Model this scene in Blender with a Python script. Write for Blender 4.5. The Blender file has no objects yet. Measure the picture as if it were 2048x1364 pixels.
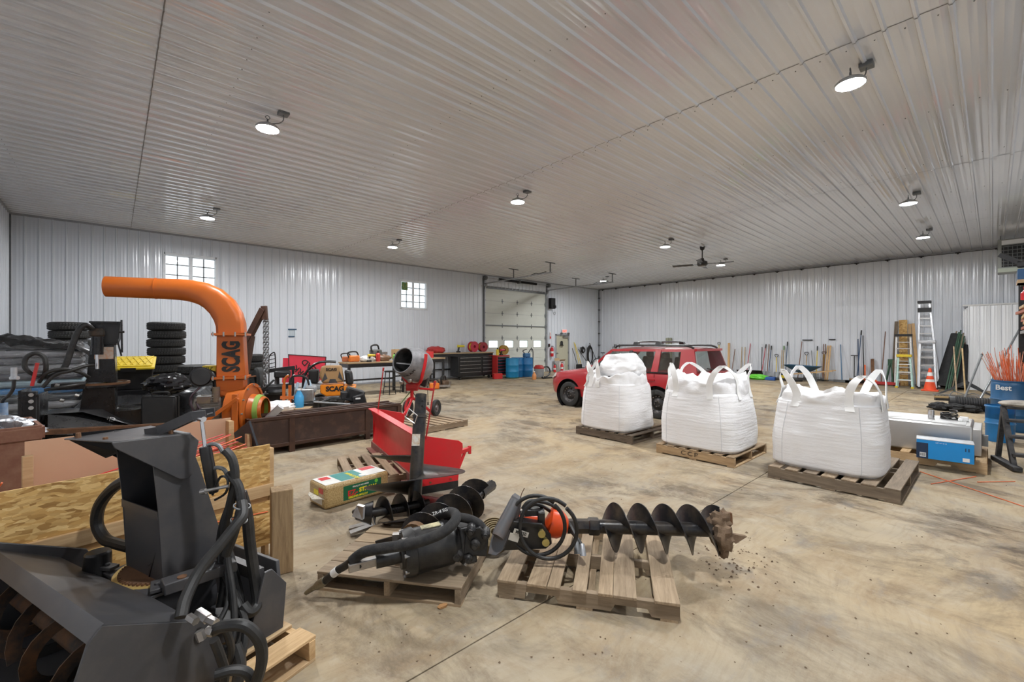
import bpy, bmesh, math, random
from mathutils import Vector, Matrix, noise as mnoise
random.seed(7)
SC = bpy.context.scene
COL = SC.collection
R = math.radians
PI = math.pi

# ------------------------------------------------------------------ camera, sky, exposure
FPX, HC, CX, CY = 875.0, 1.667, 1024.0, 682.0
YAW = R(47.7)                      # camera heading, measured from the world X axis
cam_d = bpy.data.cameras.new('camera')
cam_d.sensor_width = 36.0
cam_d.lens = FPX / 2048 * 36.0
cam_d.clip_end = 200
cam = bpy.data.objects.new('camera', cam_d)
COL.objects.link(cam)
cam.location = (0, 0, HC)
cam.rotation_euler = (R(90), 0, YAW - R(90))
SC.camera = cam

W = bpy.data.worlds.new('sky')
SC.world = W
W.use_nodes = True
W.node_tree.nodes['Background'].inputs[0].default_value = (0.90, 0.95, 1.0, 1)
W.node_tree.nodes['Background'].inputs[1].default_value = 2.2
SC.view_settings.view_transform = 'Standard'
SC.view_settings.look = 'None'
SC.view_settings.gamma = 1.0
SC.view_settings.use_curve_mapping = False
SC.view_settings.exposure = 0.0
LAMP_POWER = 1.0                   # scales every ceiling lamp (each lamp's light is made in its builder)

# ------------------------------------------------------------------ helpers
CF = (math.cos(YAW), math.sin(YAW))          # forward
CR = (math.sin(YAW), -math.cos(YAW))         # right
def cw(r, d, z=0.0):
    """world point from metres right of / in front of the place where the photographer stood"""
    return Vector((d*CF[0] + r*CR[0], d*CF[1] + r*CR[1], z))
def at(u, v, d):
    return cw((u-CX)/FPX*d, d, HC + (CY-v)/FPX*d)
def fl(u, v, z=0.0):
    d = (z-HC)*FPX/(CY-v)
    return cw((u-CX)/FPX*d, d, z)
def V(*a): return Vector(a)

MATS = {}
def nm(name):
    m = bpy.data.materials.new(name); m.use_nodes = True
    nt = m.node_tree
    b = nt.nodes['Principled BSDF']
    return m, nt, b
def lk(nt, a, b): nt.links.new(a, b)
def nd(nt, t, **k):
    n = nt.nodes.new(t)
    for a, b in k.items(): setattr(n, a, b)
    return n
def c4(c): return (c[0], c[1], c[2], 1)
def mixc(nt, fac, a, b, mode='MIX'):
    n = nd(nt, 'ShaderNodeMix', data_type='RGBA', blend_type=mode)
    for s, v in ((n.inputs[0], fac), (n.inputs[6], a), (n.inputs[7], b)):
        if isinstance(v, (int, float)): s.default_value = v
        elif isinstance(v, tuple): s.default_value = c4(v)
        else: lk(nt, v, s)
    return n.outputs[2]
def coords(nt, scale=(1, 1, 1), kind='Object', rot=(0, 0, 0)):
    t = nd(nt, 'ShaderNodeTexCoord'); mp = nd(nt, 'ShaderNodeMapping')
    lk(nt, t.outputs[kind], mp.inputs[0]); mp.inputs[3].default_value = scale; mp.inputs[2].default_value = rot
    return mp.outputs[0]
def noise(nt, vec, scale, detail=4, rough=0.55, dist=0.0):
    n = nd(nt, 'ShaderNodeTexNoise'); lk(nt, vec, n.inputs[0])
    n.inputs['Scale'].default_value = scale; n.inputs['Detail'].default_value = detail
    n.inputs['Roughness'].default_value = rough; n.inputs['Distortion'].default_value = dist
    return n.outputs[0]
def ramp(nt, fac, stops):
    n = nd(nt, 'ShaderNodeValToRGB'); lk(nt, fac, n.inputs[0])
    cr = n.color_ramp
    while len(cr.elements) < len(stops): cr.elements.new(0.5)
    for e, (p, c) in zip(cr.elements, stops):
        e.position = p
        e.color = c4(c) if isinstance(c, tuple) else (c, c, c, 1)
    return n.outputs[0]
def bump(nt, b, h, strength=0.3, dist=0.01):
    n = nd(nt, 'ShaderNodeBump'); n.inputs['Strength'].default_value = strength; n.inputs['Distance'].default_value = dist
    lk(nt, h, n.inputs['Height']); lk(nt, n.outputs[0], b.inputs['Normal'])
def mat(key, col, rough=0.5, metal=0.0, dirt=None, amt=0.4, scale=6.0, stretch=(1, 1, 1), bmp=0.0, coat=0.0, spec=0.5):
    """procedural paint/plastic/metal: base colour with worn or dusty patches and fine relief"""
    if key in MATS: return MATS[key]
    m, nt, b = nm(key)
    b.inputs['Metallic'].default_value = metal
    b.inputs['Roughness'].default_value = rough
    b.inputs['Coat Weight'].default_value = coat
    b.inputs['Specular IOR Level'].default_value = spec
    v = coords(nt, stretch)
    n1 = noise(nt, v, scale, 6, 0.65)
    d = dirt or tuple(x*0.6 for x in col)
    f = ramp(nt, n1, [(0.42, 0.0), (0.72, amt)])
    lk(nt, mixc(nt, f, col, d), b.inputs['Base Color'])
    rr = nd(nt, 'ShaderNodeMapRange'); lk(nt, n1, rr.inputs[0])
    rr.inputs[3].default_value = max(0.02, rough-0.08); rr.inputs[4].default_value = min(1, rough+0.12)
    lk(nt, rr.outputs[0], b.inputs['Roughness'])
    if bmp: bump(nt, b, noise(nt, v, scale*6, 3), bmp, 0.005)
    MATS[key] = m
    return m
def emis(key, col, s):
    if key in MATS: return MATS[key]
    m, nt, b = nm(key)
    b.inputs['Base Color'].default_value = c4(col)
    b.inputs['Emission Color'].default_value = c4(col); b.inputs['Emission Strength'].default_value = s
    MATS[key] = m; return m
def wood(key, a, b_, dark, scale=1.0, rough=0.75):
    """sawn timber with grain along local X"""
    if key in MATS: return MATS[key]
    m, nt, b = nm(key)
    v = coords(nt, (1.2*scale, 14*scale, 14*scale))
    inf = nd(nt, 'ShaderNodeObjectInfo')
    ad = nd(nt, 'ShaderNodeVectorMath', operation='ADD'); lk(nt, v, ad.inputs[0])
    sc = nd(nt, 'ShaderNodeVectorMath', operation='SCALE'); sc.inputs[0].default_value = (37, 17, 53); lk(nt, inf.outputs['Random'], sc.inputs['Scale'])
    lk(nt, sc.outputs[0], ad.inputs[1])
    g = noise(nt, ad.outputs[0], 3.0, 6, 0.7, 0.6)
    g2 = noise(nt, ad.outputs[0], 0.6, 3, 0.5)
    c1 = ramp(nt, g, [(0.30, b_), (0.62, a)])
    c2 = mixc(nt, ramp(nt, g2, [(0.45, 0.0), (0.72, 0.55)]), c1, dark)
    rv = ramp(nt, inf.outputs['Random'], [(0.0, (0.80, 0.80, 0.82)), (1.0, (1.12, 1.06, 0.98))])
    lk(nt, mixc(nt, 1.0, c2, rv, 'MULTIPLY'), b.inputs['Base Color'])
    b.inputs['Roughness'].default_value = rough
    bump(nt, b, g, 0.25, 0.004)
    MATS[key] = m; return m

class MB:
    """collects simple shapes; build() links them as ONE mesh object"""
    def __init__(s): s.v = []; s.f = []
    def add(s, vs, fs):
        o = len(s.v); s.v += [tuple(p) for p in vs]; s.f += [[i+o for i in f] for f in fs]; return s
    def box(s, c, sz, rot=None):
        x, y, z = (a/2 for a in sz)
        p = [V(i, j, k) for i in (-x, x) for j in (-y, y) for k in (-z, z)]
        if rot is not None: p = [rot @ q for q in p]
        c = Vector(c)
        return s.add([q+c for q in p], [(0, 1, 3, 2), (4, 6, 7, 5), (0, 4, 5, 1), (2, 3, 7, 6), (0, 2, 6, 4), (1, 5, 7, 3)])
    def bx(s, x0, x1, y0, y1, z0, z1):
        return s.box(((x0+x1)/2, (y0+y1)/2, (z0+z1)/2), (abs(x1-x0), abs(y1-y0), abs(z1-z0)))
    def bar(s, p0, p1, w, h, up=(0, 0, 1)):
        p0, p1 = Vector(p0), Vector(p1); d = (p1-p0); L = d.length; d.normalize()
        u = Vector(up); side = d.cross(u)
        if side.length < 1e-4: side = d.cross(V(1, 0, 0))
        side.normalize(); u = side.cross(d)
        return s.box((p0+p1)/2, (L, w, h), Matrix((d, side, u)).transposed())
    def cyl(s, p0, p1, r0, r1=None, n=16, caps=True):
        p0, p1 = Vector(p0), Vector(p1); r1 = r0 if r1 is None else r1
        return s.loft([(p0, r0), (p1, r1)], n, caps)
    def loft(s, rings, n=16, caps=True, closed=False):
        """rings: (centre, radius) along a path"""
        P_ = [Vector(p) for p, r in rings]; k = len(P_)
        t0 = (P_[1]-P_[0]).normalized()
        a = t0.cross(V(0, 0, 1))
        if a.length < 1e-3: a = t0.cross(V(1, 0, 0))
        a.normalize()
        vs = []
        for i in range(k):
            t = (P_[min(i+1, k-1)]-P_[max(i-1, 0)])
            if t.length < 1e-9: t = t0
            t = t.normalized()
            a = (a - t*a.dot(t))
            a.normalize(); b = t.cross(a)
            r = rings[i][1]
            for j in range(n):
                q = 2*PI*j/n
                vs.append(P_[i] + a*(r*math.cos(q)) + b*(r*math.sin(q)))
        fs = [(i*n+j, i*n+(j+1) % n, (i+1)*n+(j+1) % n, (i+1)*n+j) for i in range(k-1) for j in range(n)]
        if caps: fs += [tuple(range(n))[::-1], tuple(range((k-1)*n, k*n))]
        return s.add(vs, fs)
    def tube(s, pts, r, n=8, smooth=4, caps=True):
        pts = curve(pts, smooth) if smooth > 1 else [Vector(p) for p in pts]
        return s.loft([(p, r) for p in pts], n, caps)
    def poly(s, pts, off):
        """polygon extruded by the vector off"""
        pts = [Vector(p) for p in pts]; off = Vector(off); n = len(pts)
        return s.add(pts + [p+off for p in pts], [tuple(range(n))[::-1], tuple(range(n, 2*n))] + [(i, (i+1) % n, n+(i+1) % n, n+i) for i in range(n)])
    def lathe(s, prof, n=24, c=(0, 0, 0), ax=None, closed=False):
        """profile of (radius, height) turned about ax (default Z) through c"""
        c = Vector(c); ax = Vector(ax or (0, 0, 1)).normalized()
        a = ax.cross(V(1, 0, 0))
        if a.length < 1e-3: a = ax.cross(V(0, 1, 0))
        a.normalize(); b = ax.cross(a)
        k = len(prof)
        vs = [c + ax*h + a*(r*math.cos(2*PI*j/n)) + b*(r*math.sin(2*PI*j/n)) for r, h in prof for j in range(n)]
        m = k if closed else k-1
        fs = [(i*n+j, i*n+(j+1) % n, ((i+1) % k)*n+(j+1) % n, ((i+1) % k)*n+j) for i in range(m) for j in range(n)]
        return s.add(vs, fs)
    def ell(s, c, r, n=14, m=9, fn=None):
        c = Vector(c); r = (r, r, r) if isinstance(r, (int, float)) else r
        vs = []
        for i in range(m+1):
            t = PI*i/m
            for j in range(n):
                p = 2*PI*j/n
                q = V(math.sin(t)*math.cos(p), math.sin(t)*math.sin(p), math.cos(t))
                k = fn(q) if fn else 1.0
                vs.append(c + V(q.x*r[0]*k, q.y*r[1]*k, q.z*r[2]*k))
        fs = [(i*n+j, i*n+(j+1) % n, (i+1)*n+(j+1) % n, (i+1)*n+j) for i in range(m) for j in range(n)]
        return s.add(vs, fs)
    def grid(s, fn, nu, nv, cu=False):
        vs = [Vector(fn(i/nu, j/nv)) for j in range(nv+1) for i in range(nu+(0 if cu else 1))]
        w = nu if cu else nu+1
        fs = [(j*w+i, j*w+(i+1) % w, (j+1)*w+(i+1) % w, (j+1)*w+i) for j in range(nv) for i in range(nu)]
        return s.add(vs, fs)
    def helix(s, p0, p1, r_in, r_out, pitch, n=20, th=0.008, hand=1, ph=0.0, taper=None):
        """a screw flight between p0 and p1"""
        p0, p1 = Vector(p0), Vector(p1); ax = p1-p0; L = ax.length; ax.normalize()
        a = ax.cross(V(0, 0, 1))
        if a.length < 1e-3: a = ax.cross(V(1, 0, 0))
        a.normalize(); b = ax.cross(a)
        k = int(L/pitch*n); vs = []; fs = []
        for i in range(k+1):
            t = L*i/k; q = ph + hand*2*PI*t/pitch
            e = a*math.cos(q) + b*math.sin(q)
            ro = r_out if taper is None else taper(t/L)*r_out
            for rr, o in ((r_in, -th), (ro, -th/2), (ro, th/2), (r_in, th)):
                vs.append(p0 + ax*(t+o) + e*rr)
        for i in range(k):
            for j in range(4):
                fs.append((i*4+j, i*4+(j+1) % 4, (i+1)*4+(j+1) % 4, (i+1)*4+j))
        fs += [(0, 1, 2, 3), (k*4+3, k*4+2, k*4+1, k*4)]
        return s.add(vs, fs)
    def mesh(s, name):
        me = bpy.data.meshes.new(name)
        me.from_pydata(s.v, [], s.f)
        bm = bmesh.new(); bm.from_mesh(me)
        bmesh.ops.remove_doubles(bm, verts=bm.verts, dist=1e-5)
        bmesh.ops.recalc_face_normals(bm, faces=bm.faces)
        bm.to_mesh(me); bm.free()
        me.polygons.foreach_set('use_smooth', [True]*len(me.polygons))
        me.set_sharp_from_angle(angle=0.62)
        return me
    def build(s, name, m, parent=None, bevel=0.0, label=None):
        me = s.mesh(name)
        me.materials.append(m)
        o = bpy.data.objects.new(name, me); COL.objects.link(o)
        if parent: o.parent = parent
        if bevel:
            b = o.modifiers.new('bevel', 'BEVEL'); b.width = bevel; b.segments = 2; b.limit_method = 'ANGLE'; b.angle_limit = 0.7
        if label: o['label'] = label
        return o
def curve(pts, k=4):
    pts = [Vector(p) for p in pts]; out = []
    n = len(pts)
    for i in range(n-1):
        a, b, c, d = pts[max(i-1, 0)], pts[i], pts[i+1], pts[min(i+2, n-1)]
        for j in range(k):
            t = j/k
            out.append(0.5*((2*b) + (c-a)*t + (2*a-5*b+4*c-d)*t*t + (3*b-a-3*c+d)*t**3))
    out.append(pts[-1]); return out
def inst(src, parent, loc=(0, 0, 0), rot=None, name=None):
    """a further alike piece that shares its mesh with src"""
    o = src.copy(); COL.objects.link(o); o.parent = parent; o.location = loc
    if rot is not None: o.rotation_euler = rot
    return o
def tag(o, label, cat, group=None, kind=None):
    if label: o['label'] = label
    if cat: o['category'] = cat
    if group: o['group'] = group
    if kind: o['kind'] = kind
    return o
def thing(name, label, cat, loc=(0, 0, 0), rz=0.0, group=None, kind=None):
    o = bpy.data.objects.new(name, None); COL.objects.link(o)
    o.empty_display_size = 0.1
    o.location = loc; o.rotation_euler = (0, 0, rz)
    return tag(o, label, cat, group, kind)
def dup(root, loc, rz=None, label=None, group=None):
    r = root.copy(); COL.objects.link(r); r.location = loc
    if rz is not None: r.rotation_euler = (0, 0, rz)
    if label: r['label'] = label
    if group: r['group'] = group
    for ch in root.children:
        c = ch.copy(); COL.objects.link(c); c.parent = r
        for g in ch.children:
            d = g.copy(); COL.objects.link(d); d.parent = c
    return r
def text(name, s, size, m, parent, loc, rot, depth=0.002, bold=0.0, sx=1.0, align='CENTER', space=1.0, shear=0.0):
    cu = bpy.data.curves.new(name, 'FONT'); cu.body = s; cu.size = size; cu.extrude = depth; cu.offset = bold
    cu.align_x = align; cu.align_y = 'CENTER'; cu.space_character = space; cu.shear = shear; cu.resolution_u = 3
    o = bpy.data.objects.new(name, cu); COL.objects.link(o)
    dg = bpy.context.evaluated_depsgraph_get()
    me = bpy.data.meshes.new_from_object(o.evaluated_get(dg))
    bpy.data.objects.remove(o); bpy.data.curves.remove(cu)
    me.materials.clear(); me.materials.append(m)
    t = bpy.data.objects.new(name, me); COL.objects.link(t)
    t.parent = parent; t.location = loc; t.scale = (sx, 1, 1)
    t.rotation_mode = 'QUATERNION' if not isinstance(rot, tuple) else 'XYZ'
    if isinstance(rot, tuple): t.rotation_euler = rot
    else: t.rotation_quaternion = rot.to_quaternion()
    return t
def frame(xa, za):
    """rotation whose local X runs along xa and local Z along za (for lettering and plates)"""
    x = Vector(xa).normalized(); z = Vector(za).normalized(); y = z.cross(x).normalized(); z = x.cross(y)
    return Matrix((x, y, z)).transposed()

# ------------------------------------------------------------------ shared materials
def panel_mat(key, col, rough, wob, crough=0.08, cior=1.8):
    m, nt, b = nm(key)
    v = coords(nt)
    n1 = noise(nt, v, 0.5, 3, 0.5)
    lk(nt, mixc(nt, ramp(nt, n1, [(0.35, 0.0), (0.75, 1.0)]), col, tuple(x*0.93 for x in col)), b.inputs['Base Color'])
    b.inputs['Roughness'].default_value = rough
    b.inputs['Specular IOR Level'].default_value = 0.6
    b.inputs['Coat Weight'].default_value = 1.0; b.inputs['Coat Roughness'].default_value = crough; b.inputs['Coat IOR'].default_value = cior
    bump(nt, b, noise(nt, v, 2.2, 2, 0.4), wob, 0.02)
    MATS[key] = m; return m
def concrete():
    m, nt, b = nm('concrete')
    v = coords(nt, (1, 1, 1), 'Object')
    # swirled coordinates: dirt dragged about by wheels and brooms
    wn = nd(nt, 'ShaderNodeTexNoise'); lk(nt, v, wn.inputs[0]); wn.inputs['Scale'].default_value = 0.45; wn.inputs['Detail'].default_value = 3
    wv = nd(nt, 'ShaderNodeVectorMath', operation='MULTIPLY_ADD'); lk(nt, wn.outputs['Color'], wv.inputs[0]); wv.inputs[1].default_value = (0.9, 0.9, 0); lk(nt, v, wv.inputs[2])
    def warp(scale, rot):
        mp = nd(nt, 'ShaderNodeMapping'); lk(nt, wv.outputs[0], mp.inputs[0]); mp.inputs[3].default_value = scale; mp.inputs[2].default_value = (0, 0, R(rot)); return mp.outputs[0]
    vs, vt = warp((0.7, 1.3, 1), 12), warp((1.25, 0.75, 1), -25)
    base = ramp(nt, noise(nt, v, 0.4, 6, 0.62, 0.4), [(0.30, (0.28, 0.25, 0.20)), (0.48, (0.385, 0.315, 0.215)), (0.68, (0.435, 0.33, 0.19))])
    zone = ramp(nt, noise(nt, v, 0.28, 3, 0.5, 0.6), [(0.36, 0.40), (0.58, 1.0)])
    def masked(mask):
        m_ = nd(nt, 'ShaderNodeMath', operation='MULTIPLY'); lk(nt, mask, m_.inputs[0]); lk(nt, zone, m_.inputs[1]); return m_.outputs[0]
    ochre = ramp(nt, noise(nt, vs, 1.7, 10, 0.72, 0.5), [(0.46, 0.0), (0.68, 0.75)])
    c = mixc(nt, ochre, base, (0.25, 0.165, 0.085))
    mud = ramp(nt, noise(nt, vt, 1.3, 11, 0.75, 0.4), [(0.48, 0.0), (0.62, 0.92)])
    c = mixc(nt, masked(mud), c, (0.085, 0.060, 0.038))
    grey = ramp(nt, noise(nt, vs, 2.6, 8, 0.66, 0.3), [(0.54, 0.0), (0.72, 0.6)])
    c = mixc(nt, grey, c, (0.20, 0.19, 0.18))
    pale = ramp(nt, noise(nt, vt, 3.6, 10, 0.74, 0.3), [(0.52, 0.0), (0.74, 0.6)])
    c = mixc(nt, pale, c, (0.45, 0.39, 0.30))
    swp = ramp(nt, noise(nt, warp((0.8, 9, 1), 20), 3.0, 6, 0.7), [(0.50, 0.0), (0.75, 0.35)])
    c = mixc(nt, swp, c, (0.20, 0.14, 0.085))
    sp = noise(nt, v, 34, 4, 0.75)
    c = mixc(nt, ramp(nt, sp, [(0.62, 0.0), (0.76, 0.6)]), c, (0.11, 0.075, 0.05))
    lk(nt, c, b.inputs['Base Color'])
    b.inputs['Roughness'].default_value = 0.82
    bump(nt, b, noise(nt, v, 60, 5, 0.7), 0.18, 0.004)
    MATS['concrete'] = m; return m
def osb():
    m, nt, b = nm('osb')
    v = coords(nt, (1, 1, 1))
    a = coords(nt, (10, 10, 46), 'Object', (0, R(24), 0)); a2 = coords(nt, (19, 19, 50), 'Object', (0, R(-38), R(20)))
    def vor(vec, s):
        n = nd(nt, 'ShaderNodeTexVoronoi'); lk(nt, vec, n.inputs[0]); n.inputs['Scale'].default_value = s
        return n.outputs['Color']
    dst = nd(nt, 'ShaderNodeVectorMath', operation='MULTIPLY_ADD')
    nn = nd(nt, 'ShaderNodeTexNoise'); lk(nt, v, nn.inputs[0]); nn.inputs['Scale'].default_value = 5
    lk(nt, nn.outputs['Color'], dst.inputs[0]); dst.inputs[1].default_value = (2.2, 2.2, 5.0); lk(nt, a, dst.inputs[2])
    s1 = nd(nt, 'ShaderNodeSeparateColor'); lk(nt, vor(dst.outputs[0], 1.3), s1.inputs[0])
    s2 = nd(nt, 'ShaderNodeSeparateColor'); lk(nt, vor(a2, 1.4), s2.inputs[0])
    c1 = ramp(nt, s1.outputs[0], [(0.0, (0.30, 0.155, 0.04)), (0.35, (0.50, 0.285, 0.085)), (0.7, (0.64, 0.40, 0.14)), (1.0, (0.76, 0.54, 0.24))])
    c2 = ramp(nt, s2.outputs[1], [(0.0, (0.40, 0.22, 0.06)), (1.0, (0.70, 0.47, 0.19))])
    c = mixc(nt, ramp(nt, s2.outputs[2], [(0.55, 0.0), (0.6, 0.8)]), c1, c2)
    g = noise(nt, a, 8, 5, 0.7)
    c = mixc(nt, ramp(nt, g, [(0.55, 0.0), (0.75, 0.5)]), c, (0.17, 0.08, 0.02))
    lk(nt, c, b.inputs['Base Color']); b.inputs['Roughness'].default_value = 0.7
    bump(nt, b, s1.outputs[1], 0.2, 0.004)
    MATS['osb'] = m; return m

M_WALL = panel_mat('white_wall_steel', (0.71, 0.745, 0.80), 0.36, 0.10, 0.19, 1.5)
M_CEIL = panel_mat('white_ceiling_steel', (0.69, 0.71, 0.74), 0.30, 0.10)
M_CONC = concrete()
M_OSB = osb()
M_PALLET = wood('pallet_wood_grey', (0.40, 0.31, 0.21), (0.23, 0.168, 0.105), (0.13, 0.09, 0.055))
M_PALLET_DK = wood('pallet_wood_dark', (0.20, 0.155, 0.11), (0.085, 0.062, 0.042), (0.05, 0.036, 0.026))
M_PALLET_NEW = wood('pallet_wood_new', (0.62, 0.45, 0.26), (0.45, 0.30, 0.15), (0.30, 0.18, 0.08))
M_PINE = wood('pine_lumber', (0.66, 0.46, 0.25), (0.50, 0.32, 0.15), (0.42, 0.25, 0.11))
M_POST = wood('treated_post_wood', (0.42, 0.28, 0.15), (0.25, 0.15, 0.075), (0.17, 0.10, 0.05))
M_BLACK = mat('black_paint', (0.010, 0.010, 0.011), 0.32, 0, (0.07, 0.062, 0.055), 0.25, 9)
M_BLKPL = mat('black_plastic', (0.011, 0.011, 0.012), 0.42, 0, (0.05, 0.046, 0.042), 0.25, 7)
M_RUBBER = mat('black_rubber', (0.017, 0.017, 0.017), 0.65, 0, (0.06, 0.055, 0.045), 0.4, 10, bmp=0.2)
M_HOSE = mat('hydraulic_hose_rubber', (0.012, 0.012, 0.012), 0.48, 0, (0.06, 0.055, 0.05), 0.4, 14, bmp=0.15)
M_GREYP = mat('charcoal_painted_steel', (0.050, 0.050, 0.055), 0.36, 0.0, (0.13, 0.115, 0.10), 0.35, 5)
M_GALV = mat('galvanized_steel', (0.50, 0.51, 0.53), 0.38, 0.85, (0.30, 0.30, 0.31), 0.5, 8)
M_STEEL = mat('bare_steel', (0.42, 0.41, 0.40), 0.35, 0.9, (0.20, 0.15, 0.11), 0.6, 8)
M_RUST = mat('rusty_steel', (0.20, 0.10, 0.05), 0.75, 0.3, (0.09, 0.05, 0.03), 0.7, 12, bmp=0.3)
M_BROWN = mat('brown_weathered_steel', (0.055, 0.028, 0.020), 0.6, 0.3, (0.13, 0.065, 0.035), 0.5, 6, bmp=0.15)
M_ORANGE = mat('orange_machine_paint', (0.47, 0.105, 0.010), 0.34, 0, (0.42, 0.11, 0.02), 0.45, 3.5)
M_RED = mat('red_machine_paint', (0.62, 0.012, 0.02), 0.32, 0, (0.42, 0.05, 0.04), 0.4, 4)
M_REDD = mat('red_paint_dull', (0.45, 0.02, 0.02), 0.5, 0, (0.28, 0.05, 0.035), 0.5, 6)
M_WHITE = mat('white_plastic', (0.80, 0.80, 0.79), 0.4, 0, (0.62, 0.61, 0.59), 0.3, 5)
M_YELLOW = mat('yellow_plastic', (0.74, 0.55, 0.03), 0.45, 0, (0.50, 0.36, 0.03), 0.5, 9)
M_BLUE = mat('blue_plastic', (0.012, 0.17, 0.42), 0.38, 0, (0.02, 0.10, 0.24), 0.4, 4)
M_BLUEB = mat('bright_blue_print', (0.01, 0.25, 0.62), 0.45, 0, (0.01, 0.2, 0.5), 0.3, 4)
M_NAVY = mat('navy_print', (0.012, 0.03, 0.07), 0.5)
M_GREEN = mat('lime_green_plastic', (0.16, 0.55, 0.05), 0.45)
M_GREEND = mat('dark_green_steel', (0.02, 0.085, 0.045), 0.5, 0, (0.08, 0.08, 0.05), 0.5, 9)
M_STAKE = mat('orange_fibreglass', (0.82, 0.185, 0.055), 0.4, 0, (0.62, 0.05, 0.03), 0.5, 12)
M_STAKER = mat('red_fibreglass', (0.75, 0.04, 0.03), 0.4, 0, (0.5, 0.03, 0.03), 0.5, 12)
M_TAN = mat('tan_plastic', (0.42, 0.25, 0.11), 0.5, 0, (0.32, 0.18, 0.08), 0.4, 6)
M_ALU = mat('brushed_aluminium', (0.60, 0.595, 0.585), 0.36, 1.0, (0.52, 0.51, 0.50), 0.3, 3)
M_CHROME = mat('chrome', (0.75, 0.75, 0.76), 0.12, 1.0)
M_CARD = mat('cardboard', (0.45, 0.31, 0.18), 0.8, 0, (0.36, 0.24, 0.13), 0.4, 6)
M_GREYPL = mat('grey_plastic', (0.30, 0.31, 0.32), 0.5)
M_INK = mat('black_ink', (0.012, 0.012, 0.012), 0.55)
M_TRIM = mat('grey_trim_steel', (0.36, 0.37, 0.39), 0.45, 0.2)
M_DKGAL = mat('dark_galvanized', (0.20, 0.21, 0.215), 0.45, 0.6, (0.12, 0.12, 0.12), 0.5, 10)
M_CREAM = mat('cream_door_paint', (0.66, 0.68, 0.62), 0.45, 0, (0.56, 0.57, 0.51), 0.35, 2)
M_KHAKI = mat('khaki_door_paint', (0.52, 0.50, 0.38), 0.5, 0, (0.44, 0.42, 0.32), 0.3, 2)
M_DIRT = mat('dried_mud', (0.20, 0.135, 0.085), 0.95, 0, (0.11, 0.07, 0.045), 0.7, 14, bmp=0.6)
def glass(key, tint=(0.9, 0.95, 0.95), tr=0.85, rough=0.03):
    m, nt, b = nm(key)
    out = nt.nodes['Material Output']
    t = nd(nt, 'ShaderNodeBsdfTransparent'); t.inputs[0].default_value = c4(tint)
    g = nd(nt, 'ShaderNodeBsdfGlossy'); g.inputs['Roughness'].default_value = rough
    g.inputs[0].default_value = (0.9, 0.9, 0.9, 1)
    mx = nd(nt, 'ShaderNodeMixShader'); mx.inputs[0].default_value = 1-tr
    lk(nt, t.outputs[0], mx.inputs[1]); lk(nt, g.outputs[0], mx.inputs[2]); lk(nt, mx.outputs[0], out.inputs[0])
    MATS[key] = m; return m
M_GLASS = glass('window_glass', (0.96, 0.98, 0.98), 0.9)
M_CARGLASS = glass('car_glass', (0.72, 0.78, 0.76), 0.82, 0.02)
# ------------------------------------------------------------------ the building
XW, XE, YS, YN, ZC = -1.92, 22.15, -1.90, 16.38, 4.877   # walls and ceiling height
RIB = 0.2438; PW = RIB*4

# floor: saw-cut concrete slabs over a dark base
floor = thing('floor', None, None, kind='structure')
MB().bx(XW-0.3, XE+0.3, YS-0.3, YN+0.3, -0.30, -0.045).build('floor_base', mat('joint_grit', (0.09, 0.08, 0.07), 0.95), floor)  # dark base colour seen through the slab joints
fx = [XW-0.2, 5.85, 11.3, 16.8, XE+0.2]; fy = [YS-0.2, 1.93, 7.6, 12.3, YN+0.2]
for i in range(len(fx)-1):
    for j in range(len(fy)-1):
        g = 0.004
        MB().bx(fx[i]+g, fx[i+1]-g, fy[j]+g, fy[j+1]-g, -0.12, 0).build('floor_slab', M_CONC, floor, bevel=0.002)

def rib_profile(w):
    """offsets across one steel panel: tall ribs with small stiffeners between them"""
    out = []
    n = round(w/RIB)
    for k in range(n):
        x = k*RIB
        out += [(x, 0.0), (x+0.010, 0.024), (x+0.034, 0.024), (x+0.050, 0.0)]
        for q in (0.115, 0.180):
            out += [(x+q, 0.0), (x+q+0.005, 0.0013), (x+q+0.012, 0.0013), (x+q+0.017, 0.0)]
    out.append((n*RIB, 0.0))
    return out
def wall(name, length, openings, m=M_WALL, h=ZC):
    """upright ribbed panels in local coordinates: X along the wall, ribs towards -Y; openings = (x0, x1, z0, z1)"""
    root = thing(name, None, None, kind='structure')
    shared = {}
    k = 0; x = 0.0
    while x < length-0.01:
        w = min(PW, length-x)
        prof = [p for p in rib_profile(PW) if p[0] <= w+1e-6]
        if prof[-1][0] < w-1e-6: prof.append((w, 0.0))
        cut = [o for o in openings if o[0] < x+w and o[1] > x]
        key = None if cut else round(w, 3)
        if key in shared and key is not None:
            inst(shared[key], root, (x, 0, 0)); x += w; continue
        for o in cut:
            for e in (o[0]-x, o[1]-x):
                if 0 < e < w:
                    for a, b in zip(prof, prof[1:]):
                        if a[0] < e < b[0]:
                            t = (e-a[0])/(b[0]-a[0]); prof.append((e, a[1]+t*(b[1]-a[1]))); break
            prof.sort()
        mb = MB()
        for a, b in zip(prof, prof[1:]):
            mid = x+(a[0]+b[0])/2
            spans = [(0.0, h)]
            for o in cut:
                if o[0] < mid < o[1]:
                    spans = [q for s in spans for q in ((s[0], min(s[1], o[2])), (max(s[0], o[3]), s[1])) if q[1]-q[0] > 1e-4]
            for z0, z1 in spans:
                mb.add([(a[0], -a[1], z0), (b[0], -b[1], z0), (b[0], -b[1], z1), (a[0], -a[1], z1)], [(0, 1, 2, 3)])
        if mb.v:
            o = mb.build('wall_panel', m, root); o.location = (x, 0, 0)
            if key is not None: shared[key] = o
        x += w
    return root
G_DOOR = (13.12, 17.36, 0.0, 4.25)      # sectional door in the left wall (x along that wall)
P_DOOR = (18.18, 19.32, 0.0, 2.03)
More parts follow.
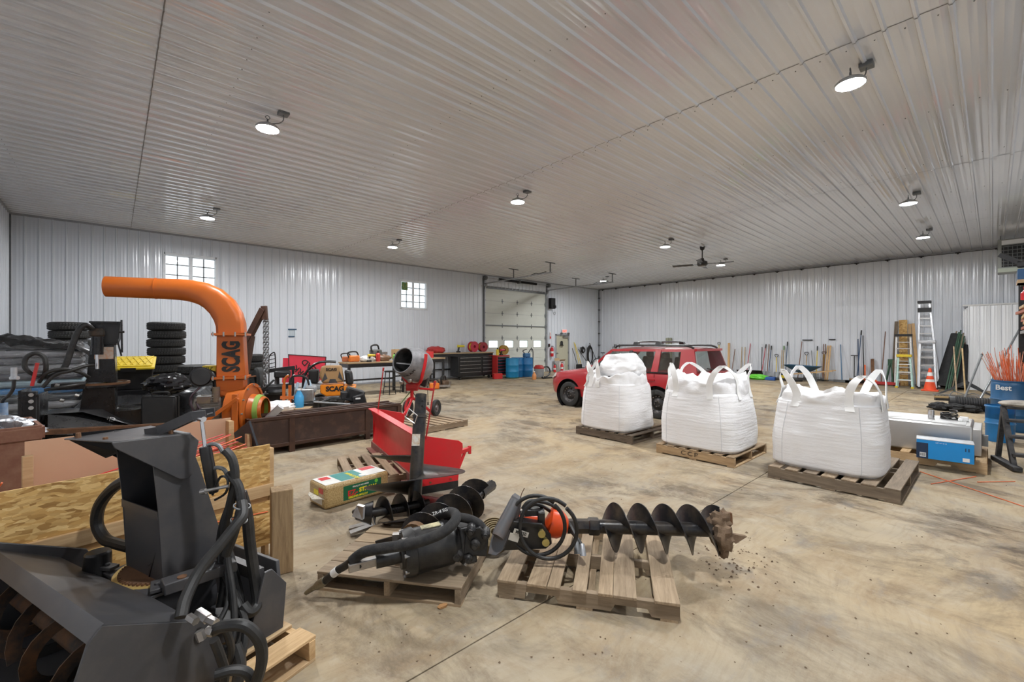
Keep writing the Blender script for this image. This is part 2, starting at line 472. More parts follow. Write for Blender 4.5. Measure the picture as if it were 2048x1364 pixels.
WIN1 = (1.08, 2.38, 3.02, 4.25); WIN2 = (8.70, 9.94, 3.02, 4.18)
sh = lambda o: (o[0]-XW, o[1]-XW, o[2], o[3])
wl = wall('wall_left', XE-XW, [sh(G_DOOR), sh(P_DOOR), sh(WIN1), sh(WIN2)]); wl.location = (XW, YN, 0)
wb = wall('wall_back', YN-YS, []); wb.location = (XE, YN, 0); wb.rotation_euler = (0, 0, R(-90))
wf = wall('wall_front', YN-YS, []); wf.location = (XW, YS, 0); wf.rotation_euler = (0, 0, R(90))
wr = wall('wall_right', XE-XW, []); wr.location = (XE, YS, 0); wr.rotation_euler = (0, 0, R(180))

# ceiling: long ribbed sheets lapped at four seams
ceil = thing('ceiling', None, None, kind='structure')
segs = [XW, 0.35, 5.85, 11.32, 16.80, XE]
for i in range(len(segs)-1):
    x0, x1 = segs[i], segs[i+1]+(0.03 if i < len(segs)-2 else 0)
    src = None; y = YN; dz = 0.0025 if i % 2 else 0.0
    while y > YS+0.01:
        w = min(PW, y-YS)
        if w < PW-1e-3 or src is None:
            mb = MB(); prof = [p for p in rib_profile(PW) if p[0] <= w+1e-6]
            for a, b in zip(prof, prof[1:]):
                mb.add([(0, -a[0], -a[1]), (x1-x0, -a[0], -a[1]), (x1-x0, -b[0], -b[1]), (0, -b[0], -b[1])], [(0, 1, 2, 3)])
            o = mb.build('ceiling_panel', M_CEIL, ceil); o.location = (x0, y, ZC-dz)
            if w >= PW-1e-3: src = o
        else:
            inst(src, ceil, (x0, y, ZC-dz))
        y -= w
seam = mat('seam_sealant', (0.22, 0.21, 0.20), 0.8)  # dark grey of the strips along the lap joints
screws = MB()
for i, sx_ in enumerate(segs[1:-1]):
    mb = MB()
    y = YN
    while y > YS+RIB:                           # the lapped edge of the sheets, following the ribs
        pr = [p for p in rib_profile(RIB)]
        for a, b in zip(pr, pr[1:]):
            mb.add([(sx_+dx, y-q[0], ZC-q[1]-0.0062) for q in (a, b) for dx in ((0, 0.011) if q is a else (0.011, 0))], [(0, 1, 2, 3)])
        y -= RIB
    mb.build('lap_seam', seam, ceil)
for px in [XW+0.6+0.61*4*k for k in range(10)]:
    for k in range(74):
        yy = YN - k*RIB + 0.012 + 0.06
        if YS+0.1 < yy < YN-0.1: screws.cyl((px, yy, ZC-0.001), (px, yy, ZC-0.008), 0.008, 0.005, 6)
o = screws.build('screw_heads', M_DKGAL, ceil); o['kind'] = 'stuff'

# trims where wall meets ceiling and in the corners
def trim(n, mb, m=M_TRIM):
    o = mb.build('trim_%d' % n, m); o['kind'] = 'structure'; return o
trim(1, MB().bx(XW, XE, YN-0.035, YN, ZC-0.075, ZC-0.02))
trim(2, MB().bx(XE-0.035, XE, YS, YN, ZC-0.075, ZC-0.02))
trim(3, MB().bx(XW, XW+0.035, YS, YN, ZC-0.075, ZC-0.02))
trim(4, MB().bx(XW, XW+0.04, YN-0.05, YN, 0, ZC-0.02), M_DKGAL)
trim(5, MB().bx(XE-0.05, XE, YN-0.05, YN, 0, ZC-0.02), M_TRIM)
for n, mb in ((1, MB().bx(XW, G_DOOR[0]-0.1, YN-0.03, YN, 0, 0.06)), (2, MB().bx(XE-0.03, XE, YS, YN, 0, 0.06)), (3, MB().bx(G_DOOR[1]+.1, P_DOOR[0]-.06, YN-0.03, YN, 0, 0.06))):
    o = mb.build('baseboard_%s' % ('left', 'back', 'corner')[n-1], M_TRIM); o['kind'] = 'structure'

# conduit with clips along the back wall head and down the corner
cond = thing('conduit_run', 'thin black conduit with clips along the top and corner of the back wall', 'conduit', (XE, YN, 0))
MB().tube([(-0.09, 0-0.09, 0.3), (-0.09, -0.09, ZC-0.10)], 0.010, 6, 1).build('riser_pipe', M_BLKPL, cond)
MB().tube([(-0.07, -0.05, ZC-0.09), (-0.07, -(YN-YS)+0.1, ZC-0.09)], 0.010, 6, 1).build('head_pipe', M_BLKPL, cond)
clip = None
for k in range(19):
    p = (-0.06, -0.35-k*0.95, ZC-0.09)
    if clip is None: clip = MB().box((0, 0, 0), (0.09, 0.14, 0.035)).box((-0.02, 0, -0.03), (0.05, 0.05, 0.05)).build('clip', M_BLKPL, cond); clip.location = p
    else: inst(clip, cond, p)
for k in range(6): inst(clip, cond, (-0.09, -0.09, 4.3-0.72*k), (0, 0, R(45)))

# windows: white vinyl sliders with grilles
def window(n, o, card=False):
    x0, x1, z0, z1 = o
    w = thing('window_%d' % n, None, None, ((x0+x1)/2, YN, (z0+z1)/2), kind='structure')
    W_, H_ = (x1-x0)/2, (z1-z0)/2
    vin = mat('white_vinyl', (0.80, 0.83, 0.86), 0.4)
    fr = MB()
    for a, b in (((-W_-.03, -W_+.035), (-H_-.03, H_+.03)), ((W_-.035, W_+.03), (-H_-.03, H_+.03)), ((-W_, W_), (H_-.035, H_+.03)), ((-W_, W_), (-H_-.03, -H_+.035))):
        fr.bx(a[0], a[1], -0.03, 0.12, b[0], b[1])
    fr.build('window_frame', vin, w, bevel=0.004)
    MB().bx(-0.03, 0.03, 0.03, 0.09, -H_, H_).build('meeting_rail', vin, w)
    for s in (-1, 1):
        cx = s*W_/2
        sa = MB()
        hw = W_/2-0.02
        for a, b in (((-hw, -hw+.03), (-H_+.03, H_-.03)), ((hw-.03, hw), (-H_+.03, H_-.03)), ((-hw, hw), (H_-.06, H_-.03)), ((-hw, hw), (-H_+.03, -H_+.06))):
            sa.bx(cx+a[0], cx+a[1], 0.045, 0.085, b[0], b[1])
        sash = sa.build('sash', vin, w)
        MB().bx(cx-hw+.03, cx+hw-.03, 0.062, 0.066, -H_+.06, H_-.06).build('pane', M_GLASS, sash)
        mu = MB().bx(cx-.016, cx+.016, 0.052, 0.061, -H_+.06, H_-.06)
        for k in range(1, 4): mu.bx(cx-hw+.03, cx+hw-.03, 0.052, 0.061, -H_+k*H_/2-.015, -H_+k*H_/2+.015)
        mu.build('muntin_grille', M_DKGAL, sash)
    if card: MB().bx(-W_+.08, -W_+.36, 0.040, 0.043, H_-.40, H_-.07).build('green_sticker', mat('green_leaf_print', (0.05, 0.18, 0.06), 0.6, 0, (0.5, 0.35, 0.1), 0.8, 16), w)
    return w
window(1, WIN1); window(2, WIN2, True)

# sectional overhead door
gd = thing('door_1', 'white sectional overhead door with four small windows', None, ((G_DOOR[0]+G_DOOR[1])/2, YN, 0), kind='structure')
GW = (G_DOOR[1]-G_DOOR[0])/2; GH = G_DOOR[3]; NS = 7; SH = (GH-0.02)/NS
for k in range(NS):
    z0, z1 = 0.0+k*SH, (k+1)*SH + (0.02 if k == NS-1 else 0)
    mb = MB(); wins = k == 2
    if wins:
        ws = [(-1.55+q*1.02) for q in range(4)]
        xs = [-GW] + [e for c in ws for e in (c-.30, c+.30)] + [GW]
        for a, b in zip(xs[::2], xs[1::2]): mb.bx(a, b, 0.02, 0.07, z0, z1)
        for c in ws:
            mb.bx(c-.30, c+.30, 0.02, 0.07, z0, z0+.14); mb.bx(c-.30, c+.30, 0.02, 0.07, z1-.14, z1)
    else:
        mb.bx(-GW, GW, 0.02, 0.07, z0, z1)
        for q in (0.33, 0.66): mb.bx(-GW, GW, 0.012, 0.02, z0+q*SH-.004, z0+q*SH+.004)
    sec = mb.build('door_section', M_CREAM, gd)
    if k: MB().bx(-GW, GW, 0.012, 0.021, z0-.004, z0+.004).build('section_joint', M_TRIM, sec)
    if wins:
        for c in ws:
            f = MB()
            f.bx(c-.32, c-.29, 0.008, 0.03, z0+.11, z1-.11).bx(c+.29, c+.32, 0.008, 0.03, z0+.11, z1-.11).bx(c-.32, c+.32, 0.008, 0.03, z0+.11, z0+.14).bx(c-.32, c+.32, 0.008, 0.03, z1-.14, z1-.11)
            f.build('lite_frame', M_CREAM, sec)
            MB().bx(c-.30, c+.30, 0.040, 0.046, z0+.14, z1-.14).build('lite_pane', M_GLASS, sec)
hg = None
for k in range(1, NS):
    for x in (-GW+.02, -GW*.46, 0.04, GW*.5, GW-.02):
        p = (x, 0.012, 0.01+k*SH)
        if hg is None:
            hg = MB().box((0, 0, 0), (0.03, 0.02, 0.22)).box((0, -.012, 0), (0.10, 0.02, 0.05)).build('hinge', M_DKGAL, gd); hg.location = p
        else: inst(hg, gd, p)
MB().bx(-GW, GW, -0.03, 0.015, 0.01+4*SH-.02, 0.01+4*SH+.03).build('strut', M_DKGAL, gd)
MB().bx(-GW, GW, -0.01, 0.02, GH-.05, GH+.01).build('top_rail', M_DKGAL, gd)
for s in (-1, 1):
    MB().bx(s*(GW+.02), s*(GW+.14), -0.03, 0.04, 0, GH+.42).build('jamb', M_DKGAL, gd)
    MB().bx(s*(GW+.01), s*(GW+.05), -0.08, -0.03, 0.0, GH-.2).build('vertical_track', M_GALV, gd)
MB().bx(-GW-.2, GW+.2, 0.0, 0.1, GH, GH+.08).build('header', M_TRIM, gd)
MB().bx(P_DOOR[0]-gd.location.x-0.3, -GW, 0.06, 0.12, 0, 0.01).build('threshold', M_TRIM, gd)

# track and spring assembly of the overhead door
tr = thing('door_track_assembly', 'galvanized overhead door tracks with torsion springs above the cream door', 'door track', ((G_DOOR[0]+G_DOOR[1])/2, YN, 0))
ZT = GH+.16
for s in (-1, 1):
    x = s*(GW+.03)
    pts = [V(x, -0.06, GH-.25), V(x, -0.09, GH-.05), V(x, -0.22, GH+.10), V(x, -0.45, ZT), V(x, -4.35, ZT+.03)]
    mb = MB(); pts = curve(pts, 5)
    for a, b in zip(pts, pts[1:]): mb.bar(a, b+(b-a)*.02, 0.05, 0.065, (1, 0, 0))
    mb.build('curved_track', M_GALV, tr)
    for yy in (-2.1, -4.3):
        h = MB().bar((x, yy, ZT), (x, yy, ZC-.03), 0.035, 0.035).box((x, yy, ZC-.035), (0.55, 0.05, 0.03))
        h.build('hanger', M_DKGAL, tr)
    MB().tube([(x, -3.2, ZT+.05), (x+.05, -3.4, ZT+.11), (x, -3.7, ZT+.06), (x-.04, -4.1, ZT+.09)], 0.02, 6).build('bumper_spring', M_DKGAL, tr)
    MB().cyl((s*(GW+.02), -.18, GH+.42), (s*(GW+.14), -.18, GH+.42), 0.10, None, 16).box((s*(GW+.08), -.1, GH+.42), (.03, .2, .22)).build('cable_drum', M_DKGAL, tr)
MB().cyl((-GW-.15, -.18, GH+.42), (GW+.15, -.18, GH+.42), 0.014, None, 8).build('torsion_shaft', M_GALV, tr)
for a, b in ((-1.35, -.06), (.12, 1.25)):
    MB().helix((a, -.18, GH+.42), (b, -.18, GH+.42), 0.035, 0.062, 0.03, 10, 0.012).build('torsion_spring', M_BLACK, tr)
MB().box((0.03, -.12, GH+.42), (.05, .22, .16)).build('center_bracket', M_DKGAL, tr)
op = thing('door_opener', 'black jackshaft door opener box beside the overhead door head', 'door opener', (G_DOOR[1]+.36, YN-.16, 3.72))
MB().box((0, 0, 0), (.32, .22, .58)).build('motor_case', M_BLKPL, op, bevel=.01)
MB().box((.1, -.13, -.18), (.14, .06, .14)).build('control_box', M_BLKPL, op)
MB().tube([(.05, 0, -.29), (.1, .02, -.5), (.28, .06, -.62), (.34, .06, -.45), (.2, .06, -.5)], 0.008, 6).build('cord', M_BLKPL, op)

# steel entry door with panic hardware
pd = thing('door_2', 'khaki steel exit door with closer', None, ((P_DOOR[0]+P_DOOR[1])/2, YN, 0), kind='structure')
PWD = (P_DOOR[1]-P_DOOR[0])/2
MB().bx(-PWD-.02, -PWD+.06, -.03, .10, 0, 2.05).bx(PWD-.06, PWD+.02, -.03, .10, 0, 2.05).bx(-PWD-.02, PWD+.02, -.03, .10, 1.98, 2.06).build('door_frame', M_TRIM, pd)
MB().bx(-PWD+.06, PWD-.06, 0.02, 0.065, 0.01, 1.98).build('door_leaf', M_KHAKI, pd)
MB().box((.25, -.04, 1.91), (.42, .09, .10)).bar((.30, -.05, 1.94), (-.02, -.14, 1.96), .03, .02).bar((-.02, -.14, 1.96), (.2, -.02, 2.0), .03, .02).build('door_closer', M_STEEL, pd)
MB().cyl((-.44, .02, .98), (-.44, -.04, .98), .035).bar((-.44, -.045, .98), (-.33, -.045, .97), .02, .025).build('lever_handle', M_STEEL, pd)
for z in (.25, 1.0, 1.75): MB().box((PWD-.055, .0, z), (.03, .05, .11)).build('hinge', M_DKGAL, pd)
cap = MB().lathe([(0, .16), (.07, .15), (.10, .08), (.105, 0), (.17, -.02), (.16, -.035), (.10, -.03)], 20).mesh('winter_cap')
ho = bpy.data.objects.new('hanging_cap', cap); COL.objects.link(ho); cap.materials.append(M_BLACK); ho.location = (18.66, YN-.04, 1.46); ho.scale = (1, .45, 1.35)
tag(ho, 'dark cap hanging on the khaki exit door', 'cap')

# ceiling lamps
lens = emis('led_lens', (0.97, 0.985, 1.0), 1.0)
lens.node_tree.nodes['Principled BSDF'].inputs['Emission Strength'].default_value = 830.0*LAMP_POWER
lamp0 = thing('high_bay_lamp', 'x', 'lamp', (0, 0, 0), 0, 'round LED high-bay lamps on the ceiling')
MB().lathe([(0, .075), (.05, .075), (.07, .05), (.125, .035), (.15, .01), (.15, -.012), (.14, -.014), (.14, 0), (0, 0)], 28).build('housing', M_GALV, lamp0)
MB().lathe([(0, -.012), (.139, -.012), (.139, -.004), (0, -.004)], 28).build('lens', lens, lamp0)
MB().cyl((0, 0, .07), (0, 0, .13), .012, None, 8).tube([(-.0, 0, .12), (.03, 0, .15), (0, 0, .18), (-.03, 0, .15), (0, 0, .125)], .005, 6, 2).build('hook', M_DKGAL, lamp0)
MB().box((.17, -.12, .222), (.13, .13, .05)).build('junction_box', M_DKGAL, lamp0, bevel=.004)
MB().tube([(.17, -.12, .2), (.17, -.11, .13), (.12, -.08, .08), (.03, -.02, .07)], .007, 6).build('cord', M_DKGAL, lamp0)
LAMPS = [(1.58, 6.78, 'above the leftmost window-side machinery, second nearest'), (1.66, 12.68, None), (6.25, 1.10, None), (6.33, 6.78, None), (6.47, 12.69, None),
         (12.6, 1.22, None), (12.75, 6.90, None), (17.05, 1.34, None), (17.4, 7.1, None), (17.8, 12.9, None), (1.5, 1.05, None)]
LLAB = ['round lit ceiling lamp high above the orange curved pipe', 'round lit ceiling lamp just in front of the left wall near the tyre stacks',
        'largest round lit ceiling lamp, nearest at the top right', 'round lit ceiling lamp above the middle of the floor', 'round lit ceiling lamp between the two high windows',
        'round lit ceiling lamp on the right, second from the camera', 'round lit ceiling lamp left of the ceiling fan', 'small round lit ceiling lamp nearest the gas heater at right',
        'small round lit ceiling lamp just behind the fan blades', 'round lit ceiling lamp beside the far door track', 'round ceiling lamp directly over the photographer']
for (x, y, _), lb in zip(LAMPS, LLAB):
    if lb is LLAB[0]: lamp0.location = (x, y, 4.62); lamp0['label'] = lb
    else: dup(lamp0, (x, y, 4.62), 0, lb)

# ceiling fan
fan = thing('ceiling_fan', 'black four-blade ceiling fan on a short rod', 'fan', (14.8, 6.65, 4.28))
MB().cyl((0, 0, .12), (0, 0, .58), .018, None, 10).lathe([(0, .60), (.08, .59), (.07, .50), (.02, .46)], 16).build('downrod', M_BLACK, fan)
MB().lathe([(0, .2), (.05, .2), (.07, .12), (.16, .08), (.17, -.02), (.12, -.07), (0, -.07)], 20).build('motor', M_BLACK, fan)
MB().lathe([(0, -.1), (.11, -.08), (.12, -.06)], 16).build('light_cap', M_STEEL, fan)
for k in range(4):
    q = 2*PI*k/4+.3
    b = MB().bar((.12, 0, 0), (.30, 0, 0), .05, .015).box((.62, 0, 0), (.68, .14, .012), Matrix.Rotation(R(14), 3, 'X')).build('blade', M_BLACK, fan)
    b.rotation_euler = (0, 0, q)
# ------------------------------------------------------------------ frames, pallets
def cframe(name, label, cat, r, d, a, group=None, z=0.0):
    """a thing whose local X axis lies a degrees (counter-clockwise) from the camera's right"""
    return thing(name, label, cat, cw(r, d, z), YAW - R(90) + R(a), group)
def tol(root, p):
    q = Vector(p) - root.location; c_, s_ = math.cos(-root.rotation_euler.z), math.sin(-root.rotation_euler.z)
    return V(q.x*c_-q.y*s_, q.x*s_+q.y*c_, q.z)
def hose(name, root, pts, r, m=None, n=10, smooth=5):
    return MB().tube([tol(root, at(*p)) for p in pts], r, n, smooth).build(name, m or M_HOSE, root)
def pallet(label, loc, rz, Lx=1.02, Ly=1.22, slots=7, m=None, notch=False, h=0.125, bw=0.10, skip=(), group='wooden pallets on the floor', wide=()):
    m = m or M_PALLET
    p = thing('pallet', label, 'pallet', loc, rz, group)
    bt = 0.017
    for y in (0.0, 0.5, 1.0):
        yy = -Ly/2 + 0.02 + y*(Ly-0.04)
        sh_ = h-2*bt
        z0, z1 = (bt, bt+sh_)
        if notch:
            z0 = 0.012
            pr = [(-Lx/2, z0), (-Lx/2+.16, z0)]
            for c in (-Lx*.27, Lx*.27):
                pr += [(c-.12, z0), (c-.09, z0+.045), (c+.09, z0+.045), (c+.12, z0)]
            pr = sorted(set(pr))+[(Lx/2, z0), (Lx/2, z1), (-Lx/2, z1)]
            MB().poly([(a, yy-.019, b) for a, b in pr], (0, .038, 0)).build('stringer', m, p)
        else:
            MB().bx(-Lx/2, Lx/2, yy-.019, yy+.019, z0, z1).build('stringer', m, p, bevel=.003)
    src = {}
    for k in range(slots):
        if k in skip: continue
        w = bw*(1.35 if k in wide else 1)
        if w not in src:
            # grain runs along local X, so boards are modelled lengthwise and turned
            src[w] = MB().bx(-Ly/2, Ly/2, -w/2, w/2, -bt/2, bt/2).build('deck_board', m, p, bevel=.003); o = src[w]
        else: o = inst(src[w], p)
        x = -Lx/2+bw*.5 + k*(Lx-bw)/(slots-1)
        o.location = (x+random.uniform(-.006, .006), random.uniform(-.006, .006), h-bt/2); o.rotation_euler = (0, 0, R(90)+random.uniform(-.012, .012))
    for k in (0, .5, 1):
        o = inst(src[list(src)[0]], p, (-Lx/2+bw/2+k*(Lx-bw), 0, bt/2), (0, 0, R(90)))
        o.name = 'bottom_board'
    return p

# ------------------------------------------------------------------ charcoal snow blower in the foreground
sb = cframe('snow_blower', 'charcoal grey snow blower attachment with tall chute in the left foreground', 'snow blower', -1.525, 1.6, -28)
PT = 0.13                                             # stands on a pallet
pal = pallet('new light pallet under the grey snow blower', cw(-1.891, 2.168), YAW-R(90)-R(28), 1.42, 1.02, 8, M_PALLET_NEW, bw=.13, h=PT)
GP = M_GREYP
plate = [(0, 0.02, .616), (0, .314, .465), (0, .385, .428), (0, .41, .38), (0, .435, PT), (0, -.20, PT), (0, -.15, .22), (0, -.054, .457), (0, -.022, .567)]
for x, dz_ in ((0, 0), (-1.27, .035)):
    MB().poly([(x, y, z+(dz_ if z > .3 else 0)) for _, y, z in plate], (-.014, 0, 0)).build('side_plate', GP, sb, bevel=.004)
# hood over the auger: lip, sloping top with the fan throat faceted in
MB().poly([(0, .02, .616), (0, -.022, .567), (-1.27, -.022, .567), (-1.27, .02, .616)], (0, .006, .004)).build('front_lip', GP, sb, bevel=.003)
mb = MB()
a, b, c, d = V(0, .02, .616), V(-1.27, .02, .616), V(-1.27, .275, .462), V(0, .33, .458)
t1, t2 = V(-.36, .32, .468), V(-.84, .285, .466)
e1, e2 = V(-.52, .10, .578), V(-.76, .10, .578)
mb.add([a, b, c, d, t1, t2, e1, e2], [(0, 6, 4, 3), (0, 1, 7, 6), (1, 2, 5, 7), (6, 7, 5, 4)])
mb.add([(p.x, p.y, p.z-.012) for p in (a, b, c, d)], [(0, 1, 2, 3)])
mb.build('top_hood', GP, sb)
MB().grid(lambda u, v: (-1.26*u, .42-.14*v**1.6, PT+.02+.305*v), 2, 6).build('rear_shell', GP, sb)
MB().bx(-1.26, -.01, -.12, .42, PT, PT+.012).build('scraper_floor', GP, sb)
# auger in the housing
ra = mat('rust_streaked_black', (0.02, 0.018, 0.017), 0.6, 0.2, (0.20, 0.085, 0.03), 0.7, 7)
ag = MB().cyl((-1.25, .12, .33), (-.02, .12, .33), .045, None, 14).build('auger_shaft', ra, sb)
MB().helix((-1.25, .12, .33), (-.66, .12, .33), .14, .19, .29, 22, .006, 1).build('auger_flight', ra, ag)
MB().helix((-.60, .12, .33), (-.02, .12, .33), .14, .19, .29, 22, .006, -1, 2.0).build('auger_flight', ra, ag)
# rear fan drum, turret ring, gear
MB().cyl((-.60, .36, .29), (-.60, .66, .29), .15, None, 28).build('fan_drum', GP, sb)
MB().poly([(-.84, .31, .452), (-.36, .31, .452), (-.34, .55, .452), (-.42, .70, .452), (-.80, .70, .452), (-.84, .55, .452)], (0, 0, .016)).build('turret_plate', GP, sb, bevel=.003)
g = []
for k in range(60):
    q = 2*PI*k/60
    for rr, o in ((.205, 0), (.205, .35), (.218, .5), (.218, .85)):
        qq = q+2*PI/60*o
        g.append((-.62+rr*math.cos(qq), .52+rr*math.sin(qq), .470))
MB().poly(g, (0, 0, .010)).build('ring_gear', M_RUST, sb)
MB().lathe([(.20, .0), (.24, .0), (.24, .006), (.20, .006)], 40, (-.62, .52, .463), None, True).build('brass_wear_ring', mat('brass', (0.66, 0.46, 0.16), 0.4, 0.4), sb)
for x, y, w in ((-.84, .33, .09), (-.40, .36, .11)):
    MB().box((x, y, .487), (w, .05, .018), Matrix.Rotation(R(18 if x < -.6 else -24), 3, 'Z')).cyl((x, y, .49), (x, y, .507), .012, None, 6).build('ring_clamp', GP, sb, bevel=.003)
MB().box((-.30, .50, .50), (.09, .30, .055), Matrix.Rotation(R(-14), 3, 'Z')).build('drive_cover', GP, sb, bevel=.006)
MB().cyl((-.30, .42, .525), (-.30, .42, .532), .02, None, 12).build('cover_bolt', M_RUST, sb)
# chute: open front above, closed panel below
XL, XR = -.80, -.425
side = [(.394, .45), (.66, .45), (.675, .58), (.56, 1.0), (.50, 1.186), (.34, 1.20), (.374, .83)]
for x in (XL, XR):
    MB().poly([(x, y, z) for y, z in side], (.006, 0, 0)).build('chute_side', GP, sb, bevel=.002)
MB().poly([(XL, .394, .45), (XR, .394, .45), (XR, .378, .825), (XL, .378, .825)], (0, .006, 0)).build('chute_front', GP, sb)
MB().poly([(XL, .66, .45), (XR, .66, .45), (XR, .675, .58), (XL, .675, .58)], (0, -.006, 0)).poly([(XL, .675, .58), (XR, .675, .58), (XR, .50, 1.186), (XL, .50, 1.186)], (0, -.006, 0)).build('chute_back', GP, sb)
MB().bx(XL, XR, .372, .378, .795, .835).build('chute_stiffener', GP, sb)
MB().bar((XR-.02, .388, .68), (XR-.14, .391, .455), .004, .006).bar((XR-.14, .391, .53), (XR-.01, .391, .60), .004, .005).build('weld_seam', M_BLACK, sb)
# deflector hood
hd = MB().poly([(XL-.03, .16, 1.185), (XR+.02, .19, 1.21), (XR+.02, .51, 1.19), (XL-.02, .51, 1.19)], (0, 0, .007)).build('deflector_top', GP, sb, bevel=.003)
for x, s in ((XR+.018, 1), (XL-.022, -1)):
    MB().poly([(x, .19, 1.212), (x, .505, 1.195), (x, .545, 1.15), (x, .515, .985), (x, .49, .966), (x, .455, .975), (x, .20, 1.185)], (.006*s, 0, 0)).build('deflector_side', GP if s > 0 else mat('shade_black_inside', (0.012, 0.012, 0.013), .85, spec=.1), sb, bevel=.003)  # far flap blackened: inside shade put into the colour, near flap stays charcoal
MB().poly([(XL-.02, .17, 1.187), (XR+.018, .20, 1.207), (XR+.018, .215, 1.16), (XL+.02, .30, 1.07)], (0, .006, 0)).build('deflector_lip', mat('shade_black_inside', (0.012, 0.012, 0.013), .85, spec=.1), sb)  # lip carries the same painted-in shade
for x, y in ((-.79, .20), (-.55, .22), (-.62, .45), (-.47, .45)):
    MB().cyl((x, y, 1.19), (x, y, 1.216), .012, .010, 6).build('bolt', M_RUST, sb)
arm = [V(-.60, .42, 1.20), V(-.52, .44, 1.215), V(-.38, .52, 1.29), V(-.33, .56, 1.295)]
mb = MB()
for o in (-.025, .025):
    for p, q in zip(arm, arm[1:]): mb.bar(p+V(-o, o*1.4, 0), q+V(-o, o*1.4, 0)+(q-p)*.03, .008, .045)
mb.bar(arm[1], arm[3], .05, .006).build('deflector_arm', GP, sb)
# hydraulic cylinder
c0, c1, c2 = tol(sb, at(403, 838, 2.20)), tol(sb, at(410, 893, 2.20)), tol(sb, at(428, 985, 2.22))
MB().cyl(c0, c1, .009, None, 12).cyl(c0-V(.02, 0, 0), c0+V(.02, 0, 0), .014, None, 10).build('cylinder_rod', M_CHROME, sb)
MB().loft([(c1, .024), (c1.lerp(c2, .08), .027), (c1.lerp(c2, .9), .027), (c2, .02)], 16).build('cylinder_barrel', M_BLACK, sb)
for u, v, s_ in ((430, 888, 1), (440, 935, 1)):
    q = at(u, v, 2.21)
    MB().tube([tol(sb, at(u-18, v+6, 2.21)), tol(sb, at(u-6, v, 2.21)), tol(sb, at(u+8, v+4, 2.21)), tol(sb, at(u+16, v+18, 2.21))], .010, 8, 3).build('elbow_fitting', M_DKGAL, sb)
MB().cyl(tol(sb, at(404, 983, 2.13)), tol(sb, at(458, 972, 2.15)), .008, None, 10).cyl(tol(sb, at(402, 984, 2.13)), tol(sb, at(412, 982, 2.13)), .013, None, 10).build('hose_guide_rod', M_STEEL, sb)
MB().tube([tol(sb, at(*p)) for p in ((425, 990, 2.2), (440, 955, 2.18), (455, 958, 2.17), (452, 985, 2.17), (430, 1000, 2.2))], .006, 6).build('wire_loop', M_BLACK, sb)
# hoses
hose('hose', sb, [(450, 900, 2.2), (465, 920, 2.2), (470, 960, 2.19), (458, 1020, 2.2), (450, 1060, 2.22), (448, 1120, 2.26)], .021)
hose('hose', sb, [(456, 948, 2.2), (476, 970, 2.18), (482, 1010, 2.16), (470, 1060, 2.15), (452, 1110, 2.15)], .021)
hose('hose', sb, [(484, 1004, 2.14), (486, 1030, 2.10), (470, 1052, 2.06), (440, 1090, 2.0), (400, 1140, 1.93), (372, 1195, 1.85), (362, 1235, 1.80)], .024)
hose('hose', sb, [(482, 985, 2.22), (494, 1030, 2.24), (500, 1090, 2.26), (510, 1160, 2.27), (515, 1205, 2.25), (500, 1225, 2.2), (485, 1210, 2.2)], .027)
hose('hose', sb, [(458, 1040, 2.26), (455, 1110, 2.22), (466, 1190, 2.16), (468, 1260, 2.1), (455, 1310, 2.05)], .016)
hose('hose', sb, [(446, 1060, 2.28), (452, 1130, 2.24), (456, 1200, 2.16), (440, 1240, 2.1)], .012)
hose('hose', sb, [(425, 1262, 1.74), (450, 1252, 1.72), (490, 1252, 1.72), (518, 1280, 1.74), (524, 1320, 1.76), (512, 1364, 1.78), (490, 1400, 1.8)], .022)
hose('hose', sb, [(428, 1280, 1.8), (440, 1310, 1.82), (450, 1350, 1.84), (440, 1400, 1.86)], .018)
hose('hose', sb, [(470, 1290, 2.0), (480, 1330, 1.98), (470, 1380, 1.96), (440, 1400, 1.94)], .026)
hose('hose', sb, [(430, 1350, 1.75), (470, 1340, 1.78), (500, 1352, 1.8), (505, 1400, 1.82)], .02)
hose('hose', sb, [(440, 1075, 2.3), (446, 1140, 2.25), (478, 1210, 2.2), (492, 1260, 2.12), (480, 1320, 2.05), (455, 1345, 2.0)], .018)
hose('hose', sb, [(452, 1085, 2.32), (470, 1150, 2.3), (482, 1220, 2.24), (470, 1290, 2.15), (440, 1300, 2.05)], .020)
hose('hose', sb, [(432, 1240, 1.9), (452, 1262, 1.92), (462, 1300, 1.95), (452, 1340, 1.97), (430, 1370, 1.97)], .016)
hose('hose', sb, [(460, 1010, 2.22), (446, 1050, 2.24), (440, 1100, 2.28), (448, 1160, 2.3), (440, 1215, 2.25)], .019)
# curved hose on the far side of the chute
hose('hose', sb, [(262, 955, 2.45), (228, 975, 2.5), (200, 1010, 2.53), (194, 1048, 2.54), (210, 1078, 2.52), (235, 1088, 2.47), (262, 1095, 2.42)], .030)
for u, v in ((484, 1012), (478, 1040)):
    MB().lathe([(.034, -.003), (.038, -.003), (.038, .003), (.034, .003)], 16, tol(sb, at(u, v, 2.13)), (0.25, .1, 1), True).build('cable_tie', M_GREYPL, sb)
# fittings near the side plate
for pts, r in (([(396, 1225, 1.86), (416, 1238, 1.84)], .022), ([(416, 1238, 1.84), (432, 1246, 1.82)], .017), ([(378, 1234, 1.75), (392, 1243, 1.73)], .016), ([(412, 1262, 1.72), (426, 1264, 1.72)], .018), ([(398, 1262, 1.69), (404, 1280, 1.69)], .016)):
    MB().cyl(tol(sb, at(*pts[0])), tol(sb, at(*pts[1])), r, None, 6).build('hydraulic_fitting', M_STEEL, sb)
mb = MB()
hole = [(.002, .345+.018*math.cos(q)*1.1, .385+.035*math.sin(q)) for q in [2*PI*k/10 for k in range(10)]]
mb.poly(hole, (.002, 0, 0)).build('slot_hole', M_BLACK, sb)
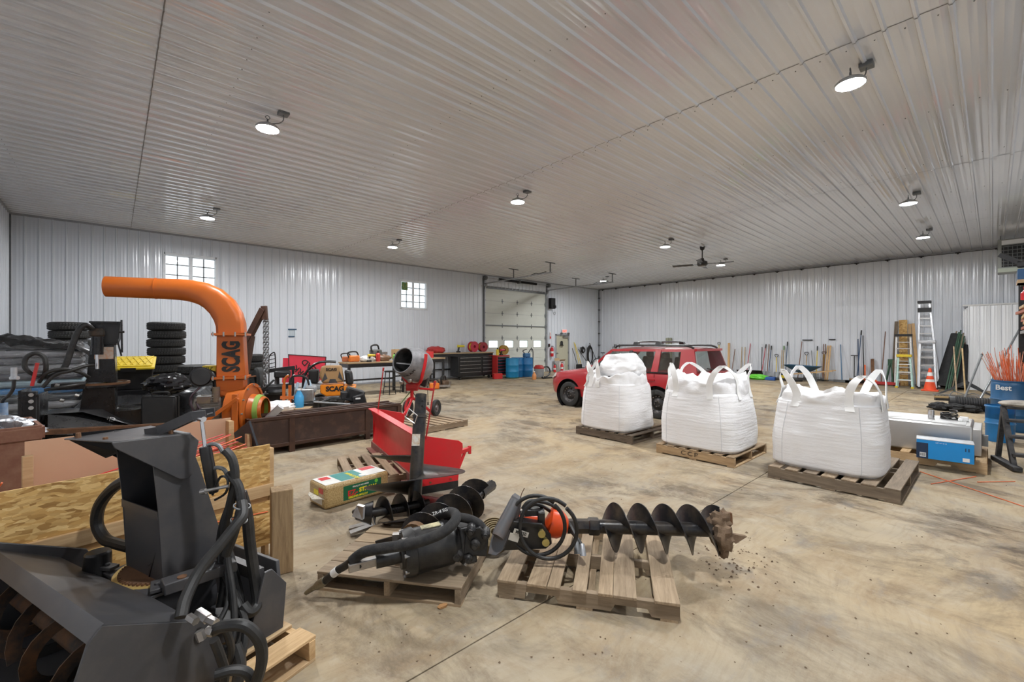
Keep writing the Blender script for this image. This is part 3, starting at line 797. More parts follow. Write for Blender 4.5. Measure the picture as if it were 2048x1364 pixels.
# quick-attach mounting plate at the rear
MB().poly([(-.70, .72, PT), (-.10, .72, PT), (-.10, .78, .34), (-.15, .80, .47), (-.66, .80, .47)], (0, .02, 0)).build('mount_plate', GP, sb, bevel=.003)
MB().poly([(-.105, .60, PT), (-.105, .80, PT), (-.105, .82, .36), (-.105, .74, .47), (-.105, .70, .47)], (.016, 0, 0)).build('mount_gusset', GP, sb, bevel=.003)
MB().bx(-.9, -.2, .42, .73, PT+.03, PT+.09).build('sub_frame', GP, sb)
MB().bx(-.66, -.13, .68, .72, .42, .48).build('mount_rail', GP, sb)
# hydraulic motor cover standing beyond the hood
mcv = tol(sb, at(194, 1150, 2.30)); mct = tol(sb, at(196, 1106, 2.30))
MB().loft([(mcv-V(0, 0, .2), .066), (mcv, .064), (mcv+V(0, 0, .01), .060), (mct, .055), (mct+V(0, 0, .01), .046)], 20).build('motor_cover', M_BLACK, sb)

# ------------------------------------------------------------------ timber post
po = tag(MB().bx(-.07, .07, -.07, .07, 0, .60).build('timber_post', wood('post_grain', (0.40, 0.28, 0.15), (0.22, 0.14, 0.07), (0.15, 0.09, 0.045)), None, bevel=.006), 'square weathered timber post standing upright beside the OSB crate', 'post')
po.location = cw(-1.675, 3.18); po.rotation_euler = (0, R(0), YAW-R(90)+R(33))
me = po.data; me.transform(Matrix.Rotation(R(90), 4, 'Y')); po.rotation_euler = (0, R(-90), YAW-R(90)+R(33)); po.location.z = 0
# ------------------------------------------------------------------ OSB crate with marker stakes
cr = cframe('osb_crate', 'long two-tier OSB crate with pine rails holding red stakes', 'crate', -1.886, 3.41, 52.8)
def board(n, parent, x0, x1, y0, y1, z0, z1, m, bev=.003): return MB().bx(x0, x1, y0, y1, z0, z1).build(n, m, parent, bevel=bev)
board('front_panel', cr, -2.1, 0, 0, .012, .56, .864, M_OSB, .001)
board('front_panel', cr, -2.1, 0, 0, .012, .09, .425, M_OSB, .001)
board('rail', cr, -2.1, .02, -.022, .012, .47, .56, M_PINE)
board('rail', cr, -2.1, .0, .012, .05, .40, .47, M_PINE)
board('shelf_board', cr, -2.1, 0, .012, .74, .375, .39, M_OSB)
board('bin_floor', cr, -2.1, 0, .05, .74, .56, .575, M_OSB)
board('corner_stud', cr, -.005, .03, .0, .09, .10, .83, M_PINE)
board('corner_stud', cr, -.04, -.0, .68, .75, .08, .97, M_PINE)
board('corner_stud', cr, -.04, -.002, .31, .36, .575, .905, M_PINE)
board('end_panel', cr, -.012, .0, .10, .75, .56, .80, M_OSB)
hb = mat('tan_hardboard', (0.56, 0.36, 0.23), 0.6, 0, (0.48, 0.30, 0.19), 0.3, 2)
MB().poly([(-1.22, .75, .56), (0, .75, .56), (0, .75, .99), (-1.22, .75, 1.0)], (0, .008, 0)).build('back_panel', hb, cr)
board('back_stud', cr, -1.235, -1.185, .70, .748, .52, .91, M_PINE)
board('back_panel', cr, -2.1, 0, .75, .762, .09, .55, M_OSB)
for x in (-2.06, -.03): board('leg', cr, x, x+.03, .02, .09, 0, .10, M_PINE)
for x in (-2.06, -.03): board('leg', cr, x, x+.03, .66, .73, 0, .10, M_PINE)
nb = tag(MB().bx(-.30, .30, 0, .015, 0, .22).build('dark_board', mat('dark_blue_board', (0.02, 0.026, 0.035), 0.6), None), 'dark board leaning inside the far end of the stake crate', 'board')
nb.location = cr.matrix_basis @ V(.06, .50, .72); nb.rotation_euler = (R(-12), R(18), cr.rotation_euler.z+R(80))
# stakes: thin fibreglass rods, one object each
STK = MB().cyl((-.6, 0, 0), (.6, 0, 0), .0045, None, 6).mesh('marker_stake'); STK.materials.append(M_STAKER)
STO = MB().cyl((-.6, 0, 0), (.6, 0, 0), .0045, None, 6).mesh('marker_stake'); STO.materials.append(M_STAKE)
def stake(p0, p1, label, group, me=None, name='marker_stake'):
    me = me or STK; p0, p1 = Vector(p0), Vector(p1)
    o = bpy.data.objects.new(name, me); COL.objects.link(o)
    o.location = (p0+p1)/2; d = p1-p0
    o.rotation_mode = 'QUATERNION'; o.rotation_quaternion = V(1, 0, 0).rotation_difference(d.normalized()); o.scale = (d.length/1.2, 1, 1)
    return tag(o, label, 'stake', group)
rs = random.Random(3)
Mc = Matrix.Translation(cr.location) @ Matrix.Rotation(cr.rotation_euler.z, 4, 'Z')
for k in range(70):
    y = rs.uniform(.08, .66); z = .60+rs.uniform(0, .16)*(1 if k % 3 else 1.6); x1 = rs.uniform(-.12, -.03)
    Ls = rs.uniform(1.0, 1.2)
    p0 = V(x1-Ls, min(.70, max(.06, y+rs.uniform(-.14, .14))), .585+rs.uniform(0, .07)); p1 = V(x1, y, z+rs.uniform(-.01, .08))
    if k % 12 == 0: p1.z += .12
    stake(Mc@p0, Mc@p1, 'thin red marker stake in the pile inside the OSB crate', 'red stakes in the OSB crate bin', STK if k % 4 else STO)
for k in range(26):
    y = rs.uniform(.03, .12); x1 = rs.uniform(-.9, -.03)
    stake(Mc@V(x1-1.15, y, .398+rs.uniform(0, .05)), Mc@V(x1, y+rs.uniform(0, .05), .398+rs.uniform(0, .06)), 'thin red marker stake on the lower shelf of the OSB crate', 'red stakes on the crate lower shelf', STK)
stake(Mc@V(-.55, -.006, .395), Mc@V(-.02, -.006, .345), 'orange stake lying across the lower front of the OSB crate', None, STO)
stake(Mc@V(-1.50, .30, .60), Mc@V(-1.36, .04, .905), 'short orange stake poking over the near end of the OSB crate', None, STO)
# ------------------------------------------------------------------ pallets under the auger tools
def pallet_boards(label, r, d, a, Lx, Ly, boards, m, along_x=True, notch=False, h=.125):
    """front-left corner at camera-frame (r, d); boards = (from, to) across; along_x: stringers run along the front edge"""
    p = cframe('pallet', label, 'pallet', r, d, a, 'wooden pallets on the floor'); bt = .018
    if along_x:
        for y in (.02, Ly/2, Ly-.02):
            z0, z1 = .016, h-bt
            pr = [(0, z0), (.18, z0)]
            for c in (Lx*.25, Lx*.75): pr += [(c-.12, z0), (c-.095, z0+.045), (c+.095, z0+.045), (c+.12, z0)]
            pr = sorted(set(pr))+[(Lx, z0), (Lx, z1), (0, z1)]
            MB().poly([(q, y-.02, w) for q, w in pr], (0, .04, 0)).build('stringer', m, p)
        for a0, a1 in boards:
            o = MB().bx(0, Ly+.01, -(a1-a0)/2, (a1-a0)/2, -bt/2, bt/2).build('deck_board', m, p, bevel=.003)
            o.location = ((a0+a1)/2, -.015, h-bt/2); o.rotation_euler = (0, 0, R(90)+random.uniform(-.008, .008))
        for c in (.06, Lx/2, Lx-.06):
            o = MB().bx(0, Ly, -.05, .05, 0, .016).build('bottom_board', m, p); o.location = (c, 0, 0); o.rotation_euler = (0, 0, R(90))
    else:
        for x in (.02, Lx/2, Lx-.02):
            o = MB().bx(0, Ly, -.02, .02, .016, h-bt).build('stringer', m, p, bevel=.002); o.location = (x, 0, 0); o.rotation_euler = (0, 0, R(90))
        for a0, a1 in boards:
            MB().bx(-.005, Lx+.005, a0, a1, h-bt, h).build('deck_board', m, p, bevel=.003)
        for c in (.04, Ly/2, Ly-.05): MB().bx(0, Lx, c-.04, c+.04, 0, .016).build('bottom_board', m, p)
    return p
k_ = 1.116/1385
pallet_boards('grey slatted pallet under the orange auger drive', -.094, 2.843, -13.8, 1.116, 1.0,
              [((a-135)*k_, (b-135)*k_) for a, b in ((135, 290), (378, 535), (541, 640), (737, 845), (930, 1040), (1044, 1215), (1340, 1520))], M_PALLET)
pallet_boards('worn pallet under the black auger motor, nearest the camera', -1.302, 2.929, -11.2, 1.0, .98,
              [(0, .15), (.155, .30), (.305, .45), (.46, .60), (.62, .76), (.83, .97)], M_PALLET, False)

SH_BLK = mat('worn_gloss_black', (0.012, 0.012, 0.014), 0.28, 0.1, (0.16, 0.12, 0.08), 0.45, 7)
EDGE = mat('scuffed_flight_steel', (0.035, 0.035, 0.038), 0.32, 0.55, (0.20, 0.155, 0.11), 0.6, 6)
# ------------------------------------------------------------------ upright tree auger
ta = cframe('tree_auger', 'tall black tree-planting auger standing upright before the red plow', 'auger', -.903, 4.0, 0)
ax = V(0, math.sin(R(17)), math.cos(R(17)))
MB().loft([(ax*.02, .03), (ax*.06, .062), (ax*.95, .062), (ax*.955, .07), (ax*.985, .07), (ax*.99, .058), (ax*1.19, .056)], 24).build('shaft_tube', SH_BLK, ta)
MB().helix(ax*.04, ax*.60, .06, .46, .31, 40, .006, 1, R(-522.6+46)).build('flight', EDGE, ta)
MB().tube([V(-.05, -.075, .98), V(.03, -.08, .93), V(.055, -.08, 1.0), V(-.02, -.075, 1.06), V(-.05, -.075, .98)], .006, 6, 1).build('hitch_pin_clip', M_CHROME, ta)
MB().box(ax*.76+V(-.01, -.064, 0), (.075, .006, .11), Matrix.Rotation(R(-17), 3, 'X')).build('warning_decal', mat('worn_decal', (0.68, 0.66, 0.60), 0.6, 0, (0.5, 0.25, 0.05), 0.9, 30), ta)
MB().cyl(ax*1.08+V(.03, -.06, 0), ax*1.08+V(.03, -.05, 0), .012, None, 8).cyl(ax*1.13+V(.03, -.06, 0), ax*1.13+V(.03, -.05, 0), .012, None, 8).build('pin_hole', M_INK, ta)
for q, z in ((-165, .045), (-150, .06)):
    e = V(math.cos(R(q)), math.sin(R(q)), 0)
    MB().bar(e*.36+V(0, 0, z), e*.55+V(0, 0, z-.03), .07, .02).build('cutting_tooth', M_STEEL, ta)
MB().loft([(ax*.0, .004), (ax*.06, .05)], 10).build('pilot_point', M_STEEL, ta)
# small auger lying under the tree auger's blade, tip to the left
sa = cframe('earth_auger', 'short black auger lying with its bit pointing at the straw bale', 'auger', -1.22, 3.74, 0)
MB().cyl((-.02, .0, .19), (.45, .30, .17), .04, None, 14).build('shaft_tube', SH_BLK, sa)
MB().helix((.02, .02, .19), (.45, .30, .17), .035, .125, .15, 24, .006, 1, .6).build('flight', EDGE, sa)
MB().loft([(V(.02, .02, .19), .10), (V(-.10, -.01, .20), .055), (V(-.14, -.02, .22), .008)], 10).build('bit_head', EDGE, sa)
MB().poly([(-.12, -.08, .20), (-.02, -.11, .18), (-.03, -.06, .27), (-.10, -.02, .27)], (.01, .02, .008)).build('cutting_tooth', M_STEEL, sa)
# long auger lying beside the motor
la = cframe('earth_auger', 'black spiral auger lying on the worn pallet, hex end away from the camera', 'auger', -.674, 3.04, 0)
p0, p1 = V(0, 0, .285), V(.47, 1.08, .30)
dv = (p1-p0).normalized()
MB().loft([(p0, .045), (p0+dv*.98, .045)], 16).build('shaft_tube', SH_BLK, la)
MB().helix(p0+dv*.02, p0+dv*.92, .04, .158, .20, 26, .006, 1, 2.4).build('flight', EDGE, la)
MB().loft([(p0+dv*.96, .058), (p0+dv*1.0, .058), (p0+dv*1.005, .05), (p0+dv*1.21, .05)], 8).build('hex_coupler', SH_BLK, la)
MB().box(p0-dv*.05+V(-.05, -.02, .05), (.13, .05, .055), Matrix.Rotation(R(8), 3, 'Z')).build('cutting_tooth', M_STEEL, la)
MB().loft([(p0+dv*.03, .12), (p0-dv*.01, .115), (p0-dv*.02, .05)], 18).build('tooth_plate', mat('rusty_plate', (0.16, 0.085, 0.035), 0.6, 0.4, (0.05, 0.04, 0.03), 0.6, 10), la)
MB().poly([V(-.34, .33, .02), V(-.02, .46, .02), V(.02, .42, .20), V(-.36, .26, .155)], (0, .014, 0)).build('guide_blade', EDGE, la)
# crumpled paper
rg = tag(MB().ell((0, 0, .035), (.07, .055, .045), 14, 9, lambda q: 1+.35*mnoise.noise(q*3.1)).build('paper_scrap', mat('kraft_paper', (0.55, 0.42, 0.28), 0.85, 0, (0.62, 0.55, 0.45), 0.6, 8), None), 'crumpled tan paper on the worn pallet under the auger tooth', 'paper')
rg.location = cw(-.80, 3.10, .125)
lf = tag(MB().ell((0, 0, .008), (.035, .02, .012), 10, 6, lambda q: 1+.5*mnoise.noise(q*4)).build('dry_leaf', mat('dry_leaf_brown', (0.45, 0.24, 0.10), 0.8), None), 'small dry brown leaf on the floor before the worn pallet', 'leaf')
lf.location = fl(886, 1214)

# ------------------------------------------------------------------ black auger motor with wrapped hose
am = cframe('auger_motor', 'black hydraulic auger motor with fabric-sleeved hose on the worn pallet', 'auger motor', -.70, 2.86, 0)
T = lambda u, v, d: tol(am, at(u, v, d))
a0, a1 = T(812, 1106, 2.86), T(905, 1082, 2.99); da = (a1-a0).normalized()
dirty = mat('dusty_black_casting', (0.010, 0.010, 0.011), 0.38, 0, (0.11, 0.10, 0.085), 0.32, 11, bmp=.1)
MB().loft([(a0-da*.02, .145), (a0+da*.03, .152), (a0+da*.05, .152), (a0+da*.055, .142), (a1-da*.02, .142), (a1, .128), (a1+da*.03, .10)], 32).build('gear_case', dirty, am)
MB().loft([(a0-da*.19, .048), (a0-da*.02, .052)], 20).loft([(a0-da*.04, .09), (a0-da*.02, .095)], 20).build('output_nose', dirty, am)
MB().box(a0-da*.27, (.17, .05, .05), frame(da, (0, 0, 1))).build('square_shaft', M_STEEL, am, bevel=.005)
MB().cyl(a0-da*.28+V(0, -.027, 0), a0-da*.28+V(0, -.023, 0), .012, None, 10).build('pin_hole', M_INK, am)
e1 = da.cross(V(0, 0, 1)).normalized(); e2 = e1.cross(da)
for k in range(8):
    q = 2*PI*k/8+.3; c = a0+da*.055+e1*(.135*math.cos(q))+e2*(.135*math.sin(q))
    MB().cyl(c-da*.085, c-da*.05, .013, None, 6).build('flange_bolt', M_STEEL, am)
MB().box(a0+da*.17+e2*.140-V(0, .0, 0), (.13, .06, .006), frame(da, e2)).build('yellow_decal', mat('yellow_white_decal', (0.55, 0.50, 0.30), 0.6, 0, (0.03, 0.03, 0.03), 0.9, 20), am)
# bracket block with bosses
b0 = T(930, 1085, 3.0)
MB().box(b0, (.10, .17, .24), frame(da, (0, .2, 1))).box(b0+V(.08, -.05, .03), (.16, .06, .17), frame(V(1, .1, -.1), (0, .2, 1))).build('port_block', dirty, am, bevel=.01)
MB().poly([T(928, 1062, 2.9), T(960, 1055, 2.9), T(976, 1075, 2.9), T(968, 1100, 2.9), T(946, 1104, 2.9), T(940, 1085, 2.9)], (0, .03, 0)).build('linkage_plate', dirty, am, bevel=.005)
for u, v, r_ in ((942, 1062, .028), (971, 1070, .026), (950, 1090, .03), (914, 1112, .034), (936, 1118, .026)):
    c = T(u, v, 2.88)
    MB().loft([(c+V(0, .06, 0), r_*1.2), (c, r_*1.2), (c-V(0, .012, 0), r_*.7), (c-V(0, .03, 0), r_*.65)], 14).cyl(c-V(0, .03, 0), c-V(0, .042, 0), r_*.4, None, 6).build('pivot_boss', dirty, am)
MB().cyl(T(930, 1130, 2.9), T(946, 1104, 2.92), .014, None, 10).cyl(T(958, 1100, 2.93), T(966, 1082, 2.95), .012, None, 10).build('pivot_pin', M_STEEL, am)
slv = mat('black_fabric_sleeve', (0.016, 0.016, 0.017), 0.85, 0, (0.075, 0.07, 0.065), 0.5, 22, bmp=.35)
hose('sleeved_hose', am, [(704, 1122, 2.74), (718, 1110, 2.74), (735, 1102, 2.72), (770, 1096, 2.72), (810, 1090, 2.72), (850, 1080, 2.72), (885, 1065, 2.74), (908, 1045, 2.8), (912, 1030, 2.9), (900, 1024, 3.05), (880, 1030, 3.15), (868, 1045, 3.2)], .033, slv, 12, 5)
hose('sleeved_hose', am, [(908, 1034, 3.0), (930, 1036, 2.98), (952, 1044, 2.97), (966, 1058, 2.97), (968, 1075, 2.97)], .030, slv, 12, 5)
hose('hose_tail', am, [(704, 1121, 2.74), (690, 1132, 2.76), (676, 1140, 2.77), (664, 1150, 2.78), (652, 1160, 2.79)], .024, M_HOSE, 12, 5)
MB().cyl(T(676, 1140, 2.77), T(666, 1148, 2.775), .026, None, 12).build('white_collar', M_WHITE, am)
MB().loft([(T(650, 1161, 2.79), .026), (T(640, 1168, 2.80), .030), (T(634, 1172, 2.80), .026), (T(630, 1174, 2.80), .018), (T(612, 1186, 2.83), .014)], 12).build('coupler_tip', mat('dirty_brass_steel', (0.30, 0.27, 0.20), 0.4, 0.8, (0.08, 0.07, 0.05), 0.7, 20), am)
tx = text('sleeve_lettering', 'ZR-4 SG', .03, M_WHITE, am, T(880, 1027, 2.98)+V(0, 0, .012), frame(V(1, .25, .25), (0, -1, .3)), .0005)

# roll of webbing
sr = cframe('webbing_roll', 'coiled roll of tan webbing between the two near pallets', 'strap', -.14, 3.45, 0)
web = mat('tan_webbing', (0.30, 0.235, 0.135), 0.9, 0, (0.17, 0.13, 0.08), 0.6, 9, bmp=.4)
aw = V(.12, -.55, .80).normalized(); cw_ = V(0, 0, .135)
for k, rr in enumerate((.045, .062, .079, .096, .113, .130)):
    MB().lathe([(rr-.014, -.045-.004*(k % 2)), (rr-.002, -.05), (rr-.002, .045), (rr-.014, .05+.004*(k % 3))], 28, cw_, aw, True).build('coil', web, sr)
MB().tube([cw_+V(.08, .05, .1), cw_+V(.15, .04, .05), cw_+V(.17, .0, -.06)], .02, 6).build('loose_end', web, sr)

# ------------------------------------------------------------------ orange auger drive with mud-caked auger
od = cframe('auger_drive', 'orange and black skid-steer auger drive with coiled hoses', 'auger drive', .2, 3.2, 0)
T = lambda u, v, d: tol(od, at(u, v, d))
# slanted mount plate
pl = [(975, 1108, 2.94), (986, 1060, 2.98), (1024, 990, 3.12), (1040, 1000, 3.12), (1034, 1035, 3.06), (1004, 1102, 2.93), (992, 1112, 2.9)]
MB().poly([T(*p) for p in pl], (.02, .05, 0)).build('mount_plate', mat('chipped_grey_paint', (0.095, 0.098, 0.105), 0.5, 0.2, (0.17, 0.11, 0.08), 0.7, 9), od, bevel=.004)
MB().cyl(T(996, 1074, 2.93), T(1032, 1002, 3.07), .042, None, 16).build('pivot_tube', mat('chipped_grey_paint', (0, 0, 0)), od)
MB().tube([T(1040, 1000, 3.1), T(1043, 988, 3.1), T(1049, 976, 3.1)], .003, 5).build('wire_stub', M_RUST, od)
MB().poly([T(1004, 1062, 3.0), T(1020, 1042, 3.0), T(1085, 1048, 3.05), T(1102, 1070, 3.05), T(1104, 1088, 3.05), T(1092, 1098, 3.05), T(1000, 1102, 3.0)], (.0, .10, 0)).build('black_frame', M_BLACK, od, bevel=.006)
for u, v in ((1083, 1065), (1091, 1082)):
    c = T(u, v, 3.02)
    MB().cyl(c+V(0, .06, 0), c-V(0, .02, 0), .018, None, 12).cyl(c-V(0, .02, 0), c-V(0, .03, 0), .026, None, 12).build('gold_pin', mat('zinc_gold', (0.50, 0.42, 0.16), 0.35, 0.9), od)
MB().loft([(T(1092, 1040, 3.16), .04), (T(1098, 1044, 3.16), .105), (T(1118, 1048, 3.16), .10), (T(1128, 1051, 3.16), .075), (T(1134, 1052, 3.16), .055)], 24).build('gearbox', mat('orange_gearbox', (0.75, 0.075, 0.01), 0.3, 0, (0.4, 0.05, 0.02), 0.5, 6), od)
MB().cyl(T(1034, 1034, 3.14), T(1078, 1038, 3.14), .035, None, 16).build('motor_can', mat('orange_gearbox', (0, 0, 0)), od)
MB().box(T(1062, 1024, 3.16), (.12, .09, .06), frame(V(1, .1, -.05), (0, 0, 1))).box(T(1082, 1036, 3.14), (.05, .12, .12)).build('port_block', M_BLACK, od, bevel=.006)
for u in (1042, 1048): MB().cyl(T(u, 1020, 3.12), T(u+1, 1032, 3.12), .012, None, 6).build('hydraulic_fitting', M_STEEL, od)
MB().loft([(T(1134, 1052, 3.18), .052), (T(1176, 1052, 3.18), .052), (T(1178, 1052, 3.18), .062), (T(1196, 1053, 3.18), .062), (T(1198, 1053, 3.18), .055)], 6).build('hex_coupler', SH_BLK, od)
MB().box(T(1042, 1066, 2.985), (.105, .003, .035), frame(V(.95, .05, -.32), (0, 0, 1))).box(T(1028, 1075, 2.985), (.07, .003, .05), frame(V(.95, .05, -.32), (0, 0, 1))).build('data_plate', mat('bare_label', (0.52, 0.49, 0.43), 0.5), od)
text('plate_lettering', 'ML350', .034, M_INK, od, T(1042, 1066, 2.98)+V(0, -.003, 0), frame(V(.95, .05, -.32), (0, -1, 0)), .0005, .001, .8)
cc = T(1090, 1055, 2.98)
for cx_, cz_, rr, yo in ((-.055, 0, .195, .0), (.02, -.005, .195, -.04)):
    MB().tube([cc+V(cx_+rr*math.cos(q)*.98, yo+.05*math.sin(q*.5), cz_+rr*math.sin(q)*1.05) for q in [2*PI*k/20+.9 for k in range(21)]], .0135, 10, 2).build('hose_loop', M_HOSE, od)
MB().tube([T(1045, 1018, 3.12), T(1058, 1003, 3.13), T(1082, 1003, 3.15), T(1110, 1014, 3.16), T(1136, 1045, 3.14), T(1150, 1070, 3.08), T(1155, 1088, 3.04)], .0135, 10, 4).build('supply_hose', M_HOSE, od)
MB().tube([T(1050, 1022, 3.14), T(1070, 1008, 3.16), T(1100, 1022, 3.2), T(1140, 1060, 3.15), T(1160, 1085, 3.08), T(1164, 1096, 3.04)], .0135, 10, 4).build('supply_hose', M_HOSE, od)
for u, v, m_ in ((1155, 1100, M_DKGAL), (1166, 1104, M_GALV)):
    MB().loft([(T(u-2, v-16, 3.04), .016), (T(u-1, v-6, 3.02), .02), (T(u, v+8, 3.0), .024)], 10).build('quick_coupler', m_, od)
# the auger proper
au = cframe('earth_auger', 'mud-tipped black auger sticking out past the slatted pallet', 'auger', .2, 3.2, 0)
a0, a1 = tol(au, at(1199, 1053, 3.18)), tol(au, at(1432, 1060, 3.10)); da = (a1-a0).normalized()
MB().loft([(a0, .048), (a1+da*.02, .048)], 20).build('shaft_tube', SH_BLK, au)
for ph_ in (-.42, -.42+PI): MB().helix(a0+da*.02, a1+da*.02, .045, .168, .350, 64, .006, 1, ph_).build('flight', EDGE, au)
mudb = lambda q: 1+.45*mnoise.noise(q*2.3+V(3, 1, 7))
md = MB().ell(a1+V(.03, 0, .06), (.075, .06, .085), 18, 12, mudb).ell(a1+V(.02, -.05, -.03), (.07, .07, .10), 18, 12, mudb).ell(a1+V(.03, -.04, -.12), (.035, .04, .06), 12, 8, mudb).build('mud_clump', M_DIRT, au)
MB().poly([a1+V(.03, -.03, .14), a1+V(.10, -.03, .13), a1+V(.105, -.03, .05), a1+V(.06, -.03, .06)], (0, .02, 0)).build('cutting_tooth', M_RUST, au)
MB().poly([a1+V(.06, -.03, .0), a1+V(.12, -.03, -.02), a1+V(.20, -.04, -.03), a1+V(.12, -.04, -.08), a1+V(.08, -.03, -.05)], (0, .03, 0)).build('pilot_point', M_DIRT, au)

# ------------------------------------------------------------------ straw mulch bale
ba = cframe('mulch_bale', 'plastic-wrapped bale of straw mulch with green label', 'bale', -1.834, 4.29, 48.5)
def strawm():
    m, nt, b = nm('straw_in_film')
    n = noise(nt, coords(nt, (60, 60, 60)), 1.5, 4, 0.8)
    lk(nt, ramp(nt, n, [(0.3, (0.16, 0.09, 0.03)), (0.48, (0.46, 0.31, 0.12)), (0.65, (0.66, 0.50, 0.26))]), b.inputs['Base Color'])
    b.inputs['Roughness'].default_value = .4; b.inputs['Coat Weight'].default_value = .5; b.inputs['Coat Roughness'].default_value = .15
    bump(nt, b, n, .4, .01); return m
BL, BW_, BH = .72, .36, .235
MB().box((BL/2, BW_/2, BH/2), (BL, BW_, BH)).build('bale_body', strawm(), ba, bevel=.03)
film = mat('clear_film', (0.62, 0.58, 0.50), 0.25, 0, (0.75, 0.72, 0.66), 0.5, 12)
for x, s_ in ((0, -1), (BL, 1)):
    MB().poly([(x, .02, BH*.45), (x, BW_-.02, BH*.45), (x+s_*.06, BW_/2+.06, BH*.5), (x+s_*.07, BW_/2-.05, BH*.42)], (0, 0, .006)).build('film_gusset', film, ba)
def decal(n, x0, x1, z0, z1, m, face, par, lift=.0025):
    if face == 'front': return MB().bx(x0, x1, -lift, -lift+.001, z0, z1).build(n, m, par)
    if face == 'top': return MB().bx(x0, x1, z0, z1, BH+lift, BH+lift+.001).build(n, m, par)
    return MB().bx(-lift, -lift+.001, x0, x1, z0, z1).build(n, m, par)
GL = mat('label_green', (0.01, 0.13, 0.055), .4); TE = mat('label_teal', (0.05, 0.26, 0.24), .4); LR = mat('label_red', (0.62, 0.03, 0.03), .4); LY = mat('label_yellow', (0.85, 0.72, 0.02), .4); LW = mat('label_white', (0.78, 0.77, 0.73), .4)
decal('front_label', .19, .62, .045, .19, GL, 'front', ba)
decal('top_label', .02, BL-.02, .03, BW_-.03, LW, 'top', ba, .001); decal('top_label_teal', .19, .46, .04, BW_-.04, TE, 'top', ba)
decal('top_label_red', .06, .16, .20, .30, LR, 'top', ba); decal('top_label_pink', .52, .68, .22, .32, LR, 'top', ba)
decal('end_label_red', .04, .13, .15, .20, LR, 'end', ba); decal('end_label_yellow', .14, .24, .12, .17, LY, 'end', ba); decal('end_label_white', .06, .30, .04, .11, LW, 'end', ba)
fr_ = frame((1, 0, 0), (0, -1, 0)); ft_ = frame((1, 0, 0), (0, 0, 1))
text('label_lettering', 'FINALLY! NO MESS!', .021, LW, ba, (.38, -.004, .165), fr_, .0004, .0006)
text('label_lettering', 'EZ-', .075, LR, ba, (.29, -.004, .105), fr_, .0004, .003)
text('label_lettering', 'STRAW', .058, LY, ba, (.46, -.004, .115), fr_, .0004, .003)
text('label_lettering', 'SEEDING MULCH', .028, LY, ba, (.35, -.004, .063), fr_, .0004, .001)
text('label_lettering', 'EZ-STRAW', .055, LY, ba, (.36, .14, BH+.005), frame((0, 1, 0), (0, 0, 1)), .0004, .002)
MB().cyl((.56, -.0045, .168), (.56, -.0035, .168), .02, None, 16).build('round_seal', M_GREEN, ba)
MB().lathe([(0, .0), (.035, 0)], 16, (.44, .08, BH+.0045)).build('round_seal', LW, ba)

# ------------------------------------------------------------------ red box plow on a pallet
bp = cframe('box_plow', 'red U-shaped snow box plow with end plates', 'snow plow', -.983, 4.75, 120.5)
# local X runs along the moldboard to its far end, -Y towards the end plates' open side
ML = 2.24
def mold(u, v):
    z = .10+.54*v; y = .10*(v-.45)**2*2.2-.02
    return (u*ML, y, z)
MB().grid(mold, 8, 8).grid(lambda u, v: (mold(u, v)[0], mold(u, v)[1]-.008, mold(u, v)[2]), 8, 8).build('moldboard', M_RED, bp)
MB().bx(0, ML, -.03, .075, .632, .645).build('top_flange', M_RED, bp)
for k in range(5): MB().poly([(.15+k*.48, -.02, .12), (.15+k*.48, -.10, .12), (.15+k*.48, -.02, .45)], (.012, 0, 0)).build('rib', M_REDD, bp)
MB().bx(0, ML, -.012, .10, .03, .05).bx(0, ML, .0, .03, .02, .14).build('bottom_channel', mat('muddy_red', (0.20, 0.05, 0.04), .8, 0, (0.22, 0.15, 0.10), .7, 8), bp)
endp = [(0, .64), (-.44, .535), (-.485, .50), (-.49, .45), (-.45, .25), (-.43, .07), (0, .07)]
for x in (0, ML):
    MB().poly([(x, y, z) for y, z in endp], (.012, 0, 0)).build('end_plate', M_RED, bp, bevel=.003)
    MB().poly([(x-.004, -.43, .0), (x-.004, 0, .0), (x-.004, 0, .085), (x-.004, -.43, .085)], (.02, 0, 0)).build('wear_strip', M_BLACK, bp)
    for y in (-.10, -.34): MB().cyl((x-.012, y, .115), (x+.02, y, .115), .012, None, 6).build('bolt', M_RUST, bp)
MB().bar((.10, -.47, .37), (.10, -.62, .40), .05, .04).bar((.10, -.62, .43), (.10, -.62, .34), .03, .03).bar((.10, -.46, .15), (.10, -.56, .37), .02, .03).build('hitch_hook', M_RED, bp)
for x, top in ((2.16, 1.22), (.0, 1.18)):
    pb = V(x, -.05, .60)
    q = V(x+(-.12 if x > 1 else -.02), -.10 if x > 1 else -.14, top)
    MB().cyl(pb, q, .009, .008, 8).cyl(q, q+(q-pb).normalized()*.05, .014, None, 8).build('guide_marker', M_REDD, bp)
pallet('grey pallet sticking out left of the red plow', cw(-1.62, 5.55), YAW-R(90)+R(28), 1.0, 1.1, 7, M_PALLET)
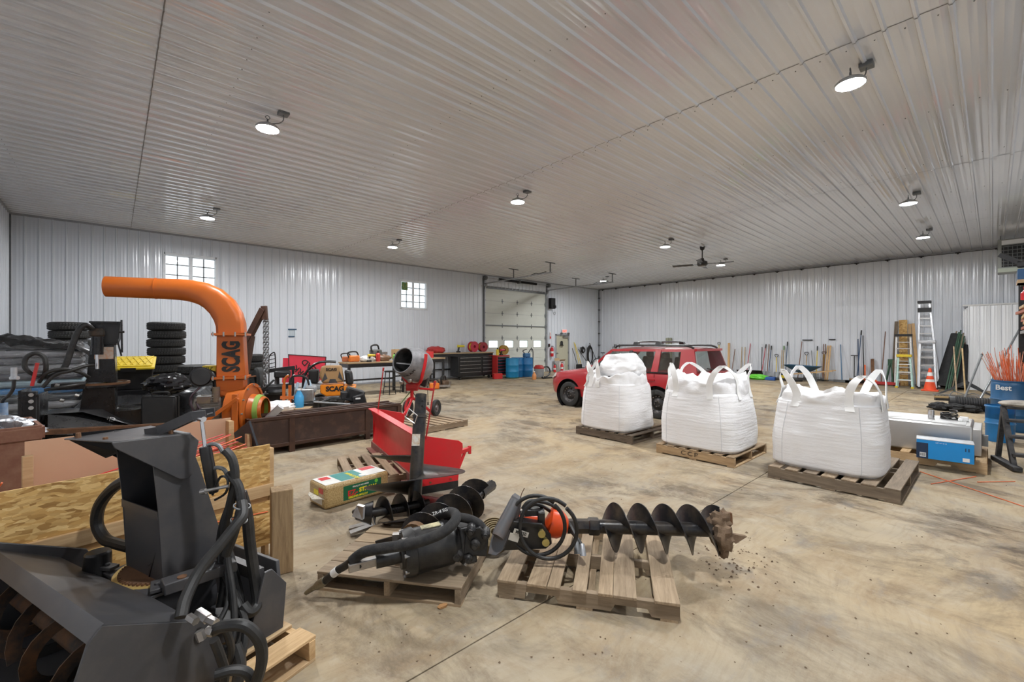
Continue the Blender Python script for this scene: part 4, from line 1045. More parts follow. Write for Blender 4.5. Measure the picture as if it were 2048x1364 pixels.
# ------------------------------------------------------------------ red station-wagon SUV
car = thing('suv', 'red five-door SUV with roof crossbars and black steel wheels', 'car', (9.42, 6.05, 0), R(90))
def carpaint():
    m, nt, b = nm('red_car_paint')
    n = noise(nt, coords(nt), 2.0, 5, .6)
    lk(nt, mixc(nt, ramp(nt, n, [(.45, 0.0), (.75, .35)]), (0.37, 0.012, 0.018), (0.30, 0.04, 0.035)), b.inputs['Base Color'])
    b.inputs['Roughness'].default_value = .32; b.inputs['Coat Weight'].default_value = .8; b.inputs['Coat Roughness'].default_value = .08
    return m
M_CAR = carpaint()
def lerp(t, *pts):
    for (x0, y0), (x1, y1) in zip(pts, pts[1:]):
        if t <= x1: return y0+(y1-y0)*max(0, (t-x0)/(x1-x0))
    return pts[-1][1]
def section(x):
    w = lerp(x, (-2.12, .70), (-1.95, .82), (-1.4, .865), (1.0, .865), (1.55, .83), (1.85, .74), (2.02, .58))
    zb = lerp(x, (-2.12, .38), (-1.9, .30), (-1.5, .24), (1.4, .22), (1.8, .26), (2.02, .34))
    zt = lerp(x, (-2.12, 1.00), (-1.7, 1.02), (.50, .99), (.70, .985), (1.2, .93), (1.7, .86), (1.92, .78), (2.02, .66))
    return [(0, zb), (w*.86, zb), (w*.955, zb+.06), (w*.985, zb+.20), (w, .55*zb+.45*zt), (w*.995, zt-.16), (w*.965, zt-.07), (w*.93, zt-.012), (w*.80, zt+.012), (0, zt+.035)]
xs = [-2.12, -2.06, -1.95, -1.7, -1.4, -1.0, -.5, 0, .45, .7, 1.0, 1.2, 1.45, 1.7, 1.85, 1.95, 2.02]
vs = []; n_ = None
for x in xs:
    h = section(x); ring = [(x, -y, z) for y, z in h[1:-1]][::-1]; ring = [(x, 0, h[-1][1])] + ring + [(x, 0, h[0][1])] + [(x, y, z) for y, z in h[1:-1]]
    n_ = len(ring); vs += ring
fs = [(i*n_+j, i*n_+(j+1) % n_, (i+1)*n_+(j+1) % n_, (i+1)*n_+j) for i in range(len(xs)-1) for j in range(n_)] + [tuple(range(n_)), tuple(range((len(xs)-1)*n_, len(xs)*n_))]
tmp = MB().add(vs, fs).build('body_shell', M_CAR, car)
cut = []
for wx in (1.22, -1.22):
    for s_ in (-1, 1):
        c = MB().cyl((wx, s_*.55, .325), (wx, s_*1.0, .325), .385, None, 32).build('cutter', M_BLACK, car); cut.append(c)
        b = tmp.modifiers.new('arch', 'BOOLEAN'); b.object = c; b.operation = 'DIFFERENCE'; b.solver = 'EXACT'
dg = bpy.context.evaluated_depsgraph_get()
me = bpy.data.meshes.new_from_object(tmp.evaluated_get(dg))
me.polygons.foreach_set('use_smooth', [True]*len(me.polygons)); me.set_sharp_from_angle(angle=.55)
tmp.modifiers.clear(); tmp.data = me; me.materials.clear(); me.materials.append(M_CAR)
for c in cut: bpy.data.objects.remove(c)
for wx in (1.22, -1.22):
    for s_ in (-1, 1):
        MB().lathe([(.384, -.2), (.384, .2)], 32, (wx, s_*.68, .325), (0, 1, 0)).lathe([(.384, 0), (0, 0)], 24, (wx, s_*.56, .325), (0, 1, 0)).build('wheel_well', M_BLACK, car)
# roof and pillars
def roofp(u, v):
    x = -1.92+u*2.0; s_ = (v-.5)*2
    y = s_*(.60 - .03*max(0, (x+.3)))*1.0
    z = 1.535 - .05*abs(s_)**3 - .05*max(0, (u-.72)/.28)**2 - .02*max(0, (.15-u)/.15)**2
    return (x, y, z)
MB().grid(roofp, 16, 12).grid(lambda u, v: (roofp(u, v)[0], roofp(u, v)[1], roofp(u, v)[2]-.035), 16, 12).build('roof', M_CAR, car)
for s_ in (-1, 1):
    MB().poly([(.10, s_*.60, 1.475), (-1.95, s_*.61, 1.50), (-1.95, s_*.625, 1.44), (.02, s_*.625, 1.42)], (0, -s_*.03, 0)).build('roof_side_rail', M_CAR, car)
    MB().bar((.60, s_*.80, .98), (.06, s_*.61, 1.45), .05, .06).build('a_pillar', M_CAR, car)
    MB().poly([(-.42, s_*.815, 1.0), (-.52, s_*.815, 1.0), (-.50, s_*.635, 1.45), (-.42, s_*.635, 1.45)], (0, -s_*.03, 0)).build('b_pillar', M_BLACK, car)
    MB().poly([(-1.06, s_*.82, .99), (-1.22, s_*.82, .99), (-1.20, s_*.635, 1.46), (-1.08, s_*.635, 1.46)], (0, -s_*.035, 0)).build('c_pillar', M_CAR, car)
    MB().poly([(-1.68, s_*.80, .99), (-2.06, s_*.79, .99), (-1.93, s_*.63, 1.48), (-1.66, s_*.635, 1.47)], (0, -s_*.04, 0)).build('d_pillar', M_CAR, car)
    for a, b_, c, d in ((.56, -.42, .04, -.42), (-.52, -1.06, -.50, -1.08), (-1.22, -1.68, -1.20, -1.66)):
        MB().add([(a, s_*.805, .995), (b_, s_*.81, .995), (d, s_*.632, 1.44), (c, s_*.628, 1.43)], [(0, 1, 2, 3)]).build('side_window', M_CARGLASS, car)
    MB().bar((.62, s_*.835, .985), (-2.0, s_*.835, .99), .02, .03).build('belt_molding', M_BLACK, car)
    for x in (-.47, -1.16): MB().bar((x, s_*.866, .40), (x, s_*.85, .97), .004, .006, (1, 0, 0)).build('door_gap', M_INK, car)
    for x in (-.35, -1.02): MB().bar((x, s_*.872, .83), (x-.16, s_*.872, .83), .025, .035).build('door_handle', M_CAR, car)
    MB().ell((.50, s_*.95, 1.03), (.08, .10, .075), 14, 9).bar((.50, s_*.82, 1.0), (.50, s_*.90, 1.0), .05, .04).build('door_mirror', M_CAR, car)
    MB().bar((1.0, s_*.872, .50), (-.9, s_*.872, .50), .02, .05).build('side_molding', M_CAR, car)
    MB().poly([(1.97, s_*.50, .66), (1.86, s_*.74, .68), (1.72, s_*.79, .74), (1.76, s_*.70, .82), (1.94, s_*.50, .78)], (.012, s_*.02, .012)).build('headlamp', mat('headlamp_lens', (0.75, 0.74, 0.72), .15, .2), car)
    MB().poly([(-2.08, s_*.70, .80), (-2.0, s_*.83, .80), (-2.0, s_*.82, 1.0), (-2.08, s_*.70, 1.0)], (-.02, s_*.012, 0)).build('tail_lamp', mat('tail_lens', (0.45, 0.01, 0.015), .15), car)
    MB().tube([(.0, s_*.57, 1.50), (-.08, s_*.575, 1.555), (-.5, s_*.575, 1.57), (-1.6, s_*.575, 1.57), (-1.80, s_*.575, 1.555), (-1.9, s_*.57, 1.51)], .022, 8, 4).build('roof_rail', M_BLKPL, car)
for x in (-.55, -1.10):
    mb = MB().tube([(x, -.58, 1.60), (x, -.40, 1.645), (x, .40, 1.645), (x, .58, 1.60)], .018, 8, 4)
    for s_ in (-1, 1): mb.poly([(x-.07, s_*.60, 1.56), (x+.07, s_*.60, 1.56), (x+.05, s_*.58, 1.645), (x-.04, s_*.58, 1.645)], (0, -s_*.09, 0))
    mb.build('crossbar', M_BLKPL, car)
MB().add([(.62, -.76, .99), (.62, .76, .99), (.72, .4, .99), (.72, -.4, .99), (.06, -.585, 1.465), (.06, .585, 1.465)], [(0, 3, 2, 1, 5, 4)]).build('windshield', M_CARGLASS, car)
MB().add([(-2.08, -.74, 1.0), (-2.08, .74, 1.0), (-1.95, .58, 1.46), (-1.95, -.58, 1.46)], [(0, 1, 2, 3)]).build('rear_window', M_CARGLASS, car)
MB().bar((-2.095, -.76, .99), (-2.095, .76, .99), .03, .05).bar((-1.965, -.62, 1.48), (-1.965, .62, 1.48), .05, .05).build('tailgate_frame', M_CAR, car)
MB().bar((-2.10, -.2, 1.03), (-2.10, .4, 1.10), .015, .02).build('rear_wiper', M_BLACK, car)
MB().bx(-2.20, -2.05, -.80, .80, .36, .58).build('rear_bumper', M_CAR, car, bevel=.04)
MB().bx(1.98, 2.05, -.45, .45, .62, .74).build('grille', M_BLACK, car, bevel=.01)
MB().box((.28, 0, 1.03), (.5, 1.45, .14)).build('dashboard', M_BLKPL, car, bevel=.04)
for x in (-.12, -.95):
    for y in (-.38, .38):
        MB().box((x-.18, y, 1.10), (.13, .46, .40), Matrix.Rotation(R(-12), 3, 'Y')).box((x-.23, y, 1.34), (.09, .26, .15)).build('seat', mat('seat_fabric', (0.15, 0.14, 0.115), .9), car, bevel=.04)
def car_wheel(x, s_):
    c = V(x, s_*.76, .318); ax_ = V(0, s_, 0)
    ty = MB().lathe([(.205, -.09), (.27, -.10), (.305, -.085), (.318, -.05), (.318, .05), (.305, .085), (.27, .10), (.205, .09)], 36, c, ax_, True).build('tire', M_RUBBER, car)
    MB().lathe([(0, .045), (.05, .05), (.06, .07), (.10, .055), (.14, .03), (.185, .055), (.20, .085), (.212, .09), (.212, .0), (.2, .0)], 30, c, ax_).build('rim', mat('black_steel_rim', (0.02, 0.02, 0.022), .4, .3, (0.12, 0.10, 0.09), .5, 9), ty)
    hb = MB()
    for k in range(14):
        q = 2*PI*k/14; p = c+V(.165*math.cos(q), s_*.047, .165*math.sin(q)); hb.cyl(p, p+ax_*.008, .011, None, 8)
    for k in range(5):
        q = 2*PI*k/5; p = c+V(.057*math.cos(q), s_*.05, .057*math.sin(q)); hb.cyl(p, p+ax_*.03, .010, None, 6)
    hb.build('lug_and_vent', M_STEEL, ty)
for x in (1.22, -1.22):
    for s_ in (-1, 1): car_wheel(x, s_)

# ------------------------------------------------------------------ bulk bags
def fabric():
    m, nt, b = nm('woven_white_fabric')
    v = coords(nt, (1, 1, 1))
    n1 = noise(nt, coords(nt, (5, 5, 60)), 1.0, 4, .6, .8)
    n2 = noise(nt, v, 3, 5, .6)
    c = mixc(nt, ramp(nt, n2, [(.4, 0.0), (.8, .5)]), (0.86, 0.86, 0.87), (0.76, 0.75, 0.73))
    lk(nt, c, b.inputs['Base Color']); b.inputs['Roughness'].default_value = .5
    b.inputs['Transmission Weight'].default_value = 0
    ad = nd(nt, 'ShaderNodeMath', operation='ADD'); lk(nt, n1, ad.inputs[0])
    n3 = noise(nt, coords(nt, (1, 1, 2.5)), 9, 5, .6, 1.2); mu = nd(nt, 'ShaderNodeMath', operation='MULTIPLY'); lk(nt, n3, mu.inputs[0]); mu.inputs[1].default_value = 1.2
    lk(nt, mu.outputs[0], ad.inputs[1])
    bump(nt, b, ad.outputs[0], .28, .012); return m
M_BAG = fabric()
M_LOOP = mat('white_webbing', (0.86, 0.86, 0.85), .7, 0, (0.74, 0.73, 0.70), .4, 10)
def fbn(x, y, z, o=3):
    s_ = 0; a = 1
    for _ in range(o): s_ += a*mnoise.noise(V(x, y, z)); x *= 2.03; y *= 2.03; z *= 2.03; a *= .5
    return s_
def bulk_bag(label, loc, wx, wy, zb, hb, ht, lean=(0, 0), seed=0, spout=False, loops=((1, 1), (1, -1), (-1, 1), (-1, -1)), lh=.3, rz=0.0):
    t = thing('bulk_bag', label, 'bag', loc, rz, 'white bulk bags on pallets')
    NU, NV = 120, 84
    body_h = hb-zb
    def f(u, v):
        q = 2*PI*u; z = v
        if v < .78:                                   # filled body
            k = v/.78
            zz = zb+body_h*k
            p = 5.0-1.6*k
            c_, s_ = math.cos(q), math.sin(q)
            rr = 1/((abs(c_)**p+abs(s_)**p)**(1/p))
            bulge = .95+.055*math.sin(min(1, k*.9+.12)*PI)**.7-.03*k
            if k < .05: bulge *= .93+.07*(k/.05)
            x, y = wx/2*rr*c_*bulge, wy/2*rr*s_*bulge
            # tension creases run round the bag, strongest below the shoulder
            cre = .0045*fbn(q*1.6+seed, zz*34, seed, 3)*(.35+.65*k)+.0022*math.sin(zz*190+3*fbn(q*2, zz*4, seed))*(.5+.5*mnoise.noise(V(q*2, zz*6, seed+5)))
            cre += .016*fbn(q*1.1, zz*3, seed+9, 2)
            n = V(c_, s_, 0)
            return V(x, y, zz)+n*cre+V(lean[0]*k, lean[1]*k, 0)
        k = (v-.78)/.22                               # slack top, folded in
        c_, s_ = math.cos(q), math.sin(q)
        rr = 1/((abs(c_)**2.6+abs(s_)**2.6)**(1/2.6))
        if k < .55:
            kk = k/.55
            zz = hb+(ht-hb)*math.sin(kk*PI/2)
            sc = .92+.02*math.sin(kk*PI)-.06*kk
            cr = (.06*fbn(q*2.2+seed, zz*4, seed+3, 4))*math.sin(min(1, kk*1.3+.1)*PI/2)
            zz += .10*fbn(q*1.6, seed*1.7, 2.2, 2)*kk
        else:
            kk = (k-.55)/.45
            zz = ht-.07*kk+.05*(1-kk)*fbn(q*2.5, seed, 1.0)+.06*fbn(c_*(1-kk)*2.4+seed, s_*(1-kk)*2.4, 3, 3)
            zz += .10*fbn(q*1.6, seed*1.7, 2.2, 2)*(1-kk)
            sc = .86*(1-kk)+.001; cr = .05*fbn(q*2+seed, kk*3, 4)*(1-kk)
        return V(wx/2*rr*c_*sc+lean[0], wy/2*rr*s_*sc+lean[1], zz)+V(c_, s_, 0)*cr
    def g(u, v):
        p = f(u, v)
        return p
    ob = MB().grid(g, NU, NV, True).build('bag_body', M_BAG, t)
    for q in (.10, .40, .60, .90):
        MB().tube([f(q, .01+.76*j/24)+V(math.cos(2*PI*q), math.sin(2*PI*q), 0)*.001 for j in range(25)], .003, 5, 1).build('sewn_seam', mat('grey_thread', (0.62, 0.63, 0.66), .8), t)
    if spout:                                        # gathered filling skirt standing up
        def h(u, v):
            q = 2*PI*u; c_, s_ = math.cos(q), math.sin(q)
            rr = 1/((abs(c_)**2.8+abs(s_)**2.8)**(1/2.8))
            sc = (.30+.05*math.sin(v*5)-.05*v)*(1+.16*fbn(q*1.6, v*2.5, seed+1))
            if v > .82: sc *= max(0, 1-(v-.82)/.18)
            zz = ht-.04+.36*min(v, .85)/.85+.05*fbn(q*1.3, seed, v*2)*(v > .3)
            return V(wx*sc*rr*c_+lean[0]-.02, wy*sc*1.08*rr*s_+lean[1]-.09, zz)
        MB().grid(h, 48, 26, True).build('filling_skirt', M_BAG, t)
    for i, (sx_, sy_) in enumerate(loops):
        rs_ = random.Random(seed*10+i)
        # each lifting loop spans a corner, sewn to the two adjoining sides
        qa, qb = math.atan2(sy_*wy*.42, sx_*wx*.93), math.atan2(sy_*wy*.93, sx_*wx*.42)
        fa = lambda q, v_: f((q/(2*PI)) % 1.0, v_)*1.0 + V(math.cos(q), math.sin(q), 0)*.012
        A, B = fa(qa, .86), fa(qb, .86); A2, B2 = fa(qa, .72), fa(qb, .72); A1, B1 = fa(qa, .79), fa(qb, .79)
        top = V(sx_*(wx/2*.74)+lean[0]+rs_.uniform(-.06, .06), sy_*(wy/2*.74)+lean[1]+rs_.uniform(-.06, .06), ht+lh+rs_.uniform(-.05, .04))
        dn = V(0, 0, -.22)
        wv = (B-A).normalized()*.07
        path = curve([A2, A1, A, A.lerp(top, .55)+V(sx_*.03, sy_*-.02, 0), top+(A-top)*.10, top+(B-top)*.10, B.lerp(top, .55)+V(-sx_*.02, sy_*.03, 0), B, B1, B2], 5)
        mb = MB(); nn_ = len(path)
        side_a = V(0, 1, 0); side_b = V(1, 0, 0)
        pv = []
        for j, p in enumerate(path):
            k = j/(nn_-1)
            k = min(1, max(0, (k-.3)/.4))
            s2 = (side_a*(1-k)*-sy_*sx_ + side_b*k*(1)).normalized() if True else side_a
            if s2.length < .1: s2 = side_a
            nrm = (path[min(j+1, nn_-1)]-path[max(j-1, 0)]).normalized().cross(s2)
            nrm = nrm.normalized()*.0035 if nrm.length > 1e-5 else V(0, 0, .0035)
            w2 = .044
            pv += [p-s2*w2-nrm, p+s2*w2-nrm, p+s2*w2+nrm, p-s2*w2+nrm]
        fs = []
        for j in range(nn_-1):
            for q in range(4): fs.append((j*4+q, j*4+(q+1) % 4, (j+1)*4+(q+1) % 4, (j+1)*4+q))
        mb.add(pv, fs).build('lifting_loop', M_LOOP, t)
    return t
pallet('dark weathered pallet under the bulk bag nearest the car', (6.82, 4.48, 0), R(90), 1.16, 1.32, 7, M_PALLET_DK, h=.14)
pallet('tan pallet stencilled CCP under the middle bulk bag', (6.60, 2.83, 0), R(90), 1.12, 1.2, 7, wood('pallet_wood_tan', (0.44, 0.32, 0.19), (0.28, 0.19, 0.105), (0.19, 0.12, 0.07)), h=.14)
pallet('grey-brown pallet under the right-hand bulk bag', (6.72, 1.24, 0), R(90), 1.22, 1.62, 7, wood('pallet_wood_greybrown', (0.30, 0.235, 0.165), (0.16, 0.12, 0.08), (0.10, 0.075, 0.05)), h=.15, bw=.13)
bulk_bag('white bulk bag with a gathered standing top, nearest the car', (6.66, 4.53, 0), 1.00, 1.06, .14, .93, 1.10, (-.02, -.02), 1, True, loops=((-1, 1), (-1, .35)), lh=.22)
bulk_bag('middle white bulk bag with four upright loops', (6.58, 2.86, 0), 1.10, 1.16, .14, .92, 1.14, (0, .02), 4, lh=.24)
bulk_bag('largest white bulk bag, on the right by the aluminium tank', (6.52, 1.36, 0), 0.96, 1.12, .15, .94, 1.06, (-.02, -.02), 8, lh=.28)
txp = thing('stencil_mark', 'black CCP stencil on the side of the middle pallet', 'marking', (5.993, 2.88, .075))
text('stencil_lettering', 'CCP', .085, mat('faded_ink', (0.07, 0.05, 0.035), .9), txp, (0, 0, 0), frame((0, -1, 0), (-1, 0, 0)), .0008, .0, 1.3, space=1.35)
def pick(root, u, v, y=0.0):
    """local point of a thing where the line of sight (u, v) meets its local plane y"""
    a = root.rotation_euler.z; X, Y = V(math.cos(a), math.sin(a), 0), V(-math.sin(a), math.cos(a), 0)
    dr = at(u, v, 1.0)-V(0, 0, HC); o = V(0, 0, HC)-root.location
    t = (y-o.dot(Y))/dr.dot(Y); p = o+dr*t
    return V(p.dot(X), y, p.z)
# ------------------------------------------------------------------ tyres stacked by the left wall
def tyre_mesh(ro=.355, ri=.19, w=.20, blocks=44):
    prof = [(ri, -.40), (ri+.03, -.48), ((ri+ro)/2, -.50), (ro-.04, -.46), (ro-.006, -.36), (ro, -.24), (ro-.012, -.22), (ro-.012, -.19), (ro, -.17), (ro, -.03), (ro-.012, -.015), (ro-.012, .015), (ro, .03), (ro, .17), (ro-.012, .19), (ro-.012, .22), (ro, .24), (ro-.006, .36), (ro-.04, .46), ((ri+ro)/2, .50), (ri+.03, .48), (ri, .40)]
    n = blocks*2; vs = []
    for r, h in prof:
        for j in range(n):
            rr = r - (.010 if (r > ro-.008 and j % 2) else 0)
            q = 2*PI*(j + (.6 if h > 0 else 0)*(r > ro-.02))/n
            vs.append((rr*math.cos(q), rr*math.sin(q), h*w))
    k = len(prof)
    fs = [(i*n+j, i*n+(j+1) % n, ((i+1) % k)*n+(j+1) % n, ((i+1) % k)*n+j) for i in range(k) for j in range(n)]
    me = MB().add(vs, fs).mesh('tire'); me.materials.append(M_RUBBER); return me
TY = tyre_mesh()
def tyre_stack(r, d, n, ph, lab, grp, dz=.19, s_=1.0):
    base = cw(r, d)
    names = ['bottom', 'second', 'third', 'fourth', 'fifth', 'sixth', 'seventh', 'eighth', 'ninth', 'tenth', 'eleventh', 'twelfth']
    for k in range(n):
        o = bpy.data.objects.new('tire', TY); COL.objects.link(o)
        o.location = base+V(random.uniform(-.02, .02), random.uniform(-.02, .02), dz/2+.005+k*dz); o.rotation_euler = (0, 0, random.uniform(0, 6)); o.scale = (s_, s_, dz/.20)
        tag(o, ('top' if k == n-1 else names[k]+' from the floor') + ' tire ' + lab, 'tire', grp)
DT = 10.0
tyre_stack((333-1024)/875*DT, DT, 11, 0, 'in the tallest stack right of the yellow lid', 'tall tire stack')
tyre_stack((139-1024)/875*DT, DT, 11, 0, 'in the stack behind the shrink-wrapped load', 'tire stack behind the wrapped load')
tyre_stack((393-1024)/875*9.6, 9.6, 6, 0, 'in the low stack left of the orange tower', 'low tire stack')
tyre_stack((503-1024)/875*11, 11, 7, 0, 'in the stack just right of the orange tower', 'tire stack right of the orange tower', .19, .86)

# ------------------------------------------------------------------ shrink-wrapped pallet load
sw = cframe('wrapped_load', 'shrink-wrapped pallet load of layered bags at the far left', 'pallet load', -8.35, 7.7, 42)
cols = [(0.05, 0.05, 0.055), (0.18, 0.18, 0.19), (0.03, 0.03, 0.032), (0.22, 0.22, 0.23), (0.04, 0.045, 0.05), (0.02, 0.14, 0.33), (0.20, 0.28, 0.32), (0.05, 0.05, 0.06), (0.16, 0.16, 0.17), (0.06, 0.06, 0.065), (0.20, 0.20, 0.21), (0.03, 0.03, 0.03)]
for k in range(12):
    m_ = mat('bag_layer_%d' % k, cols[k], .35, 0, tuple(min(1, c*2.2) for c in cols[k]), .6, 5, (1, 1, 14))
    MB().box((random.uniform(-.02, .02), random.uniform(-.02, .02), .14+.06+.125*k), (1.20, 1.05, .118)).build('bag_layer', m_, sw, bevel=.045)
pmat = wood('load_pallet', (0.35, 0.28, 0.2), (0.2, 0.16, 0.11), (0.12, 0.09, 0.06))
MB().bx(-.6, .6, -.5, .5, .10, .13).bx(-.6, .6, -.5, -.44, 0, .1).bx(-.6, .6, -.04, .04, 0, .1).bx(-.6, .6, .44, .5, 0, .1).build('pallet_base', pmat, sw)
def filmm():
    m, nt, b = nm('stretch_film'); out = nt.nodes['Material Output']
    t = nd(nt, 'ShaderNodeBsdfTransparent'); g = nd(nt, 'ShaderNodeBsdfGlossy'); g.inputs['Roughness'].default_value = .12; g.inputs[0].default_value = (.8, .82, .85, 1)
    n = noise(nt, coords(nt, (2, 2, 9), 'Object', (0, R(12), 0)), 2.5, 5, .65, 1.5)
    mx = nd(nt, 'ShaderNodeMixShader'); lk(nt, ramp(nt, n, [(.40, .04), (.72, .38)]), mx.inputs[0])
    lk(nt, t.outputs[0], mx.inputs[1]); lk(nt, g.outputs[0], mx.inputs[2]); lk(nt, mx.outputs[0], out.inputs[0])
    bb = nd(nt, 'ShaderNodeBump'); bb.inputs['Strength'].default_value = .8; bb.inputs['Distance'].default_value = .02; lk(nt, n, bb.inputs['Height']); lk(nt, bb.outputs[0], g.inputs['Normal'])
    return m
FILM = filmm()
def sq(u, w, l, p=9):
    q = 2*PI*u; c_, s_ = math.cos(q), math.sin(q); rr = 1/((abs(c_)**p+abs(s_)**p)**(1/p)); return w*rr*c_, l*rr*s_
def filmf(u, v):
    x, y = sq(u, .625, .55); z = .10+1.56*v
    return V(x, y, z)*1 + V(x, y, 0)*.02*fbn(u*6, v*4, 2)
MB().grid(filmf, 64, 20, True).build('film_wrap', FILM, sw)
tarp = mat('black_poly_sheet', (0.012, 0.012, 0.013), .22, 0, (0.05, 0.05, 0.05), .4, 6, bmp=.2)
MB().grid(lambda u, v: V((u-.5)*1.36, (v-.5)*1.22, 1.68+.20*(.5-u)+.09*fbn(u*4, v*4, 1, 4)-.30*max(0, abs(u-.5)-.44)*5-.3*max(0, abs(v-.5)-.44)*5), 40, 40).build('black_top_sheet', tarp, sw)

# ------------------------------------------------------------------ black snow blower behind the crate
D2 = 6.2
s2 = cframe('snow_blower', 'black snow blower with tall chute and hydraulic cylinder beside the wrapped load', 'snow blower', (205-1024)/875*D2, D2, 38)
T = lambda u, v, d=0: pick(s2, u, v, d)
GB = mat('gloss_black_steel', (0.007, 0.007, 0.008), .26, 0, (0.05, 0.047, 0.042), .22, 5)
MB().poly([T(172, 765), T(232, 765), T(228, 690), T(180, 690)], (0, .32, 0)).build('chute', GB, s2, bevel=.005)
MB().poly([T(180, 645), T(241, 645), T(238, 676), T(232, 690), T(204, 690), T(196, 662), T(182, 655)], (0, .36, 0)).build('deflector', GB, s2, bevel=.005)
MB().bar(T(178, 644, -.02), T(243, 645, -.02), .03, .025).cyl(T(243, 640, -.02), T(244, 705, -.02), .012, None, 8).cyl(T(238, 664, -.03), T(249, 664, -.03), .016, None, 8).bar(T(234, 678, -.02), T(243, 712, -.02), .015, .02).build('linkage', GB, s2)
MB().cyl(T(195, 672, -.12), T(194, 709, -.12), .068, None, 20).build('cylinder_barrel', GB, s2)
MB().loft([(T(193, 657, -.12), .06), (T(193, 662, -.12), .085), (T(194, 671, -.12), .085), (T(194, 673, -.12), .07)], 18).build('cylinder_cap', mat('rusty_black', (0.03, 0.025, 0.02), .6, .2, (0.16, 0.09, 0.05), .8, 9), s2)
MB().cyl(T(194, 709, -.12), T(195, 738, -.12), .020, None, 12).build('cylinder_rod', M_CHROME, s2)
MB().box(T(208, 706, -.03), (.20, .006, .17)).build('warning_decal', mat('decal_white_orange', (0.60, 0.55, 0.48), .5, 0, (0.62, 0.20, 0.03), .9, 14), s2)
MB().cyl(T(200, 772, .16), T(200, 766, .16), .32, None, 32).build('turntable', GB, s2)
MB().lathe([(.30, 0), (.33, 0), (.33, .03), (.30, .03)], 36, T(200, 768, .16), None, True).build('ring_gear', M_RUST, s2)
MB().box(T(140, 772, -.05), (.34, .2, .09)).build('rotator_motor', GB, s2, bevel=.01)
MB().poly([T(166, 775), T(230, 775), T(232, 828), T(158, 828)], (0, .34, 0)).build('fan_housing', GB, s2, bevel=.006)
# auger housing: sloping hood and side plates
MB().poly([T(95, 828, -.3), T(170, 822, -.1), T(288, 852, -.1), T(295, 870, -.25), T(95, 870, -.5)], (0, .15, 0)).build('housing_front', GB, s2, bevel=.006)
MB().add([T(170, 816, .1), T(235, 814, .2), T(300, 850, .2), T(286, 856, -.2), T(165, 824, -.25)], [(0, 1, 2, 3, 4)]).add([T(95, 828, -.3), T(165, 824, -.25), T(170, 816, .1), T(105, 820, .1)], [(0, 1, 2, 3)]).build('housing_hood', mat('dusty_black_steel', (0.025, 0.025, 0.027), .3, 0, (0.11, 0.10, 0.095), .45, 5), s2)
MB().box(V(-.02, .30, .34), (1.5, .6, .68)).build('housing_body', GB, s2, bevel=.02)
MB().box(V(-.02, .30, .0+.02), (1.52, .62, .04)).build('skid_base', GB, s2)
MB().bx(T(48, 0).x, T(84, 0).x, -.30, -.22, .02, 1.02).bx(T(48, 0).x, T(56, 0).x, -.30, .2, .02, 1.04).bx(T(84, 0).x, T(90, 0).x, -.3, .2, .02, .98).build('mount_frame', GB, s2, bevel=.006)
for v in (790, 803, 816): MB().cyl(T(62, v, -.31), T(62, v, -.33), .025, None, 8).build('mount_bolt', M_STEEL, s2)
hz = lambda nme, pts, r: MB().tube([T(*p) for p in pts], r, 10, 5).build(nme, M_HOSE, s2)
hz('hose', [(95, 755, -.2), (125, 740, -.25), (137, 715, -.25), (145, 690, -.25), (158, 660, -.22), (172, 650, -.2), (184, 658, -.15)], .035)
hz('hose', [(88, 755, -.22), (92, 735, -.3), (88, 714, -.3), (70, 707, -.3), (52, 716, -.3), (50, 735, -.3), (66, 748, -.28), (85, 752, -.25)], .027)
hz('hose', [(78, 765, -.25), (95, 745, -.3), (130, 738, -.3), (160, 745, -.25), (178, 755, -.15)], .022)
hz('hose', [(85, 775, -.3), (110, 750, -.3), (140, 742, -.3), (170, 732, -.25), (188, 730, -.2)], .022)
hz('hose', [(90, 780, -.3), (120, 775, -.35), (150, 770, -.3), (168, 768, -.2)], .02)
MB().bar(T(64, 772, -.34), T(75, 726, -.34), .05, .03).build('red_pin_lever', M_REDD, s2)
for u, v in ((150, 790), (120, 800), (110, 770)): MB().cyl(T(u, v, -.2), T(u+8, v+2, -.2), .022, None, 6).build('hydraulic_fitting', M_STEEL, s2)
text('hood_lettering', 'JD', .10, M_WHITE, s2, T(222, 839, -.15), frame((1, 0, -.2), (0, -1, .9)), .001)

# trailer jack
tj = cframe('trailer_jack', 'trailer tongue jack with silver crank tube at the left edge', 'jack', (15-1024)/875*4.6, 4.6, 0)
T2 = lambda u, v, d=0: V((u-15)/875*4.6, d, HC-(v-CY)/875*4.6)
MB().cyl(T2(28, 758), T2(28, 735), .025, None, 14).cyl(T2(22, 756), T2(36, 756), .02, None, 10).build('crank_tube', M_GALV, tj)
MB().tube([T2(28, 760), T2(26, 778), T2(16, 792), T2(6, 800), T2(4, 812)], .016, 8).build('bent_handle', M_BLACK, tj)
MB().cyl(T2(5, 806), T2(6, 850), .04, None, 14).build('blue_grip', mat('dusty_blue', (0.10, 0.20, 0.36), .5, 0, (0.4, 0.42, 0.44), .7, 9), tj)
MB().cyl(T2(6, 850), V(T2(6, 850).x, 0, .03), .03, None, 12).cyl((T2(6, 850).x, 0, .03), (T2(6, 850).x, 0, 0), .09, None, 16).build('jack_leg', M_DKGAL, tj)

